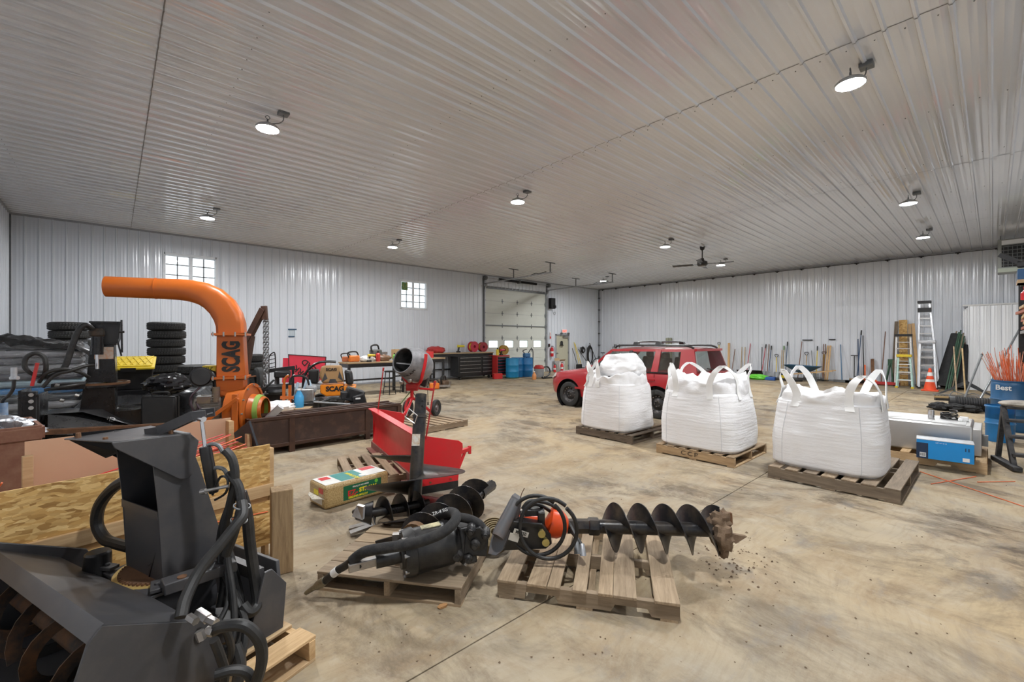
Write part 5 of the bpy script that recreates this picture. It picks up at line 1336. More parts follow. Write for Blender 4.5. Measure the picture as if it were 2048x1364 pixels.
# brown bin with silver tarp
bb = cframe('plywood_bin', 'reddish plywood bin at the left edge holding a silver tarp', 'bin', (62-1024)/875*3.6, 3.6, 52.8)
rp = mat('reddish_plywood', (0.20, 0.085, 0.055), .75, 0, (0.33, 0.20, 0.13), .6, 6)
for a, b_, c, d in ((-1.0, .06, -.02, .0), (-1.0, .06, .62, .64), (.04, .06, 0, .62), (-1.0, -.98, 0, .62)):
    MB().bx(a, b_, c, d, .0 if c != -.02 else .02, .97).build('side_panel', rp, bb, bevel=.003)
MB().bx(-.98, .04, 0, .62, .02, .05).build('bottom_panel', rp, bb)
MB().bx(-1.0, .06, -.04, -.02, .86, .95).bx(.06, .08, 0, .64, .86, .95).build('rim_board', rp, bb)
sf = mat('silver_tarp', (0.50, 0.52, 0.56), .25, .8, (0.3, 0.31, 0.33), .5, 6, bmp=.3)
ts = tag(MB().ell((0, 0, 0), (.52, .29, .20), 64, 40, lambda q: .85+.5*(.5-abs(fbn(q.x*2.2, q.y*2.2, q.z*2.2+5, 4)))).build('silver_tarp', sf, None), 'crumpled silver tarp heaped in the plywood bin', 'tarp')
ts.location = bb.matrix_basis @ V(-.42, .30, .86); ts.rotation_euler = (0, 0, bb.rotation_euler.z)
fs_ = MB().bx(-.49, .49, 0.01, .61, .40, .68)
fs_.build('load_board', rp, bb).location = (-.47, 0, 0)

# angle-iron pair on the floor behind the crate
ai = cframe('channel_iron', 'rusty steel channel lying behind the tan hardboard panel', 'steel channel', (200-1024)/875*4.7, 4.7, 20)
ai_s = MB().box((0, 0, .70), (1.2, .06, .012)).box((0, -.03, .72), (1.2, .012, .05)).box((0, .03, .72), (1.2, .012, .05))
ai_s.build('channel', M_RUST, ai)
for x in (-.55, .55): MB().box((x, 0, .347), (.05, .05, .695)).build('trestle_leg', M_RUST, ai)

# black covered heap, tote, bag, case
hp = cframe('tarped_heap', 'low heap under black plastic sheeting in front of the tall tires', 'tarp heap', (310-1024)/875*8.0, 8.0, 20)
def heap(u, v):
    x, y = (u-.5)*2.3, (v-.5)*1.5
    e = min(1, 6*min(u, 1-u, v, 1-v))
    return V(x, y, .02+e**.6*(.74+.10*fbn(x*1.6, y*1.6, 3, 4)))
MB().grid(heap, 60, 40).build('black_sheeting', tarp, hp)
MB().bx(-.9, .9, -.5, .5, .0, .3).build('heap_core', M_BLKPL, hp)
to = cframe('storage_tote', 'black storage tote with a yellow lid in front of the tire stack', 'tote', (262-1024)/875*7.8, 7.8, 36, None, .86); to.rotation_euler.x = R(20)
MB().poly([(-.28, -.2, .02), (.28, -.2, .02), (.33, -.25, .44), (-.33, -.25, .44)], (0, .42, 0)).build('tub', M_BLKPL, to, bevel=.02)
MB().bx(-.35, .35, -.28, .24, .43, .475).bx(-.31, .31, -.24, .20, .475, .50).build('lid', M_YELLOW, to, bevel=.012)
lr = MB()
for k in range(-3, 4): lr.bar((k*.085-.06, -.2, .505), (k*.085+.06, .17, .505), .012, .012).bar((k*.085+.06, -.2, .505), (k*.085-.06, .17, .505), .012, .012)
lr.build('lid_rib', M_YELLOW, to)
MB().bx(-.1, .1, -.285, -.27, .40, .47).build('latch', M_BLKPL, to)
MB().bx(-.33, .33, -.24, .22, -.06, .02).build('tote_base', M_BLKPL, to)
gb = tag(MB().ell((0, 0, 0), (.32, .22, .17), 40, 26, lambda q: 1+.22*fbn(q.x*3, q.y*3, q.z*3+2, 4)).build('garbage_bag', mat('glossy_black_film', (0.012, 0.012, 0.014), .12, 0, (0.03, 0.03, 0.03), .4, 6, bmp=.3), None), 'shiny black plastic bag lying on the tarped heap', 'bag')
gb.location = at(335, 778, 7.3)+V(0, 0, 0); gb.location.z = .95
kc = cframe('tool_case', 'black hard plastic tool case with handle standing behind the snow blower chute', 'case', (322-1024)/875*6.4, 6.4, 10, None, .0)
MB().bx(-.23, .22, -.07, .07, .44, .86).build('case_shell', M_BLKPL, kc, bevel=.03)
MB().tube([(-.10, 0, .86), (-.09, 0, .91), (.09, 0, .91), (.10, 0, .86)], .018, 8, 4).build('handle', M_BLKPL, kc)
MB().bx(-.24, .23, -.008, .008, .44, .87).build('seam', M_INK, kc)
MB().bx(-.25, .24, -.1, .1, 0, .44).build('stand_box', M_BLACK, kc, bevel=.01)

# ------------------------------------------------------------------ orange debris loader
DL = 6.5
dl = cframe('debris_loader', 'orange debris vacuum loader with tall curved discharge pipe', 'debris loader', (465-1024)/875*DL, DL, 24)
T = lambda u, v, d=0: pick(dl, u, v, d)
def pipe_ring(c, t, r, sq_=0.0, n=28):
    t = t.normalized(); a = V(0, 1, 0); b = t.cross(a).normalized()
    out = []
    for j in range(n):
        q = 2*PI*j/n; p = 2+6*sq_; cc_, ss = math.cos(q), math.sin(q)
        rr = 1/((abs(cc_)**p+abs(ss)**p)**(1/p)); out.append(c+a*(r*rr*cc_)+b*(r*rr*ss))
    return out
cen = [(212, 573, .138, 0), (260, 575, .140, 0), (310, 577, .142, 0), (360, 579, .150, 0), (385, 582, .158, .1), (408, 588, .168, .2), (428, 598, .178, .3), (446, 614, .184, .45), (458, 634, .184, .6), (463, 650, .180, .8), (464, 667, .178, .9)]
pts = [T(u, v) for u, v, _, _ in cen]
vsr = []
for i, (u, v, r, q) in enumerate(cen):
    t = pts[min(i+1, len(pts)-1)]-pts[max(i-1, 0)]; vsr += pipe_ring(pts[i], t, r, q)
n = 28
MB().add(vsr, [(i*n+j, i*n+(j+1) % n, (i+1)*n+(j+1) % n, (i+1)*n+j) for i in range(len(cen)-1) for j in range(n)]).build('discharge_pipe', M_ORANGE, dl)
MB().lathe([(.143, 0), (.15, 0), (.15, .012), (.143, .012)], 28, T(311, 577), (1, 0, 0), True).build('pipe_seam', M_ORANGE, dl)
MB().box(T(229, 558, -.02), (.09, .05, .05)).build('grey_patch', mat('chipped_patch', (0.20, 0.26, 0.27), .6), dl)
def duct(v0, w0, v1, w1, nme):
    a, b = T(464, v0), T(466, v1)
    MB().add([a+V(-w0, -w0, 0), a+V(w0, -w0, 0), a+V(w0, w0, 0), a+V(-w0, w0, 0), b+V(-w1, -w1, 0), b+V(w1, -w1, 0), b+V(w1, w1, 0), b+V(-w1, w1, 0)], [(0, 1, 5, 4), (1, 2, 6, 5), (2, 3, 7, 6), (3, 0, 4, 7), (0, 1, 2, 3), (4, 5, 6, 7)]).build(nme, M_ORANGE, dl, bevel=.01)
duct(671, .165, 752, .180, 'tower_duct'); duct(757, .175, 790, .17, 'lower_duct')
for v in (669, 754):
    fl_ = MB().box(T(464, v), (.44, .44, .03)).build('duct_flange', M_ORANGE, dl)
    for x in (-.2, -.07, .07, .2): MB().cyl(T(464, v)+V(x, -.215, -.03), T(464, v)+V(x, -.215, .035), .012, None, 6).build('flange_bolt', M_STEEL, fl_)
MB().cyl(T(430, 670), T(444, 670), .014, None, 8).cyl(T(486, 668), T(494, 667), .018, None, 8).cyl(T(490, 755), T(512, 752), .01, None, 8).build('latch_pin', M_RUST, dl)
text('brand_lettering', 'SCAG', .29, M_INK, dl, T(468, 712)+V(0, -.178, 0), frame((0, 0, 1), (0, -1, 0)), .002, .014, .60)
# blower drum: axis to the right and a little toward the viewer
dax = V(.96, -.28, 0).normalized(); dc = T(487, 820)
MB().lathe([(0, -.14), (.34, -.14), (.37, -.12), (.37, .10), (.34, .12), (0, .12)], 40, dc, dax).build('blower_drum', M_ORANGE, dl)
MB().lathe([(.355, .115), (.40, .115), (.40, .135), (.355, .135)], 40, dc, dax, True).build('drum_flange', M_ORANGE, dl)
for k in range(12):
    q = 2*PI*k/12; e = V(0, 0, 1)*math.cos(q)+dax.cross(V(0, 0, 1))*math.sin(q)
    MB().cyl(dc+e*.38+dax*.13, dc+e*.38+dax*.155, .014, None, 6).build('flange_bolt', M_STEEL, dl)
MB().lathe([(.24, .13), (.22, .22), (.19, .30), (.185, .31), (.17, .31)], 28, dc, dax).build('intake_cone', M_ORANGE, dl)
MB().lathe([(.205, .21), (.235, .21), (.215, .27), (.185, .27)], 28, dc, dax, True).build('green_strap', mat('green_strap', (0.22, 0.36, 0.06), .7), dl)
MB().poly([T(530, 836, -.3), T(556, 812, -.3), T(567, 819, -.3), T(540, 842, -.3)], (.0, .05, .02)).build('steel_flap', M_GALV, dl)
# frame
MB().bar(T(476, 796, -.40), T(412, 842, -.40), .05, .10, (0, 1, 0)).build('frame_arm', M_ORANGE, dl, bevel=.006)
MB().bx(T(464, 800, -.4).x, T(476, 800, -.4).x, -.44, -.36, .05, .92).build('frame_post', M_ORANGE, dl, bevel=.006)
MB().bar(T(438, 783, -.15), T(472, 792, -.15), .06, .08, (0, 1, 0)).bar(T(438, 768, -.1), T(474, 778, -.1), .02, .03, (0, 1, 0)).build('frame_top', M_ORANGE, dl)
MB().box(V(-.35, .1, .06), (1.1, .7, .10)).bx(.1, .4, -.2, .4, 0, .32).build('frame_base', M_ORANGE, dl, bevel=.01)
# engine
eng = mat('greasy_aluminium', (0.24, 0.23, 0.21), .45, .5, (0.05, 0.045, 0.04), .8, 12)
MB().box(T(418, 812, -.05), (.34, .36, .30)).box(T(432, 826, -.1), (.16, .2, .3)).build('engine_block', eng, dl, bevel=.03)
MB().bx(-.62, -.1, -.12, .4, .1, .5).build('engine_bed', M_BLACK, dl)
fins = MB()
for k in range(7): fins.box(T(420, 790+k*5, -.22), (.20, .05, .012))
fins.build('cooling_fin', eng, dl)
MB().cyl(T(402, 754, -.20), T(404, 754, .05), .14, None, 28).cyl(T(402, 754, -.24), T(402, 754, -.20), .11, .13, 28).build('air_filter', M_BLKPL, dl)
MB().tube([T(412, 745, -.05), T(428, 752, -.1), T(436, 768, -.1), T(430, 784, -.1)], .06, 12, 4).build('intake_elbow', M_BLKPL, dl)
MB().cyl(T(432, 774, -.2), T(432, 804, -.2), .05, None, 14).box(T(408, 800, -.22), (.16, .06, .09)).build('muffler', mat('burnt_steel', (0.16, 0.12, 0.10), .6, .5, (0.25, 0.2, 0.1), .7, 10), dl)
for k, (a, b_) in enumerate((((385, 790), (395, 830)), ((392, 800), (420, 830)), ((400, 775), (380, 810)), ((398, 810), (405, 842)))):
    MB().tube([T(a[0], a[1], -.2), T((a[0]+b_[0])/2-8, (a[1]+b_[1])/2, -.26), T(b_[0], b_[1], -.2)], .014, 8).build('cable', mat('dirty_purple_hose', (0.05, 0.03, 0.04), .6), dl)
MB().box(T(428, 737, .05), (.26, .2, .10)).build('recoil_cover', M_YELLOW, dl, bevel=.02)
text('recoil_lettering', 'SUBARU', .06, M_INK, dl, T(430, 737, -.055), frame((1, 0, 0), (0, -1, 0)), .001)
MB().cyl(T(432, 741, .0), T(432, 741, -.08), .06, None, 16).build('fuel_cap', M_YELLOW, dl)

# ------------------------------------------------------------------ hoist boom with chain
hb_ = cframe('hoist_boom', 'dark brown steel boom with a hanging chain beside the orange tower', 'hoist', (500-1024)/875*7.3, 7.3, 0)
T = lambda u, v, d=0: V((u-500)/875*7.3, d, HC-(v-CY)/875*7.3)
MB().bar(T(490, 690), T(527, 618), .09, .10, (0, 1, 0)).bar(T(528, 612), T(530, 640), .05, .09, (1, 0, 0)).build('boom_arm', M_BROWN, hb_, bevel=.005)
MB().bar(T(503, 672), T(492, 745), .08, .08, (0, 1, 0)).build('boom_strut', M_BROWN, hb_)
MB().bar(T(491, 690), V(T(488, 0).x, 0, .02), .09, .09, (0, 1, 0)).build('boom_post', M_BROWN, hb_)
MB().box((T(488, 0).x, 0, .01), (.5, .5, .02)).build('base_plate', M_BROWN, hb_)
for x0, n_l, off in ((529, 26, 0), (534, 21, .015)):
    for k in range(n_l):
        c = T(x0, 640+k*5.2, off); s_ = k % 2
        a = V(.022, 0, 0) if s_ else V(0, .022, 0)
        ringp = [c+a*math.cos(q)+V(0, 0, .034*math.sin(q)) for q in [2*PI*j/10 for j in range(11)]]
        MB().tube(ringp, .0075, 5, 1, False).build('chain_link', M_DKGAL, hb_)

# ------------------------------------------------------------------ brown steel trough
tg = cframe('steel_trough', 'long low brown steel trough with perforated sides and feet', 'trough', -3.72, 6.22, 43.9)
def perf():
    m, nt, b = nm('perforated_brown_steel')
    v = coords(nt); br = nd(nt, 'ShaderNodeTexVoronoi'); lk(nt, coords(nt, (45, 45, 45)), br.inputs[0]); br.inputs['Randomness'].default_value = 0
    f = ramp(nt, br.outputs['Distance'], [(.22, 1.0), (.3, 0.0)])
    n_ = noise(nt, v, 5, 5, .6)
    base = mixc(nt, ramp(nt, n_, [(.5, 0.0), (.8, .8)]), (0.055, 0.028, 0.020), (0.16, 0.085, 0.05))
    lk(nt, mixc(nt, f, base, (0.012, 0.008, 0.006)), b.inputs['Base Color']); b.inputs['Roughness'].default_value = .6
    bump(nt, b, br.outputs['Distance'], .5, .01); return m
PERF = perf(); TLn = 2.35
for y in (0, .42): MB().bx(0, TLn, y-.006, y+.006, .14, .52).build('side_mesh', PERF, tg)
for y in (0, .42):
    MB().bx(-.02, TLn+.02, y-.03, y+.03, .51, .555).build('top_rail', M_BROWN, tg, bevel=.004)
    MB().bx(-.02, TLn+.02, y-.025, y+.025, .10, .15).build('bottom_rail', M_BROWN, tg, bevel=.004)
    for x in (.0, .55, 1.75, TLn): MB().bx(x-.04, x+.04, y-.028, y+.028, .0, .52).build('upright', M_BROWN, tg, bevel=.003)
for x in (0, TLn): MB().bx(x-.02, x+.02, 0, .42, .1, .54).build('end_panel', M_BROWN, tg)
MB().bx(0, TLn, 0, .42, .10, .115).build('floor_plate', M_BROWN, tg)
MB().bx(.3, TLn-.1, .10, .16, .53, .56).bx(.5, TLn-.3, .26, .31, .53, .56).build('cross_slat', M_BROWN, tg)
# ------------------------------------------------------------------ things between the trough and the left wall
# orange hand clamp
oc = cframe('grab_tool', 'orange lifting clamp with black handles standing behind the trough', 'clamp', (573-1024)/875*7.6, 7.6, 20)
T = lambda u, v, d=0: pick(oc, u, v, d)
for u in (568, 580): MB().bar(T(u, 822), T(u, 770), .045, .07, (0, 1, 0)).build('clamp_bar', M_ORANGE, oc)
for u in (568, 580): MB().tube([T(u, 772), T(u+1, 760), T(u+6, 753), T(u+10, 751)], .022, 8).build('handle', M_ORANGE if u < 570 else M_BLACK, oc)
MB().tube([T(582, 764), T(586, 753), T(604, 752), T(614, 757), T(618, 770)], .018, 8).build('hoop', M_BLACK, oc)
MB().bar(T(561, 795), T(588, 795), .08, .05).bar(T(561, 812), T(588, 812), .08, .05).build('cross_plate', M_ORANGE, oc)
MB().box(V(0, .05, .12), (.35, .35, .24)).build('foot_block', M_ORANGE, oc)
# small engine pump
pu = cframe('water_pump', 'small grey engine pump with blue-grey tubes beside the orange clamp', 'pump', (612-1024)/875*8.0, 8.0, 20)
T = lambda u, v, d=0: pick(pu, u, v, d)
MB().box(T(612, 790), (.28, .26, .24)).cyl(T(600, 786, -.1), T(600, 786, .1), .09, None, 16).build('engine', M_STEEL, pu, bevel=.02)
MB().box(T(622, 778), (.18, .22, .12)).build('fuel_tank', M_GREYPL, pu, bevel=.03)
for a, b in (((588, 800), (596, 765)), ((602, 800), (614, 758)), ((628, 800), (618, 760))): MB().cyl(T(*a), T(*b), .022, None, 8).build('frame_tube', mat('pale_blue_paint', (0.42, 0.55, 0.66), .4), pu)
MB().box(V(T(612, 0, 0).x, 0, .28), (.42, .4, .56)).build('stand_crate', M_BLACK, pu, bevel=.01)
# jug of blue fluid
jg = cframe('fluid_jug', 'clear jug of blue washer fluid near the pump', 'jug', (598-1024)/875*7.7, 7.7, 10)
MB().lathe([(0, .5), (.075, .5), (.08, .54), (.08, .68), (.05, .75), (.03, .78), (.03, .80), (0, .80)], 16).build('bottle', mat('blue_fluid', (0.06, 0.33, 0.62), .2), jg)
MB().cyl((0, 0, .80), (0, 0, .825), .034, None, 12).build('cap', M_WHITE, jg); MB().bx(-.2, .2, -.15, .15, 0, .5).build('box_below', M_CARD, jg, bevel=.006)
# white sack, boards, lid
wk = tag(MB().ell((0, 0, .09), (.28, .18, .11), 24, 16, lambda q: 1+.2*fbn(q.x*3, q.y*3, q.z*3)).build('white_sack', M_BAG, None), 'crumpled white sack behind the trough left of the orange clamp', 'sack'); wk.location = at(553, 812, 7.35); wk.location.z = .46
cb = cframe('cardboard_stack', 'flat tan cardboard sheets stacked behind the trough', 'cardboard', (570-1024)/875*7.35, 7.35, 44)
for k in range(9): MB().box((random.uniform(-.03, .03), random.uniform(-.03, .03), .026+k*.05), (.95, .55, .048)).build('sheet', M_CARD, cb)
ld = tag(MB().box((0, 0, 0), (.62, .40, .03)).build('grey_lid', M_GREYPL, None, bevel=.01), 'grey plastic lid lying on black parts behind the trough', 'lid'); ld.location = at(662, 806, 8.1); ld.rotation_euler = (R(-6), R(8), YAW-R(60))
# black machine parts heap (mower deck parts)
bk = cframe('snow_plow_motor', 'black electric spreader motor unit behind the right end of the trough', 'motor unit', (706-1024)/875*8.6, 8.6, 25)
T = lambda u, v, d=0: pick(bk, u, v, d)
MB().box(T(708, 790), (.34, .3, .26), Matrix.Rotation(R(20), 3, 'Y')).box(T(718, 800, -.1), (.24, .26, .24), Matrix.Rotation(R(-14), 3, 'Y')).build('gear_case', M_BLKPL, bk, bevel=.03)
MB().box(T(692, 790, -.05), (.20, .2, .16)).build('control_head', M_BLKPL, bk, bevel=.03)
MB().tube([T(690, 800, -.1), T(665, 796, -.1), T(640, 806, -.12), T(615, 812, -.1)], .03, 8).build('cable', M_HOSE, bk)
MB().box(T(716, 797, -.24), (.09, .006, .03)).build('maker_plate', M_WHITE, bk)
MB().bx(T(690, 0, 0).x, T(722, 0, 0).x, -.2, .2, 0, T(700, 803).z).build('stand_crate', M_BLACK, bk, bevel=.01)
# wheel and black frames left of the sign
bw_ = cframe('utility_trailer_parts', 'black wheeled frame with a tire beside the hanging chain', 'cart', (525-1024)/875*9.0, 9.0, 25)
T = lambda u, v, d=0: pick(bw_, u, v, d)
MB().lathe([(.12, -.07), (.24, -.08), (.28, -.05), (.28, .05), (.24, .08), (.12, .07)], 26, T(518, 762), (1, .35, 0), True).build('tire', M_RUBBER, bw_)
MB().lathe([(0, .02), (.06, .04), (.12, .02), (.12, -.02), (0, -.02)], 18, T(518, 762), (1, .35, 0)).build('hub', M_STEEL, bw_)
MB().bar(T(512, 745), T(590, 735), .06, .08).bar(T(540, 780), T(585, 770), .08, .1).bar(T(555, 740), T(556, 790), .06, .06).bar(T(586, 735), V(T(586, 735).x, 0, 0), .05, .05, (0, 1, 0)).bar(T(545, 780), V(T(545, 780).x, 0, 0), .05, .05, (0, 1, 0)).build('frame', M_BLACK, bw_)
MB().box(T(565, 748), (.3, .3, .14)).box(T(545, 775, -.1), (.4, .3, .12)).build('drive_unit', M_BLKPL, bw_, bevel=.03)
MB().lathe([(0, .05), (.16, .05), (.18, 0), (.16, -.05), (0, -.05)], 20, T(552, 783, -.2), (0, 0, 1)).build('round_cover', M_BLKPL, bw_)
hzz = lambda pts: MB().tube([T(*p) for p in pts], .02, 8).build('cable', M_HOSE, bw_)
hzz([(510, 780, -.2), (530, 775, -.25), (548, 760, -.2)]); hzz([(505, 790, -.2), (535, 788, -.3), (560, 775, -.2)])
MB().box(T(530, 800, .1), (.8, .4, .25)).build('deck', M_BLACK, bw_)
# hand truck
ht = cframe('hand_truck', 'black hand truck leaning by the left wall behind the chain', 'hand truck', (545-1024)/875*12.0, 12.0, 15)
T = lambda u, v, d=0: pick(ht, u, v, d)
MB().tube([V(T(539, 0).x, -.1, .05), T(538, 740), T(538, 715), T(545, 706), T(550, 708), T(551, 740), V(T(551, 0).x, -.1, .05)], .016, 8, 3).build('frame', M_BLACK, ht)
for v in (712, 720, 728, 736, 744): MB().bar(T(538, v), T(551, v-3), .02, .02).build('rung', M_BLACK, ht)
for u in (538, 552): MB().lathe([(0, .03), (.1, .03), (.12, 0), (.1, -.03), (0, -.03)], 16, V(T(u, 0).x, .06, .12), (1, 0, 0)).build('wheel', M_RUBBER, ht)
# red work sign, upside down, and a smaller one behind
sg = cframe('road_sign', 'red fabric road-work sign leaning upside down against the left wall', 'sign', (614-1024)/875*13.0, 13.0, 30)
T = lambda u, v, d=0: pick(sg, u, v, d)
SR = mat('red_sign_fabric', (0.72, 0.035, 0.07), .5, 0, (0.55, 0.03, 0.06), .4, 4)
MB().poly([T(577, 709), T(652, 714), T(648, 760), T(580, 768)], (0, .02, 0)).build('sign_face', SR, sg)
MB().poly([T(566, 716, .12), T(590, 716, .12), T(590, 765, .12), T(564, 765, .12)], (0, .02, 0)).build('second_face', SR, sg)
MB().bar(T(576, 709), T(652, 714), .02, .02).bar(T(577, 709), T(579, 775), .02, .02).bar(T(652, 714), T(648, 775), .02, .02).build('frame_rod', M_BLACK, sg)
MB().bar(T(579, 770), V(T(579, 770).x, 0, 0), .03, .03, (0, 1, 0)).bar(T(648, 770), V(T(648, 770).x, 0, 0), .03, .03, (0, 1, 0)).build('stand_leg', M_BLACK, sg)
up = Matrix.Rotation(R(180-28), 3, 'Y')
fm = frame(V(-.74, 0, .67), (0, -1, 0))
text('sign_lettering', 'AHEAD', .24, M_INK, sg, T(627, 738)+V(0, -.012, 0), fm, .001, .004)
text('sign_lettering', 'WORK', .24, M_INK, sg, T(609, 750)+V(0, -.012, 0), fm, .001, .004)
# blue tape on the wall
tp = thing('wall_tape', 'two strips of blue tape holding a clear sleeve on the left wall', 'tape', (4.58, YN-.022, 1.95))
MB().bx(-.14, .14, -.004, 0, .10, .14).build('tape_strip', mat('blue_tape', (0.03, 0.09, 0.17), .6), tp); MB().bx(-.13, .07, -.004, 0, -.15, -.11).build('tape_strip', mat('blue_tape', (0, 0, 0)), tp)
MB().bx(-.13, .12, -.002, 0, -.12, .11).build('sleeve', M_GLASS, tp)

# ------------------------------------------------------------------ zero-turn mower
mw = cframe('ride_on_mower', 'orange zero-turn mower with tan seat and roll bar', 'mower', (678-1024)/875*10.0, 10.0, 18)
T = lambda u, v, d=0: pick(mw, u, v, d)
MO = mat('mower_orange', (0.85, 0.26, 0.012), .35, 0, (0.5, 0.15, 0.02), .35, 4)
MB().poly([T(640, 770), T(686, 768), T(686, 791), T(652, 793), T(640, 786)], (0, .5, 0)).build('side_body', MO, mw, bevel=.02)
MB().poly([T(686, 772), T(712, 773), T(708, 790), T(686, 792)], (0, .6, 0)).build('rear_body', MO, mw, bevel=.02)
MB().poly([T(642, 732), T(683, 731), T(688, 765), T(644, 768), T(638, 750)], (0, .25, 0)).build('seat_back', M_TAN, mw, bevel=.05)
MB().poly([T(650, 745, -.01), T(643, 765, -.01), T(655, 757, -.01)], (0, .01, 0)).poly([T(679, 742, -.01), T(687, 763, -.01), T(676, 755, -.01)], (0, .01, 0)).poly([T(657, 766, -.01), T(660, 758, -.01), T(671, 758, -.01), T(675, 766, -.01)], (0, .01, 0)).build('seat_trim', M_GREYP, mw)
MB().poly([T(688, 740), T(703, 743), T(707, 770), T(692, 770)], (0, .4, 0)).build('engine_cover', M_BLKPL, mw, bevel=.05)
MB().poly([T(620, 768), T(642, 770), T(640, 780), T(622, 778)], (0, .5, 0)).build('fender', M_GREYPL, mw, bevel=.03)
MB().tube([T(606, 778, .2), T(608, 755, .2), T(618, 738, .2), T(635, 726, .2), T(655, 723, .2), T(672, 724, .2)], .03, 10).build('roll_bar', M_BLACK, mw)
MB().tube([T(606, 778, .75), T(608, 755, .75), T(618, 738, .75), T(635, 726, .75), T(655, 723, .75), T(672, 724, .75)], .03, 10).build('roll_bar', M_BLACK, mw)
MB().box(T(628, 752, .3), (.2, .4, .3)).build('control_tower', M_BLKPL, mw, bevel=.03)
text('brand_lettering', 'SCAG', .15, M_INK, mw, T(670, 778)+V(0, -.006, 0), frame((1, 0, 0), (0, -1, 0)), .002, .008)
text('brand_lettering', 'SCAG', .09, M_INK, mw, T(663, 739)+V(0, -.016, 0), frame((1, 0, 0), (0, -1, 0)), .002, .003)
for u, v, r in ((696, 796, .24), (634, 798, .2)):
    for y in (.0, .75): MB().lathe([(r*.5, -.1), (r*.9, -.11), (r, -.07), (r, .07), (r*.9, .11), (r*.5, .1)], 26, V(T(u, v).x, y, r), (0, 1, 0), True).lathe([(0, 0), (r*.5, .03)], 16, V(T(u, v).x, y-.05, r), (0, 1, 0)).build('tire', M_RUBBER, mw)
MB().bx(T(630, 0).x, T(700, 0).x, .0, .75, .12, .34).build('mower_deck', M_BLACK, mw, bevel=.03)

# ------------------------------------------------------------------ workbenches along the left wall
WT = wood('bench_top_wood', (0.55, 0.42, 0.26), (0.42, 0.30, 0.17), (0.3, 0.2, 0.1))
def bench(label, x0, x1, y, zt, dep=.75, legs=True, shelf=False):
    t = thing('workbench', label, 'workbench', ((x0+x1)/2, y, 0), 0, 'workbenches along the left wall'); w = (x1-x0)/2
    MB().bx(-w, w, -dep/2, dep/2, zt-.045, zt).build('bench_top', WT, t, bevel=.004)
    MB().bx(-w+.03, w-.03, -dep/2+.03, dep/2-.03, zt-.16, zt-.045).build('apron', M_BLACK, t)
    for x in (-w+.06, w-.06):
        for yy in (-dep/2+.06, dep/2-.06): MB().bx(x-.035, x+.035, yy-.035, yy+.035, 0, zt-.05).build('leg', M_BLACK, t)
    if shelf: MB().bx(-w+.05, w-.05, -dep/2+.05, dep/2-.05, .25, .28).build('lower_shelf', WT, t)
    MB().bx(-w+.06, w-.06, dep/2-.08, dep/2-.04, .4, .45).build('stretcher', M_BLACK, t)
    return t
bench('workbench heaped with tools right of the red road sign', 5.15, 7.05, 13.3, 1.02)
bench('narrow workbench with a wooden box, behind the cement mixer', 7.25, 9.0, 13.9, 1.06)
bench('long workbench above the black tool chest', 9.6, 13.0, 15.9, 1.16, .7)
# stools at the first bench
def stool(label, x, y):
    t = thing('bar_stool', label, 'stool', (x, y, 0), .3, 'black stools at the workbench')
    MB().cyl((0, 0, .70), (0, 0, .74), .16, None, 20).build('seat', M_BLACK, t)
    for k in range(4):
        q = PI/4+k*PI/2; MB().bar((.11*math.cos(q), .11*math.sin(q), .70), (.19*math.cos(q), .19*math.sin(q), 0), .025, .025).build('leg', M_BLACK, t)
    for z, r in ((.25, .165), (.5, .135)): MB().lathe([(r-.008, z-.008), (r+.008, z-.008), (r+.008, z+.008), (r-.008, z+.008)], 16, (0, 0, 0), None, True).build('foot_ring', M_BLACK, t)
stool('black stool at the left of the pair by the workbench', 6.35, 12.65); stool('black stool at the right of the pair by the workbench', 6.95, 12.7)
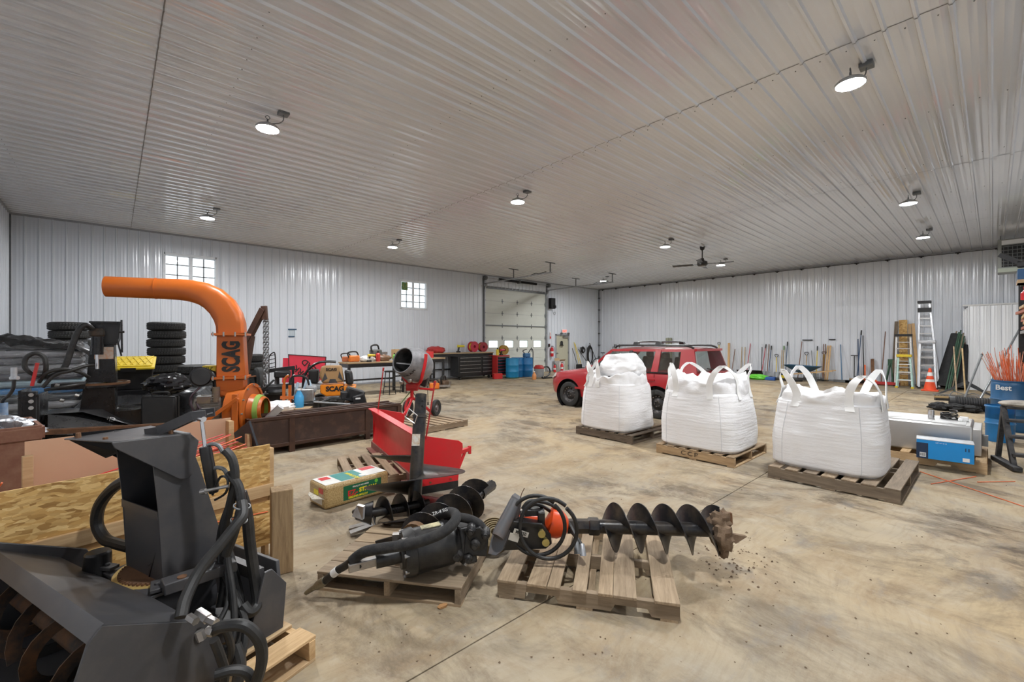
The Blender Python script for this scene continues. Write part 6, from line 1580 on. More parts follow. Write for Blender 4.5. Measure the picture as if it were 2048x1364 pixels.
# bench-top clutter, one object each
rc = random.Random(11)
def junk(name, label, cat, x, y, z, kind, col, s=1.0):
    m_ = mat('clutter_%s' % name, col, .45)
    t = thing(name, label, cat, (x, y, z), rc.uniform(-.6, .6))
    if kind == 'box': MB().bx(-.16*s, .16*s, -.12*s, .12*s, 0, .2*s).build('box_body', m_, t, bevel=.006); MB().bx(-.165*s, .165*s, -.02*s, .02*s, .195*s, .203*s).build('tape', M_TAN, t)
    elif kind == 'saw':
        MB().box((0, 0, .09*s), (.26*s, .16*s, .16*s)).build('motor_body', m_, t, bevel=.03*s)
        MB().tube([(-.12*s, 0, .1*s), (-.15*s, 0, .24*s), (.06*s, 0, .26*s), (.12*s, 0, .14*s)], .018*s, 8).build('handle', M_BLACK, t)
        MB().bx(.1*s, .42*s, -.01, .01, .05*s, .11*s).build('blade', M_STEEL, t)
    elif kind == 'drill':
        MB().cyl((-.1*s, 0, .2*s), (.13*s, 0, .2*s), .045*s, .03*s, 12).build('drill_body', m_, t); MB().bar((-.04*s, 0, .2*s), (-.07*s, 0, .03*s), .045*s, .05*s, (1, 0, 0)).build('grip', M_BLACK, t); MB().bx(-.13*s, 0, -.04*s, .04*s, 0, .05*s).build('battery', M_BLACK, t)
    elif kind == 'can':
        MB().lathe([(0, 0), (.05*s, 0), (.05*s, .18*s), (.035*s, .2*s), (.02*s, .21*s), (.02*s, .25*s), (0, .25*s)], 14).build('can_body', m_, t); MB().cyl((0, 0, .21*s), (0, 0, .26*s), .022*s, None, 10).build('cap', M_BLACK, t)
    elif kind == 'reel':
        MB().lathe([(.05*s, -.08*s), (.17*s, -.08*s), (.17*s, -.06*s), (.07*s, -.06*s), (.07*s, .06*s), (.17*s, .06*s), (.17*s, .08*s), (.05*s, .08*s)], 22, (0, 0, .18*s), (.3, 1, 0), True).build('spool', m_, t); MB().lathe([(.07*s, -.055*s), (.13*s, -.055*s), (.13*s, .055*s), (.07*s, .055*s)], 22, (0, 0, .18*s), (.3, 1, 0), True).build('cord', M_YELLOW, t)
    elif kind == 'rag':
        MB().ell((0, 0, .06*s), (.2*s, .15*s, .08*s), 18, 12, lambda q: 1+.3*fbn(q.x*3+x, q.y*3, q.z*3)).build('cloth', m_, t)
    return t
spec = [('leaf_blower', 'orange leaf blower in the tool heap on the first workbench', 'blower', 5.45, 13.2, 1.02, 'saw', (0.75, 0.20, 0.03), 1.2), ('cloth_heap', 'white rags on the first workbench', 'rags', 5.85, 13.15, 1.02, 'rag', (0.75, 0.75, 0.73), 1.3),
        ('chainsaw', 'dark chainsaw on top of the heap on the first workbench', 'chainsaw', 6.2, 13.3, 1.14, 'saw', (0.12, 0.12, 0.11), 1.5), ('spray_can', 'red and white spray can on the first workbench', 'can', 6.15, 13.02, 1.02, 'can', (0.65, 0.05, 0.04), 1.3), ('brown_pouch', 'brown leather tool pouch on the first workbench', 'pouch', 6.45, 13.3, 1.02, 'rag', (0.20, 0.11, 0.06), 1.4),
        ('green_bottle', 'lime green bottle at the end of the first workbench', 'bottle', 6.75, 13.1, 1.02, 'can', (0.2, 0.65, 0.08), 1.0), ('orange_trimmer', 'orange trimmer head at the left of the tool heap', 'trimmer', 5.3, 13.4, 1.02, 'saw', (0.5, 0.14, 0.05), 1.0),
        ('yellow_hooks', 'yellow tool hanging at the front of the first workbench', 'tool', 5.9, 12.98, 1.02, 'drill', (0.7, 0.5, 0.05), 1.0), ('plywood_box', 'square plywood box on the narrow workbench', 'box', 7.45, 14.0, 1.06, 'box', (0.50, 0.32, 0.14), 1.6),
        ('radio', 'dark radio on the narrow workbench', 'radio', 7.95, 13.85, 1.06, 'box', (0.05, 0.05, 0.06), 1.0), ('red_toolbox', 'red toolbox on the narrow workbench left of the mixer drum', 'toolbox', 8.45, 13.8, 1.06, 'box', (0.6, 0.03, 0.03), 1.1),
        ('red_duffel', 'long red bundle on the long workbench behind the mixer', 'bundle', 10.1, 15.9, 1.16, 'rag', (0.5, 0.04, 0.04), 2.0), ('yellow_level', 'yellow tools on the long workbench', 'tool', 11.3, 15.8, 1.16, 'drill', (0.7, 0.6, 0.05), 1.4), ('hose_reel', 'red hose reel on the long workbench, left of the pair', 'reel', 12.0, 15.8, 1.16, 'reel', (0.5, 0.03, 0.06), 1.4), ('cord_reel', 'dark red cord reel on the long workbench, right of the pair', 'reel', 12.55, 15.8, 1.16, 'reel', (0.3, 0.02, 0.03), 1.3),
        ('orange_chainsaw', 'orange chainsaw on the floor left of the mixer', 'chainsaw', 8.2, 13.0, 0, 'saw', (0.8, 0.2, 0.02), 1.3), ('log_cutter', 'brown and black saw on the floor under the narrow workbench', 'saw', 8.65, 13.1, 0, 'saw', (0.12, 0.07, 0.04), 1.6)]
for a in spec: junk(*a)
# tool chests
tc = thing('tool_chest', 'wide black rolling tool chest under the long workbench', 'tool chest', (11.75, 15.55, 0))
MB().bx(-.95, .95, -.3, .3, .14, 1.0).build('cabinet', M_BLACK, tc, bevel=.01)
for k in range(5):
    for x0, x1 in ((-.9, .28), (.34, .9)):
        d_ = MB().bx(x0, x1, -.315, -.3, .20+k*.155, .335+k*.155).build('drawer', M_BLACK, tc, bevel=.004)
        MB().bx(x0+.03, x1-.03, -.33, -.315, .31+k*.155, .328+k*.155).build('pull', M_STEEL, d_)
for x in (-.8, .8): MB().lathe([(0, .03), (.07, .03), (.07, -.03), (0, -.03)], 14, (x, -.2, .07), (1, 0, 0)).build('caster', M_RUBBER, tc)
MB().tube([(.97, -.2, .95), (1.05, -.25, .7), (1.0, -.3, .4), (1.08, -.25, .15)], .03, 8).build('green_hose', mat('green_hose', (0.02, 0.30, 0.10), .5), tc)
rt = thing('tool_chest', 'red tool chest with silver drawers beside the blue barrel', 'tool chest', (13.05, 15.2, 0))
MB().bx(-.38, .38, -.28, .28, .12, 1.02).build('cabinet', M_REDD, rt, bevel=.01)
for k in range(6):
    d_ = MB().bx(-.33, .33, -.295, -.28, .18+k*.135, .29+k*.135).build('drawer', M_BLACK, rt); MB().bx(-.31, .31, -.31, -.295, .262+k*.135, .285+k*.135).build('pull', M_CHROME, d_)
for x in (-.3, .3): MB().cyl((x, -.2, 0), (x, -.2, .12), .05, None, 12).build('caster', M_RUBBER, rt)
for a in (('yellow_spool', 'yellow bottle on the red tool chest', 'bottle', 12.85, 15.1, 1.02, 'can', (0.8, 0.6, 0.05), 1.3), ('gold_reel', 'dark gold cord reel above the blue barrel', 'reel', 13.35, 15.25, 1.02, 'reel', (0.35, 0.2, 0.03), 1.3), ('pink_drill', 'pink-red tool on the red tool chest', 'tool', 13.1, 15.05, 1.02, 'drill', (0.65, 0.06, 0.12), 1.2), ('red_gas_can', 'red gas can on the floor before the red tool chest', 'gas can', 12.55, 14.75, 0, 'box', (0.6, 0.02, 0.02), 1.2)): junk(*a)
def barrel(label, x, y, m_, h=.88, r=.29, group=None, lid=True):
    t = thing('barrel', label, 'barrel', (x, y, 0), 0, group)
    pr = [(0, .02), (r*.93, .0), (r*.97, .03), (r, .10), (r, .28), (r+.012, .30), (r, .32), (r, .56), (r+.012, .58), (r, .60), (r, h-.08), (r*.97, h-.02), (r*.93, h)]
    pr += [(0, h)] if lid else [(r*.9, h-.02), (r*.92, .05), (0, .05)]
    MB().lathe(pr, 32).build('barrel_body', m_, t)
    MB().lathe([(r*.93, h-.01), (r*.99, h-.01), (r*.99, h+.012), (r*.93, h+.012)], 32, (0, 0, 0), None, True).build('rim', m_, t)
    return t
BB = mat('bright_blue_barrel', (0.01, 0.23, 0.46), .4, 0, (0.01, 0.16, 0.32), .4, 4)
barrel('bright blue barrel on a green dolly, frontmost of three', 13.25, 14.55, BB); barrel('blue barrel just behind the front barrel', 13.95, 14.95, M_BLUE); barrel('blue barrel nearest the overhead door', 14.35, 14.75, M_BLUE)
gd_ = thing('barrel_dolly', 'green dolly under the bright blue barrel', 'dolly', (13.25, 14.55, 0)); MB().lathe([(.25, .005), (.33, .005), (.33, .05), (.31, .05)], 24).build('ring', M_GREEND, gd_)
vc = thing('shop_vacuum', 'grey shop vacuum with red lid and black hose by the overhead door', 'vacuum', (14.1, 13.7, 0))
MB().lathe([(0, .06), (.2, .06), (.22, .1), (.22, .42), (.2, .44), (0, .44)], 24).build('tank', M_GREYPL, vc); MB().lathe([(.235, .43), (.235, .48), (.16, .58), (0, .60)], 24).build('lid', M_REDD, vc)
MB().tube([(.2, 0, .45), (.5, -.05, .5), (.62, -.1, .3), (.4, -.2, .12), (.05, -.3, .06)], .035, 10).build('hose', M_BLKPL, vc); MB().bar((-.1, -.35, .03), (.45, -.4, .03), .12, .06).build('floor_tool', M_BLKPL, vc)
for k in range(4): MB().cyl((.2*math.cos(k*1.57), .2*math.sin(k*1.57), 0), (.2*math.cos(k*1.57), .2*math.sin(k*1.57), .08), .03, None, 10).build('caster', M_BLACK, vc)
oj = thing('fluid_jug', 'jug of orange hand cleaner on the floor before the blue barrels', 'jug', (13.45, 13.35, 0)); MB().lathe([(0, 0), (.085, 0), (.09, .05), (.09, .2), (.04, .28), (.03, .30), (.03, .33), (0, .33)], 16).build('bottle', mat('orange_cleaner', (0.75, 0.30, 0.10), .3), oj); MB().cyl((0, 0, .33), (0, 0, .36), .035, None, 10).build('cap', M_WHITE, oj)
bh = thing('barrel_pump', 'blue and black hand pump with curved hose on the blue barrel', 'pump', (14.35, 14.75, .88)); MB().box((0, 0, .12), (.35, .2, .2)).build('pump_body', mat('pump_blue', (0.05, 0.16, 0.32), .5), bh, bevel=.04); MB().tube([(.1, 0, .2), (.3, 0, .42), (.42, 0, .3), (.42, 0, -.2), (.42, 0, -.5)], .02, 8).build('hose', M_BLACK, bh); MB().tube([(-.1, 0, .2), (-.2, .05, .32), (.1, .1, .4)], .02, 8).build('pump_handle', M_BLACK, bh)
MB().cyl((0, 0, 0), (0, 0, .05), .03, None, 10).build('suction_stem', M_BLACK, bh)

# ------------------------------------------------------------------ cement mixer on a pallet
cmx = cframe('cement_mixer', 'grey drum cement mixer on a red wheeled frame', 'cement mixer', (832-1024)/875*8.85, 8.85, 0)
T = lambda u, v, d=0: pick(cmx, u, v, d)
PH = .125
DG = mat('cement_grey_drum', (0.17, 0.17, 0.18), .6, .1, (0.36, 0.36, 0.37), .7, 6)
oc_, bc_ = T(805, 720, -.35), T(848, 737, .2); dx = (bc_-oc_).normalized(); Ld = (bc_-oc_).length
MB().lathe([(.235, .02), (.24, 0), (.252, 0), (.262, .02), (.325, .28), (.345, .34), (.345, .38), (.335, .40), (.325, Ld*.75), (.27, Ld*.95), (.12, Ld), (0, Ld)], 36, oc_, dx).build('drum', DG, cmx)
MB().lathe([(.24, .01), (.31, .28), (.31, Ld*.75), (0, Ld*.9)], 30, oc_, dx).build('drum_inside', mat('drum_inside', (0.05, 0.05, 0.05), .8, 0, (0.15, 0.15, 0.14), .6, 8), cmx)
MB().bar(oc_+dx*.10+V(-.18, 0, -.03), oc_+dx*.14+V(.17, 0, -.06), .10, .02).build('mixing_paddle', DG, cmx)
sd = dx.cross(V(0, 0, 1)).normalized(); upd = sd.cross(dx)
for k, ch in enumerate('HARMORT'[::-1]):
    q = R(-128+k*15); e = sd*math.cos(q)+upd*math.sin(q); e2_ = (-sd*math.sin(q)+upd*math.cos(q))
    text('drum_lettering', ch, .085, M_INK, cmx, oc_+dx*.12+e*.297, frame(e2_, e), .001, .003)
MB().tube([T(852, 708, -.28), T(851, 722, -.28), T(846, 745, -.28), T(840, 765, -.2), T(828, 768), T(815, 764), T(806, 752)], .032, 10, 4).build('yoke', M_RED, cmx)
MB().box(T(826, 772), (.24, .2, .10)).bx(T(813, 0).x, T(836, 0).x, -.06, .06, T(0, 781).z, T(0, 776).z).build('pivot_head', M_REDD, cmx, bevel=.01)
MB().cyl(T(838, 777), T(868, 779), .022, None, 10).cyl(T(860, 779), T(869, 779), .028, None, 10).build('tilt_handle', M_RED, cmx)
MB().box(T(848, 762, .15), (.16, .2, .2), Matrix.Rotation(R(20), 3, 'Y')).build('motor_box', M_BLKPL, cmx, bevel=.02)
MB().cyl(T(824, 781), T(824, 797), .035, None, 12).build('mast', M_RED, cmx)
MB().tube([T(814, 832, -.1), T(811, 815, -.05), T(816, 800), T(824, 796), T(835, 802, .05), T(852, 815, .1), T(868, 830, .12)], .028, 10, 4).build('axle_frame', M_RED, cmx)
MB().tube([T(824, 797), T(813, 822, -.4), V(T(806, 0).x, -.45, PH)], .026, 10, 3).build('front_leg', M_RED, cmx)
for u, y, v in ((872, .15, 834), (816, .12, 833)):
    c = V(T(u, 0, y).x, y, PH+.17); w = MB().lathe([(.09, -.03), (.15, -.04), (.17, -.02), (.17, .02), (.15, .04), (.09, .03)], 24, c, (1, -.35, 0), True).build('tire', M_RUBBER, cmx)
    MB().lathe([(0, .03), (.03, .035), (.05, .01), (.1, .02), (.1, -.02), (0, -.02)], 20, c, (1, -.35, 0)).build('hub', mat('dark_hub', (0.12, 0.10, 0.10), .5), w)
MB().tube([T(822, 782), T(807, 800, -.1), T(788, 825, -.3)], .010, 6).build('green_strap', mat('olive_strap', (0.12, 0.20, 0.06), .7), cmx)
MB().tube([T(826, 784), T(838, 806, -.05), T(849, 835, -.2), T(855, 840, -.2)], .008, 6).tube([T(855, 772), T(856, 800), T(856, 808)], .007, 6).build('power_cord', M_BLACK, cmx)
MB().cyl(T(856, 804), T(856, 810), .014, None, 8).build('plug', M_BLACK, cmx)
MB().ell(T(803, 764, -.2), .05, 12, 8).ell(T(820, 760, -.22), .055, 12, 8).build('trunnion_knob', M_STEEL, cmx)
pallet('weathered pallet under the cement mixer', cw(-1.75, 8.55), R(6), 1.25, 1.25, 8, M_PALLET)
# ------------------------------------------------------------------ tools along the back wall
def wpt(u, v, X):
    """point at (u, v) on the plane x = X"""
    k = (u-CX)/FPX; d = X/(CF[0]+k*CR[0])
    return V(X, d*(CF[1]+k*CR[1]), HC-(v-CY)/FPX*d)
WD = wood('tool_handle_wood', (0.55, 0.40, 0.20), (0.40, 0.27, 0.12), (0.28, 0.18, 0.08))
HM = {'wood': WD, 'yellow': M_YELLOW, 'red': mat('red_handle', (0.50, 0.05, 0.07), .45), 'black': M_BLKPL, 'navy': mat('navy_handle', (0.03, 0.07, 0.15), .45), 'blue': mat('steel_blue_handle', (0.05, 0.16, 0.30), .45), 'brown': mat('brown_handle', (0.20, 0.09, 0.05), .6), 'green': mat('green_handle', (0.12, 0.25, 0.06), .5), 'grey': M_DKGAL}
def tool(name, label, cat, top, ub, h, head='shovel', grip=None, r=.017, grp='long-handled tools leaning on the back wall', xo=0.0):
    tp_ = wpt(top[0], top[1], XE-.09-xo); bp_ = wpt(ub, 770, XE-.42-xo); bp_.z = 0.0
    t = thing(name, label, cat, (bp_.x, bp_.y, 0), 0, grp)
    a = V(0, 0, .0); b = tp_-V(bp_.x, bp_.y, 0); dv = (b-a).normalized(); s0 = a
    if head == 'shovel':
        s0 = a+dv*.30
        MB().grid(lambda u, v: a+dv*(.01+.30*v)+V(-.03*math.cos((u-.5)*2.4)*(1-.3*v), (u-.5)*(.22*(1-.15*v)*min(1, .35+v*2.2)), 0), 8, 8).build('blade', M_DKGAL, t)
    elif head == 'rake':
        s0 = a+dv*.05
        MB().box(a+V(-.02, 0, .05), (.04, .40, .03)).build('rake_bar', M_DKGAL, t)
        for k in range(8): MB().bar(a+V(-.02, -.19+k*.054, .05), a+V(-.06, -.19+k*.054, .0), .008, .01).build('tine', M_DKGAL, t)
    elif head == 'broom':
        s0 = a+dv*.16
        MB().box(a+V(0, 0, .15), (.07, .45, .05)).build('broom_block', WD, t); MB().poly([(-.05, -.23, 0), (.04, -.23, 0), (.03, -.22, .13), (-.03, -.22, .13)], (0, .45, 0)).build('bristles', M_BLKPL, t)
    elif head == 'digger':
        s0 = a+dv*.3
        for s_ in (-1, 1): MB().poly([(.0, s_*.03, 0), (0, s_*.09, .02), (0, s_*.08, .30), (0, s_*.02, .30)], (.012, 0, 0)).build('clam_blade', M_DKGAL, t)
    elif head == 'scraper':
        s0 = a+dv*.10
        MB().bx(-.02, .02, -.28, .28, 0, .10).build('scraper_blade', M_DKGAL, t)
    MB().cyl(s0, b, r, r*.9, 8).build('handle', HM[h], t)
    if grip == 'D':
        e = V(0, 1, 0)
        MB().tube([b-dv*.02, b+e*.06+dv*.05, b+e*.06+dv*.12, b-e*.06+dv*.12, b-e*.06+dv*.05, b-dv*.02], .012, 6, 2).build('d_grip', M_BLACK, t)
    elif grip == 'T': MB().cyl(b-V(0, .12, 0), b+V(0, .12, 0), .016, None, 8).build('t_grip', M_BLACK, t)
    elif grip: MB().cyl(b-dv*.18, b+dv*.01, r*1.4, None, 8).build('grip_sleeve', HM[grip], t)
    return t
TL = [('spade', 'yellow spade with D-grip peeking out right behind the car', 'spade', (1438, 690), 1438, 'yellow', 'shovel', 'D'),
      ('shovel', 'red-brown handled shovel right of the tan board behind the car', 'shovel', (1470, 698), 1462, 'brown', 'shovel', None),
      ('round_shovel', 'left of the two pale wooden-handled shovels', 'shovel', (1484, 694), 1481, 'wood', 'shovel', None), ('garden_rake', 'right of the two pale wooden-handled tools', 'rake', (1490, 694), 1488, 'wood', 'rake', None),
      ('push_scraper', 'long red-handled scraper slanting to the left', 'scraper', (1501, 687), 1492, 'red', 'scraper', None), ('snow_shovel', 'black-handled tool crossing a red one', 'shovel', (1524, 694), 1523, 'black', 'shovel', None),
      ('floor_scraper', 'red handle with dark grip crossing the black tool', 'scraper', (1532, 689), 1522, 'red', 'scraper', 'black'), ('spade', 'brown handle with yellow collar beside the blue-grey shovel', 'spade', (1538, 688), 1534, 'brown', 'shovel', None),
      ('round_shovel', 'blue-grey handled shovel with a dark blade', 'shovel', (1543, 692), 1536, 'navy', 'shovel', 'black'), ('spade', 'yellow short spade with black D-grip, left of the wheelbarrow', 'spade', (1553, 714), 1552, 'yellow', 'shovel', 'D'),
      ('post_digger', 'post-hole digger with green-topped handle', 'digger', (1568, 692), 1565, 'wood', 'digger', 'green'), ('post_digger', 'wooden handle just left of the green-topped digger', 'digger', (1564, 700), 1562, 'wood', 'digger', None),
      ('push_broom', 'grey-blue pole with dark grip left of the wheelbarrow tray', 'broom', (1575, 684), 1570, 'navy', 'broom', 'black'), ('hoe', 'brown pole rising behind the wheelbarrow under a wall bar', 'hoe', (1604, 683), 1595, 'brown', 'scraper', None),
      ('scoop_shovel', 'wooden D-grip scoop behind the wheelbarrow', 'shovel', (1613, 710), 1612, 'wood', 'shovel', 'D'), ('garden_rake', 'slim grey rake behind the right end of the wheelbarrow', 'rake', (1623, 701), 1628, 'grey', 'rake', None),
      ('round_shovel', 'yellow pole with dark grip right of the wheelbarrow tray', 'shovel', (1635, 693), 1632, 'yellow', 'shovel', 'black'), ('leaf_rake', 'left of the two brown handles behind the yellow D-grip', 'rake', (1647, 688), 1645, 'brown', 'rake', None),
      ('leaf_rake', 'right of the two brown handles behind the yellow D-grip', 'rake', (1651, 688), 1647, 'brown', 'rake', None), ('spade', 'yellow spade with black D-grip right of the wheelbarrow', 'spade', (1648, 709), 1646, 'yellow', 'shovel', 'D'),
      ('pry_bar', 'blue bar tapering to black standing alone', 'bar', (1681, 689), 1684, 'blue', 'scraper', None), ('valve_key', 'short black T-handled key', 'key', (1709, 711), 1708, 'black', 'scraper', 'T'),
      ('squeegee', 'left of the navy poles near the T-handled key', 'squeegee', (1716, 678), 1718, 'navy', 'scraper', None), ('push_broom', 'tallest navy pole, slanting left', 'broom', (1723, 661), 1713, 'navy', 'broom', 'black'), ('roof_rake', 'right of the navy poles, upright', 'pole', (1726, 671), 1728, 'black', 'scraper', None),
      ('long_pole', 'red-brown pole standing on a red base right of the orange chute', 'pole', (1771, 663), 1762, 'brown', 'scraper', None)]
for a in TL: tool(a[0], a[1], a[2], a[3], a[4], a[5], a[6], a[7])
def plank(label, top, ub, w, th, m_, xo=0, name='board', cat='board'):
    tp_ = wpt(top[0], top[1], XE-.08-xo); bp_ = wpt(ub, 770, XE-.45-xo); bp_.z = 0
    t = MB(); d_ = tp_-bp_; L = d_.length
    t.bx(0, L, -w/2, w/2, -th/2, th/2)
    o = t.build(name, m_, None); o.location = bp_; x = d_.normalized(); y = V(0, 1, 0)-x*x.y; y.normalize(); z = x.cross(y)
    o.rotation_euler = Matrix((x, y, z)).transposed().to_euler(); return tag(o, label, cat)
plank('tan board standing behind the car beside the yellow spade', (1458, 686), 1457, .10, .03, M_PINE)
plank('left of two tan boards leaning right of the yellow D-grip', (1656, 691), 1650, .05, .03, M_PINE); plank('right of two tan boards leaning right of the yellow D-grip', (1661, 691), 1654, .06, .03, M_PINE)
plank('dark plank leaning left of the white step ladder', (1793, 643), 1786, .10, .04, M_PALLET_DK); plank('wide OSB offcut behind the white step ladder', (1806, 640), 1808, .24, .012, M_OSB)
plank('left pine stick behind the tall ladder', (1819, 648), 1824, .09, .04, M_PINE); plank('pine stick leaning between the two ladders', (1826, 647), 1837, .09, .04, M_PINE, .12)
plank('left greenish post leaning behind the car roof', (1335, 676), 1336, .16, .10, mat('weathered_green_post', (0.30, 0.31, 0.23), .8)); plank('right greenish post leaning behind the car roof', (1341, 676), 1342, .12, .10, mat('weathered_green_post', (0, 0, 0)))
plank('short rusty board on the floor by the orange chute', (1745, 718), 1746, .10, .04, M_RUST); plank('short orange board left of the orange chute', (1729, 730), 1729, .08, .03, M_STAKE)
for i, (u0, u1, v) in enumerate(((1605, 1625, 680), (1658, 1671, 679))):
    a, b = wpt(u0, v, XE-.05), wpt(u1, v, XE-.05)
    t = thing('wall_bar', ('left' if i == 0 else 'right')+' short black bar fixed to the back wall above the tools', 'bar', a); MB().bar(V(0, 0, 0), b-a, .04, .04).build('bar', M_BLACK, t)
    for s_ in (.1, .9): MB().bar((b-a)*s_+V(-.02, 0, 0), (b-a)*s_+V(.05, 0, 0), .03, .03).build('bracket', M_BLACK, t)
# wheelbarrow
p = wpt(1606, 765, 20.9); wbw = thing('wheelbarrow', 'blue wheelbarrow with wooden handles before the tools', 'wheelbarrow', (p.x, p.y, 0), R(90))
BT = mat('navy_tray', (0.02, 0.085, 0.16), .45, 0, (0.05, 0.07, 0.09), .4, 5)
def tray(u, v):
    x = lerp(u, (0, -.60), (1, .62)); k = abs(v-.5)*2
    zb = .36; zt = .66+.05*(u-.5); e = max(k, abs(u-.5)*2)**3
    return V(x*(.62+.38*e), (v-.5)*.72*(.7+.3*e), zb+(zt-zb)*e)
MB().grid(tray, 14, 12).build('tray', BT, wbw)
for s_ in (-1, 1):
    MB().bar((.60, s_*.12, .26), (-1.05, s_*.30, .50), .035, .045).build('handle', M_PINE, wbw); MB().bar((-.35, s_*.26, .38), (-.42, s_*.26, 0), .03, .03).build('leg', M_DKGAL, wbw)
MB().lathe([(.1, -.04), (.18, -.05), (.2, 0), (.18, .05), (.1, .04)], 20, (.62, 0, .2), (0, 1, 0), True).lathe([(0, .02), (.1, .02), (.1, -.02), (0, -.02)], 12, (.62, 0, .2), (0, 1, 0)).build('wheel', M_RUBBER, wbw)
text('tray_lettering', 'Jackson', .11, M_WHITE, wbw, (-.05, .30, .53), frame((-1, 0, 0), (0, 1, -.4)), .001, .002)
# snow pushers, bag, box
p = wpt(1508, 765, 21.5); sp_ = thing('snow_pusher', 'pair of wide black snow pusher blades on the floor by the back wall', 'snow pusher', (p.x, p.y, 0))
for k in range(3): MB().grid(lambda u, v: V(-.1-.06*k+.10*math.cos(v*2.6), (u-.5)*.8+.12*k, .02+.33*v), 8, 8).build('pusher_blade', M_BLKPL, sp_)
p = wpt(1517, 762, 20.6); gb_ = tag(MB().ell((0, 0, .10), (.20, .40, .13), 28, 18, lambda q: 1+.25*fbn(q.x*2.5, q.y*2.5, q.z*2.5)).build('green_bag', mat('lime_bag', (0.14, 0.62, 0.04), .4, 0, (0.08, 0.35, 0.03), .5, 8), None), 'lime green bag lying on the floor before the tools', 'bag'); gb_.location = (p.x, p.y, 0)
p = wpt(1541, 762, 20.6); bx_ = thing('blue_case', 'small blue case on the floor beside the lime bag', 'case', (p.x, p.y, 0)); MB().bx(-.12, .12, -.19, .19, 0, .15).build('case_body', mat('royal_blue', (0.03, 0.10, 0.34), .5), bx_, bevel=.02); MB().bx(-.02, .02, -.06, .06, .15, .17).build('case_handle', M_BLACK, bx_)
p = wpt(1572, 764, 21.0); yb = thing('grease_bucket', 'flat yellow-lidded tub among dark hoses left of the wheelbarrow', 'tub', (p.x, p.y, 0)); MB().lathe([(0, .04), (.2, .04), (.22, .2), (.2, .22), (0, .22)], 18).build('tub_body', M_YELLOW, yb); MB().tube([(-.3, .5, .05), (-.35, .2, .08), (-.2, -.1, .05), (-.3, -.4, .05), (-.1, -.6, .05)], .05, 8).build('dark_hose', M_RUBBER, yb)
p = wpt(1737, 768, 21.2); ot = thing('orange_chute', 'bright orange bent machine guard on the floor by the back wall', 'guard', (p.x, p.y, 0), R(-75)); MB().poly([(-.45, 0, .02), (-.3, 0, .30), (-.05, 0, .36), (.2, 0, .22), (.42, 0, .02), (.28, 0, .02), (.12, 0, .14), (-.08, 0, .22), (-.22, 0, .18), (-.3, 0, .02)], (0, .3, 0)).build('guard_body', M_STAKE, ot); MB().bar((-.4, .1, .3), (.4, .2, .1), .04, .04).build('guard_rod', M_BLACK, ot); MB().bx(-.45, .45, -.05, .4, 0, .03).build('pallet_board', M_RUST, ot)
p = wpt(1768, 768, 21.3); fj = thing('floor_jack', 'low red floor jack at the foot of the red-brown pole', 'jack', (p.x, p.y, 0), R(90)); MB().bx(-.45, .35, -.1, .1, .04, .14).build('jack_frame', M_REDD, fj, bevel=.01)
for x in (-.4, .3):
    for s_ in (-1, 1): MB().cyl((x, s_*.11, .05), (x, s_*.15, .05), .05, None, 12).build('jack_wheel', M_DKGAL, fj)
p = wpt(1779, 768, 21.6); gr_ = thing('dark_green_easel', 'dark green folded stand left of the white step ladder', 'stand', (p.x, p.y, 0)); MB().bar((0, -.1, 0), (.3, 0, .95), .04, .06).bar((0, .12, 0), (.3, 0, .95), .04, .06).box((.25, -.03, .85), (.05, .22, .25)).build('stand_frame', M_GREEND, gr_)

# ------------------------------------------------------------------ ladders
def stepladder(label, ub0, ub1, ut0, ut1, vt, X, m_side, m_cap, n, rungs, spread=.55, lean=0, bot=None):
    b0, b1 = wpt(ub0, 770, X), wpt(ub1, 770, X); b0.z = b1.z = 0
    t0, t1 = wpt(ut0, vt, X+spread*.5), wpt(ut1, vt, X+spread*.5)
    t = thing('step_ladder', label, 'ladder', (b0+b1)/2); o = t.location
    for b, q in ((b0, t0), (b1, t1)):
        MB().bar(b-o, q-o, .05, .075, (1, 0, 0)).build('front_rail', m_side, t); e = V(b.x+spread, b.y, 0)
        MB().bar(e-o, q-o, .03, .05, (1, 0, 0)).build('rear_rail', m_side, t)
        MB().bx(b.x-o.x-.04, b.x-o.x+.04, b.y-o.y-.04, b.y-o.y+.04, 0, .06).build('foot', m_cap if n == 1 else M_BLKPL, t)
    for k in range(1, rungs+1):
        f = k/(rungs+1); a, b = b0.lerp(t0, f), b1.lerp(t1, f)
        MB().bar(a-o, b-o, .085, .028, (0, 0, 1)).build('step', M_ALU if n != 1 else M_WHITE, t)
        a, b = V(b0.x+spread, b0.y, 0).lerp(t0, f), V(b1.x+spread, b1.y, 0).lerp(t1, f); MB().bar(a-o, b-o, .025, .025).build('rear_brace', m_side, t)
    MB().box((t0+t1)/2-o+V(0, 0, .03), (.22, abs(t0.y-t1.y)+.10, .09)).build('top_cap', m_cap, t, bevel=.01)
    return t
LAD = mat('ladder_aluminium', (0.62, 0.63, 0.65), .35, .7)
tl = stepladder('tall aluminium step ladder with black top against the back wall', 1836, 1879, 1839, 1859, 606, 21.3, LAD, M_BLKPL, 0, 10)
MB().box(wpt(1849, 620, 21.5)-tl.location, (.06, .36, .16)).build('tool_tray', M_BLKPL, tl)
stepladder('white step ladder with black top beside the pine sticks', 1790, 1824, 1793, 1821, 672, 21.3, M_WHITE, M_BLKPL, 0, 7)
yl = stepladder('short step ladder with mint rails and yellow feet before the white one', 1793, 1825, 1797, 1820, 713, 20.7, mat('mint_fibreglass', (0.45, 0.66, 0.60), .5), M_YELLOW, 1, 3, .45)
st = stepladder('small aluminium step ladder behind the traffic cone', 1838, 1872, 1840, 1868, 685, 20.9, LAD, LAD, 0, 5, .5)
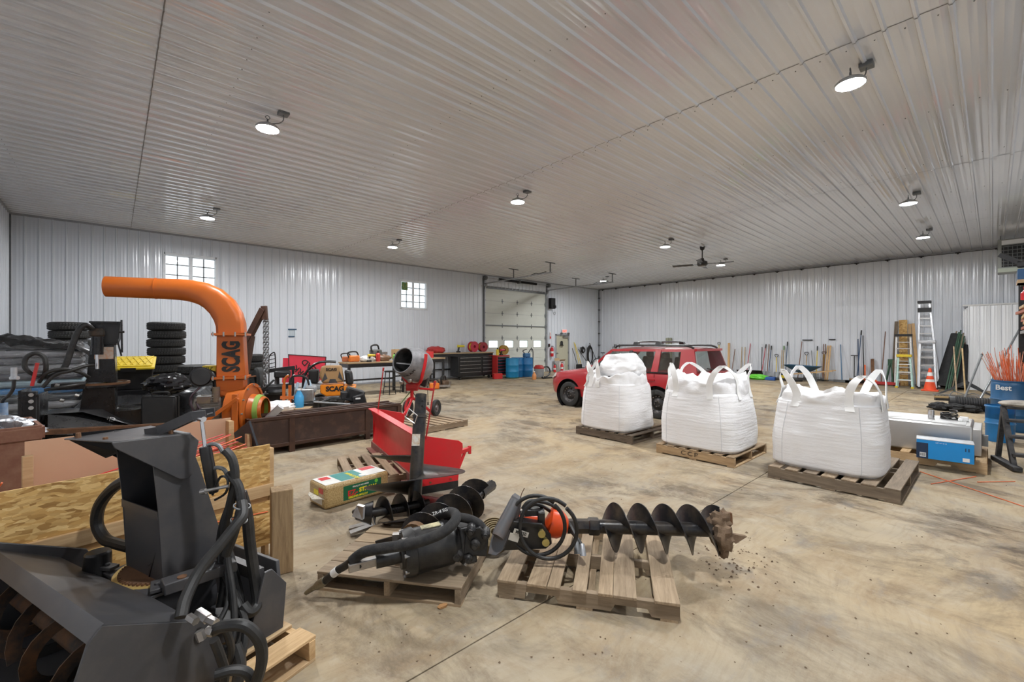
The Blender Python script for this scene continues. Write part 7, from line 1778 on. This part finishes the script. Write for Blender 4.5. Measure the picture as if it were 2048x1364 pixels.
# traffic cone
p = wpt(1860, 775, 20.2); cn = thing('traffic_cone', 'orange traffic cone with two white bands', 'traffic cone', (p.x, p.y, 0))
OC = mat('cone_orange', (0.85, 0.085, 0.02), .45); MB().box((0, 0, .02), (.42, .42, .04)).build('base', OC, cn, bevel=.01)
rz_ = lambda z: .165-.135*(z-.04)/.72
for z0, z1, m_, nme in ((.04, .30, OC, 'cone_lower'), (.30, .39, M_WHITE, 'white_band'), (.39, .50, OC, 'cone_middle'), (.50, .62, M_WHITE, 'white_band'), (.62, .76, OC, 'cone_top')): MB().lathe([(rz_(z0), z0), (rz_(z1), z1)], 28).build(nme, m_, cn)
MB().lathe([(.0, .76), (.03, .76)], 20).build('tip', OC, cn)
# ------------------------------------------------------------------ posts and silt fence rolls
def tpost(label, top, ub, m_, X=20.75, name='fence_post'):
    tp_, bp_ = wpt(top[0]-2, top[1], XE-.62), wpt(ub, 772, X); bp_.z = 0; d_ = tp_-bp_
    t = thing(name, label, 'post', bp_, 0, 'fence posts leaning on the back wall')
    MB().bar(V(0, 0, 0), d_, .035, .012).bar(V(.015, 0, 0), d_+V(.015, 0, 0), .012, .03).build('post_bar', m_, t)
    mb = MB()
    for k in range(14): mb.box(d_*(.1+.06*k)+V(-.012, 0, 0), (.02, .014, .02))
    o_ = mb.build('studs', m_, t); o_['kind'] = 'stuff'
for k, (tu, tv, bu) in enumerate(((1920, 664, 1891), (1924, 660, 1896), (1926, 668, 1899), (1929, 666, 1904), (1931, 672, 1909))):
    tpost(['leftmost', 'second', 'middle', 'fourth', 'rightmost'][k]+' of the dark green fence posts leaning before the white panels', (tu, tv), bu, M_GREEND if k != 3 else mat('weathered_timber', (0.22, 0.18, 0.12), .9))
def roll(label, top, ub, r0, r1, X=21.4):
    tp_, bp_ = wpt(top[0], top[1], XE-.35), wpt(ub, 772, X); bp_.z = r1*.3
    t = thing('fence_roll', label, 'roll', (bp_.x, bp_.y, 0), 0); o = V(bp_.x, bp_.y, 0)
    MB().loft([(bp_-o, r1), ((bp_.lerp(tp_, .5))-o, (r0+r1)/2), (tp_-o, r0)], 18).build('fabric_roll', mat('silt_fabric', (0.018, 0.019, 0.02), .75, 0, (0.06, 0.06, 0.06), .4, 12), t); MB().bar(bp_-o, tp_-o+(tp_-bp_).normalized()*.1, .03, .03).build('stake', M_PALLET, t)
roll('black silt fence roll left of the green posts', (1912, 668), 1888, .13, .24); roll('black silt fence roll right of the green posts', (1930, 690), 1920, .10, .16)
p = wpt(1932, 785, 18.6); tn = tag(MB().grid(lambda u, v: V((u-.5)*.5, (v-.5)*1.35, .02+(1-abs(v-.5)*2)**1.1*.5*(1-.5*abs(u-.5))+.02*fbn(u*5, v*5, 1)), 14, 20).build('black_netting', mat('black_net', (0.025, 0.026, 0.027), .8), None), 'low dark tent of black netting behind the push broom', 'netting'); tn.location = (p.x, p.y, 0)

# ------------------------------------------------------------------ stack of white steel panels leaning on the back wall
M_SHEET = panel_mat('bright_white_sheet', (0.86, 0.875, 0.89), .4, .03, .3, 1.45)
sp0 = thing('steel_panel_stack', 'stack of ribbed white steel sheets leaning on the back wall at right', 'steel sheets', (21.72, -.15, 0), R(-90))
for k in range(4):
    w_ = PW*1.75-.04*k
    prof = [q for q in rib_profile(PW*2) if q[0] <= w_]
    mb = MB()
    for a, b in zip(prof, prof[1:]): mb.add([(a[0]-w_/2, -a[1], 0), (b[0]-w_/2, -b[1], 0), (b[0]-w_/2, -b[1], 2.88-.05*(3-k)), (a[0]-w_/2, -a[1], 2.88-.05*(3-k))], [(0, 1, 2, 3)])
    o = mb.build('steel_sheet', M_SHEET, sp0); o.location = (.02*k, -.03*k, 0); o.rotation_euler = (R(-5), 0, 0)
MB().box((0, -.04+.25, 2.90), (PW*1.75, .16, .05)).build('edge_channel', M_WHITE, sp0)

# ------------------------------------------------------------------ aluminium transfer tank, box, pallet
pt_ = pallet('honey-coloured pallet under the aluminium tank', (8.62, .82, 0), R(90), 1.55, 1.2, 7, M_PALLET_NEW, notch=True, h=.15)
tk = thing('transfer_tank', 'low brushed aluminium fuel tank with hose and pump', 'tank', (8.62, .80, .15))
MB().bx(-.36, .50, -.62, .80, 0, .40).build('tank_body', M_ALU, tk, bevel=.02)
MB().bx(-.30, .44, -.56, .74, .40, .408).build('tank_lid', mat('dull_aluminium', (0.40, 0.40, 0.395), .45, 1.0, (0.34, 0.34, 0.33), .3, 3), tk)
MB().lathe([(.24, 0), (.25, .006), (0, .008)], 30, (.05, .35, .405)).build('filler_plate', M_ALU, tk)
MB().cyl((.1, -.20, .40), (.1, -.20, .52), .035, None, 14).build('filler_neck', M_CHROME, tk)
MB().box((.15, -.53, .43), (.08, .09, .06)).box((.04, -.5, .42), (.05, .05, .05)).build('pump_head', M_WHITE, tk, bevel=.01)
for k in range(6): MB().tube([(.20+.075*math.cos(q)*(.8+.05*k), -.38+.085*math.sin(q), .425+.010*k+.05*math.sin(q*.5+k)) for q in [2*PI*j/14 for j in range(15)]], .009, 7, 2).build('hose_coil', M_HOSE, tk)
MB().bx(-.30, .45, -.70, -.62, .02, .36).build('end_bracket', M_ALU, tk, bevel=.004); MB().box((-.1, -.72, .2), (.1, .08, .14)).build('end_valve', M_DKGAL, tk)
bxx = thing('blue_box', 'bright blue product box on the pallet before the aluminium tank', 'box', (7.90, .42, .15), R(-90+4))
# local X runs toward the right of the photo, -Y faces the camera
MB().bx(-.26, .26, -.13, .13, 0, .245).build('carton', M_BLUEB, bxx, bevel=.004)
MB().bx(-.262, -.15, -.132, .132, .0, .20).build('navy_panel', M_NAVY, bxx)
MB().bx(-.262, .262, -.132, .132, .24, .248).build('tape_top', mat('worn_tape', (0.50, 0.55, 0.60), .3, 0, (0.35, 0.25, 0.16), .8, 12), bxx)
MB().bx(-.23, -.17, -.134, -.131, .02, .075).build('bar_code', M_WHITE, bxx); MB().bx(.16, .22, -.134, -.131, .02, .065).build('white_sticker', M_WHITE, bxx)
bc = MB()
for k in range(9): bc.bx(-.226+k*.006, -.226+k*.006+.003, -.1352, -.134, .03, .07)
bc.build('code_bars', M_INK, bxx)
text('box_lettering', '11', .055, M_NAVY, bxx, (.20, -.134, .165), frame((1, 0, 0), (0, -1, 0)), .0005, .002)
text('box_lettering', 'NET WT 22 LB', .016, M_WHITE, bxx, (-.03, -.134, .215), frame((1, 0, 0), (0, -1, 0)), .0003)

# loose stakes on the floor at right
for (u0, v0), (u1, v1), lb in (((1840, 943), (2048, 1013), 'longest orange stake lying on the floor at the right edge'), ((1862, 968), (1952, 953), 'pale orange stake crossing the long one'), ((1955, 964), (2030, 963), 'short orange stake lying level right of the crossing')):
    a, b = fl(u0, v0, .006), fl(u1, v1, .006)
    if u1 == 2048: b = a+(b-a)*1.25
    stake(a, b, lb, None, STO)

# ------------------------------------------------------------------ barrel of stakes, stool, pipe, rags, brooms
STP = STO.copy(); STP.materials.clear(); STP.materials.append(mat('faded_orange_stake', (0.72, 0.40, 0.30), .5, 0, (0.75, 0.2, 0.1), .7, 9))
BPX, BPY = 12.45, -.30
br = barrel('navy blue open barrel full of orange stakes at the right edge', BPX, BPY, mat('navy_barrel', (0.012, 0.10, 0.24), .4), .92, .33, None, False)
text('barrel_lettering', 'Best', .13, M_WHITE, br, (-.29, .17, .80), frame((-.5, -.86, 0), (-.86, .5, 0)), .001, .003)
rs = random.Random(5)
for k in range(150):
    q = rs.uniform(0, 2*PI); r0 = .24*rs.random()**.5; r1 = r0+rs.uniform(.05, .62)*rs.random()**.6; q1 = q+rs.uniform(-.5, .5)
    L = rs.uniform(.75, 1.15)
    a = V(BPX+r0*math.cos(q), BPY+r0*math.sin(q), .35+rs.uniform(0, .15)); b = V(BPX+r1*math.cos(q1), BPY+r1*math.sin(q1), .5+L*.98-.25*r1)
    # keep each stake inside the rim
    tt = (.92-a.z)/(b.z-a.z); rim = a.lerp(b, tt)-V(BPX, BPY, .92)
    if rim.length > .28:
        s_ = .28/rim.length; b.x = BPX+(b.x-BPX)*s_; b.y = BPY+(b.y-BPY)*s_; a.x = BPX+(a.x-BPX)*s_; a.y = BPY+(a.y-BPY)*s_
    stake(a, b, 'thin orange marker stake standing in the navy barrel', 'orange stakes in the navy barrel', (STO, STP, STO, STO, STP)[k % 5])
b2 = barrel('short blue drum half hidden behind the black step stand', 10.9, -.08, M_BLUE, .46, .17, None, False)
ss = thing('step_stand', 'black steel step stand with a worn padded seat', 'step stand', (8.9, -.28, 0), R(-75))
BS = mat('dusty_black_tube', (0.02, 0.02, 0.022), .55, 0, (0.14, 0.13, 0.12), .5, 9)
for s_ in (-1, 1):
    MB().bar((s_*.16, -.22, .05), (s_*.16, .12, .78), .06, .05, (1, 0, 0)).build('side_rail', BS, ss)
    MB().bar((s_*.16, .30, .03), (s_*.16, .10, .74), .05, .05, (1, 0, 0)).build('rear_leg', BS, ss)
    MB().bar((s_*.18, -.42, .04), (s_*.18, .34, .03), .09, .06).build('skid_foot', BS, ss, bevel=.01)
for y, z in ((-.16, .18), (-.06, .40), (.04, .60)): MB().bar((-.17, y, z), (.17, y, z), .16, .03).build('step', BS, ss)
MB().ell((0, .11, .82), (.21, .17, .05), 24, 10).build('padded_seat', mat('worn_tan_pad', (0.42, 0.38, 0.32), .7, 0, (0.16, 0.14, 0.12), .8, 9), ss)
MB().box((0, .11, .775), (.3, .22, .04)).build('seat_plate', BS, ss); MB().tube([(.16, -.1, .1), (.24, 0, .3), (.2, .1, .5)], .014, 8).build('brake_cable', M_HOSE, ss)
# corrugated pipe
p = fl(1958, 822); cp = thing('corrugated_pipe', 'black corrugated drain pipe lying behind the blue drum', 'pipe', (p.x-.1, p.y-.10, 0), R(-83))
rings = []
for k in range(60): rings.append((V(-.55+k*.022, .02*math.sin(k*.1), .17), .150+(.012 if k % 2 else 0)))
MB().loft(rings, 24, False).loft([(q, r_-.012) for q, r_ in rings[::8]], 24, False).build('pipe_wall', M_BLKPL, cp)
MB().lathe([(.13, -.0), (.168, 0), (.168, .10), (.13, .10)], 24, (-.60, 0, .17), (1, 0, 0), True).build('coupler', M_BLKPL, cp)
p = fl(1905, 822)
for k, (dx_, dy_, s_) in enumerate(((0, .22, 1.0), (0, -.05, .9), (.02, -.32, .8))):
    o = tag(MB().ell((0, 0, .085), (.20*s_, .20*s_, .10*s_), 24, 16, lambda q: 1+.35*fbn(q.x*2+k*3, q.y*2, q.z*2, 3)).build('black_rag', mat('black_cloth', (0.018, 0.018, 0.018), .9, bmp=.3), None), ('left', 'middle', 'right')[k]+' heap of black cloth on the floor before the corrugated pipe', 'cloth'); o.location = (p.x+dx_, p.y+dy_, 0)
# push broom and landscape rake
p = fl(1922, 799, .05); pb_ = thing('push_broom', 'wide push broom with dark bristles lying before the netting', 'broom', (p.x, p.y, 0), R(-70))
MB().bx(-.55, .55, -.05, .05, .07, .12).build('broom_block', WD, pb_); MB().bx(-.54, .54, -.06, .06, 0, .07).build('bristles', M_BLKPL, pb_)
MB().cyl((.1, .02, .1), (.32, .9, 1.45), .018, None, 8).build('handle', WD, pb_)
MB().tube([(-.25, 0, .12), (-.1, .15, .25), (.12, .08, .18), (.3, .12, .22), (.45, 0, .12)], .012, 6).build('brace', M_DKGAL, pb_)
lr_ = thing('landscape_rake', 'wide landscape rake with pale teeth beside the push broom', 'rake', (p.x+.45, p.y+.1, 0), R(-75))
MB().bx(-.5, .5, -.02, .02, .10, .14).build('rake_bar', M_ALU, lr_)
for k in range(16): MB().bar((-.48+k*.064, 0, .12), (-.48+k*.064, -.06, 0), .010, .012).build('tooth', M_ALU, lr_)
MB().cyl((0, 0, .12), (.15, .95, 1.5), .016, None, 8).build('handle', M_PALLET, lr_)
# poles and pipes leaning at the right
for i, (a, b, m_, lb) in enumerate(((V(15.6, .3, 0), V(18.9, -.62, 2.3), M_DKGAL, 'long grey pole leaning at the right behind the stakes'), (V(14.6, .0, .0), V(16.8, -.75, 1.55), M_GALV, 'upper galvanized pipe lying slanted behind the stakes'), (V(14.5, .08, 0), V(16.7, -.68, 1.35), M_GALV, 'lower galvanized pipe lying slanted behind the stakes'), (V(17.3, .55, 0), V(18.0, .2, 1.3), M_DKGAL, 'short dark rod leaning beside the stake barrel'))):
    t = thing('steel_pole', lb, 'pole', a); MB().cyl(V(0, 0, 0), b-a, .024, None, 10).build('pole_tube', m_, t); MB().cyl((b-a)*.985, (b-a)*1.0, .028, None, 10).build('end_cap', M_REDD if i == 0 else M_BLKPL, t)
rp_ = thing('pole_rest', 'dark steel rest holding the slanted poles at right', 'stand', (16.9, -.85, 0)); MB().bx(-.04, .04, -.04, .04, 0, 2.3).bx(-.04, .04, -.2, .3, 1.3, 1.36).build('rest_post', M_DKGAL, rp_); MB().bx(-.25, .25, -.25, .25, 0, .03).build('rest_base', M_DKGAL, rp_)
ff = thing('red_float', 'red and blue pump lying among clutter left of the stake barrel', 'pump', (15.2, .12, 0)); MB().ell((0, .1, .18), .08, 14, 10).build('red_bulb', M_RED, ff); MB().box((.2, -.05, .14), (.3, .35, .24)).build('pump_body', mat('dk_blue_pump', (0.02, 0.05, 0.16), .5), ff, bevel=.03); MB().tube([(-.3, .5, .05), (-.1, .3, .15), (.2, .2, .2), (.4, -.1, .28)], .03, 8).build('hose', M_GREYPL, ff)
# storage rack at the right edge with lumber and parts
rk = thing('storage_rack', 'steel storage rack at the extreme right edge of the picture', 'rack', (11.2, -.82, 0))
for x in (-1.25, 1.6):
    for y in (-.45, .45): MB().bx(x-.04, x+.04, y-.04, y+.04, 0, 3.0).build('upright', M_BLACK, rk)
for z in (1.85, 2.75): MB().bx(-1.62, 1.62, -.47, .47, z-.05, z).build('shelf', M_STEEL, rk)
for k in range(9):
    o = tag(MB().bx(0, 1.5, -.045, .045, -.02, .02).build('lumber', M_PINE if k % 3 else mat('redwood', (0.38, 0.12, 0.07), .7), None), 'short board end in the pile on the right-hand rack, layer %s' % ['one', 'two', 'three', 'four', 'five', 'six', 'seven', 'eight', 'nine'][k], 'board', 'boards on the right-hand rack')
    o.location = (9.62+random.uniform(-.12, .1), -.36+random.uniform(-.03, .05)-(k % 2)*.03, 1.872+k*.042); o.rotation_euler = (0, 0, random.uniform(-.06, .06))
# ------------------------------------------------------------------ right-hand rack contents, heater
he = thing('unit_heater', 'grey gas unit heater hung from the ceiling at the upper right', 'heater', (20.3, -.58, 4.25))
MB().bx(-.35, .35, -.48, .48, -.50, .50).build('cabinet', mat('heater_grey', (0.30, 0.31, 0.29), .5), he, bevel=.015)
MB().bx(-.37, -.345, -.40, .40, -.34, .30).build('louvre_back', M_INK, he)
for k in range(6): MB().box((-.385, 0, -.28+k*.11), (.06, .80, .012), Matrix.Rotation(R(-25), 3, 'Y')).build('louvre', M_DKGAL, he)
for k in range(9): MB().bx(-.40, -.375, -.36+k*.09-.006, -.36+k*.09+.006, -.34, .30).build('grille_bar', M_DKGAL, he)
MB().bx(-.38, -.35, -.40, .40, .33, .46).build('top_panel', M_WHITE, he); MB().bx(-.40, -.34, -.48, .48, -.50, -.38).build('bottom_lip', mat('pale_green_lip', (0.42, 0.46, 0.38), .4), he)
for x in (-.3, .3):
    for y in (-.42, .42): MB().cyl((x, y, .5), (x, y, .62), .012, None, 8).build('hanger_rod', M_DKGAL, he)
bxr = thing('blue_parts_box', 'dark blue printed box on the upper shelf of the right-hand rack', 'box', (9.75, -.40, 2.50), 0)
MB().bx(-.15, .3, -.16, .16, 0, .20).build('carton', mat('dark_blue_print', (0.015, 0.07, 0.17), .5), bxr, bevel=.004); MB().bx(-.152, -.149, -.10, .05, .08, .13).build('white_print', M_WHITE, bxr); MB().bx(-.152, .302, -.162, .162, 0, .05).build('kraft_edge', M_CARD, bxr)
bdr = thing('nail_gun', 'black pneumatic tool lying on the dark blue box', 'nail gun', (9.7, -.36, 2.70), R(60)); MB().box((0, 0, .08), (.26, .08, .10)).build('tool_body', M_BLKPL, bdr, bevel=.02); MB().bar((.1, 0, .1), (.32, .02, .26), .05, .06).build('magazine', M_BLKPL, bdr); MB().bar((-.1, 0, .04), (-.22, 0, .0), .05, .05).build('tool_grip', M_BLKPL, bdr)
red = thing('red_jug', 'red bottle cap jug on the boards of the right-hand rack', 'jug', (9.75, -.33, 2.262)); MB().lathe([(0, 0), (.06, 0), (.06, .10), (.03, .14), (.03, .17), (0, .17)], 14).build('jug_body', M_RED, red); MB().cyl((0, 0, .17), (0, 0, .19), .035, None, 10).build('cap', M_RED, red)

# ------------------------------------------------------------------ around the exit door
ex = thing('exit_sign', 'lit red EXIT sign above the khaki door', 'exit sign', (18.85, YN-.06, 2.22))
MB().bx(-.20, .20, -.03, .05, -.10, .10).build('sign_case', M_WHITE, ex, bevel=.006)
text('sign_lettering', 'EXIT', .17, emis('exit_red', (1.0, 0.06, 0.03), 2.2), ex, (0, -.032, 0), frame((1, 0, 0), (0, -1, 0)), .002, .004)
for s_ in (-1, 1): MB().cyl((s_*.30, -.02, -.12), (s_*.30, -.10, -.14), .05, .06, 12).bar((s_*.2, 0, -.08), (s_*.30, -.02, -.12), .02, .02).build('emergency_head', M_DKGAL, ex)
fs1 = thing('fire_sign', 'small red and white vertical FIRE extinguisher sign beside the overhead door', 'sign', (17.72, YN-.035, 1.98)); MB().bx(-.06, .06, -.006, 0, -.20, .20).build('sign_plate', M_WHITE, fs1); MB().bx(-.05, .05, -.009, -.006, -.19, -.06).build('red_field', M_RED, fs1)
text('sign_lettering', 'FIRE', .10, M_RED, fs1, (0, -.008, .06), frame((0, 0, 1), (0, -1, 0)), .001)
al = thing('wall_switch', 'black control box on the wall beside the overhead door', 'switch', (17.6, YN-.06, 1.43)); MB().box((0, 0, 0), (.09, .07, .17)).build('switch_case', M_BLKPL, al, bevel=.008); MB().cyl((0, -.035, .03), (0, -.05, .03), .02, None, 10).build('button', M_REDD, al)
def ext(label, x, y, z, s=1.0):
    t = thing('fire_extinguisher', label, 'extinguisher', (x, y, z), 0, 'fire extinguishers by the exit door'); MB().lathe([(0, 0), (.075*s, 0), (.08*s, .03), (.08*s, .38*s), (.05*s, .44*s), (.02*s, .46*s), (.02*s, .50*s), (0, .50*s)], 18).build('cylinder', M_RED, t)
    MB().box((0, -.02, .51*s), (.05, .10, .03)).build('valve', M_BLACK, t); MB().tube([(.03, -.04, .5*s), (.10*s, -.06, .42*s), (.09*s, -.05, .15*s)], .012, 6).build('hose', M_BLACK, t); MB().lathe([(.081*s, .16*s), (.081*s, .26*s)], 18).build('label_band', M_WHITE, t)
    if z > .1: MB().bx(-.03, .03, .06, .12, .1, .4).build('wall_bracket', M_DKGAL, t)
ext('fire extinguisher hanging on the wall between the two doors', 17.76, YN-.12, .82, 1.1); ext('left fire extinguisher standing on the floor by the exit door', 17.5, YN-.55, 0, .85); ext('right fire extinguisher standing before the white carton', 17.86, YN-.75, 0, 1.0)
wc = thing('white_carton', 'open white carton on the floor left of the exit door', 'carton', (18.1, YN-.38, 0)); MB().bx(-.22, .22, -.16, .16, 0, .58).build('carton_body', M_WHITE, wc); MB().poly([(-.22, -.16, .58), (.22, -.16, .58), (.18, -.28, .66), (-.26, -.28, .66)], (0, .004, 0)).poly([(-.22, .16, .58), (.22, .16, .58), (.2, .22, .72), (-.2, .22, .72)], (0, .004, 0)).build('carton_flap', M_CARD, wc); MB().bx(.03, .13, -.164, -.16, .15, .27).build('print_mark', M_INK, wc)
def lean(name, label, cat, x0, x1, z, m_, head='broom', w=.3):
    t = thing(name, label, cat, (x0, YN-.42, 0), 0, 'tools leaning by the exit door'); b = V(x1-x0, .36, z); d_ = b.normalized()
    MB().cyl(d_*.1, b, .018, None, 8).build('handle', m_, t)
    if head == 'broom': MB().bx(-w/2, w/2, -.04, .04, .0, .14).build('broom_head', M_BLKPL, t)
    elif head == 'shovel': MB().bx(-w/2, w/2, -.02, .02, .0, .34).build('shovel_pan', M_BLKPL, t, bevel=.01)
    else: MB().bx(-w/2, w/2, -.03, .03, .0, .06).build('squeegee_blade', M_DKGAL, t)
lean('snow_shovel', 'black snow shovel leaning just right of the exit door', 'shovel', 19.72, 19.55, 1.25, M_BLKPL, 'shovel', .5)
lean('push_broom', 'left yellow broom leaning right of the exit door', 'broom', 19.85, 19.70, 1.60, M_YELLOW); lean('push_broom', 'right yellow broom leaning right of the exit door', 'broom', 20.05, 19.80, 1.50, M_YELLOW)
lean('floor_squeegee', 'black squeegee slanting left near the hose coil', 'squeegee', 20.9, 20.1, 1.2, M_BLKPL, 'sq', .5); lean('floor_squeegee', 'black pole slanting left of the corner pipe', 'squeegee', 21.65, 21.15, 1.55, M_BLKPL, 'sq', .4)
def coil(label, x, z, r, n, w, m_, cat='hose'):
    t = thing('hose_coil', label, cat, (x, YN-.16, z)); MB().bx(-.06, .06, .02, .13, r*.5, r*.8).build('hook', M_DKGAL, t)
    for k in range(n): MB().tube([((r-.018*k)*w*math.cos(q)+.01*k, -.03-.02*(k % 3), (r-.018*k)*math.sin(q)-.01*k) for q in [2*PI*j/16 for j in range(17)]], .018, 6, 2).build('hose_turn', m_, t)
coil('small dark hose reel hanging right of the yellow brooms', 20.35, 1.15, .18, 6, 1.0, M_BLKPL); coil('large black hose coil hanging near the corner', 21.0, .85, .55, 7, .45, M_HOSE)
fb = thing('folded_bicycle', 'dark bicycle handlebar and frame standing in the back corner', 'bicycle', (21.55, YN-1.0, 0), R(-60))
for x in (-.5, .5):
    MB().lathe([(.29, -.015), (.33, -.02), (.33, .02), (.29, .015)], 26, (x, 0, .33), (0, 1, 0), True).build('tire', M_RUBBER, fb); MB().cyl((x, -.02, .33), (x, .02, .33), .03, None, 8).build('hub', M_STEEL, fb)
MB().tube([(-.5, 0, .33), (-.15, 0, .30), (.38, 0, .75), (-.2, 0, .78), (-.15, 0, .30)], .016, 8, 1).tube([(-.5, 0, .33), (-.2, 0, .78), (-.22, 0, .95)], .014, 8, 1).tube([(.5, 0, .33), (.38, 0, .75), (.36, 0, 1.25)], .016, 8, 1).build('frame', M_BLACK, fb)
MB().tube([(.5, -.28, 1.3), (.38, -.25, 1.32), (.36, 0, 1.28), (.38, .25, 1.32), (.5, .28, 1.3)], .014, 8).build('handlebar', M_BLACK, fb); MB().box((-.22, 0, .97), (.24, .12, .05)).build('saddle', M_BLACK, fb, bevel=.015)
for i, u in enumerate((1229, 1232, 1239)): tool('garden_hoe', ['left', 'middle', 'right'][i]+' tool handle rising behind the front of the car roof', 'hoe', (u, 689), u-1, 'wood', 'scraper', 'black')
# ------------------------------------------------------------------ dirt on the floor
cl = MB(); rr_ = random.Random(21)
def clod(p, s):
    q = Matrix.Rotation(rr_.uniform(0, 6), 3, 'Z'); o_ = [V(1, 0, .3), V(-.2, .9, .3), V(-.8, -.1, .35), V(.1, -.8, .3), V(.1, .1, 1.0)]
    cl.add([p+(q@v_)*s*rr_.uniform(.7, 1.2) for v_ in o_]+[p+V(0, 0, 0)], [(0, 1, 4), (1, 2, 4), (2, 3, 4), (3, 0, 4), (1, 0, 5), (2, 1, 5), (3, 2, 5), (0, 3, 5)])
for k in range(90):
    c = fl(rr_.gauss(1470, 45), rr_.gauss(1125, 30)); clod(V(c.x, c.y, 0), rr_.uniform(.004, .014))
for k in range(420):
    c = fl(rr_.uniform(560, 2040), 800+540*rr_.random()**1.5); clod(V(c.x, c.y, 0), rr_.uniform(.003, .010))
dc_ = cl.build('dirt_clods', M_DIRT, None); tag(dc_, 'crumbs of dried mud scattered over the concrete floor', 'dirt', None, 'stuff')
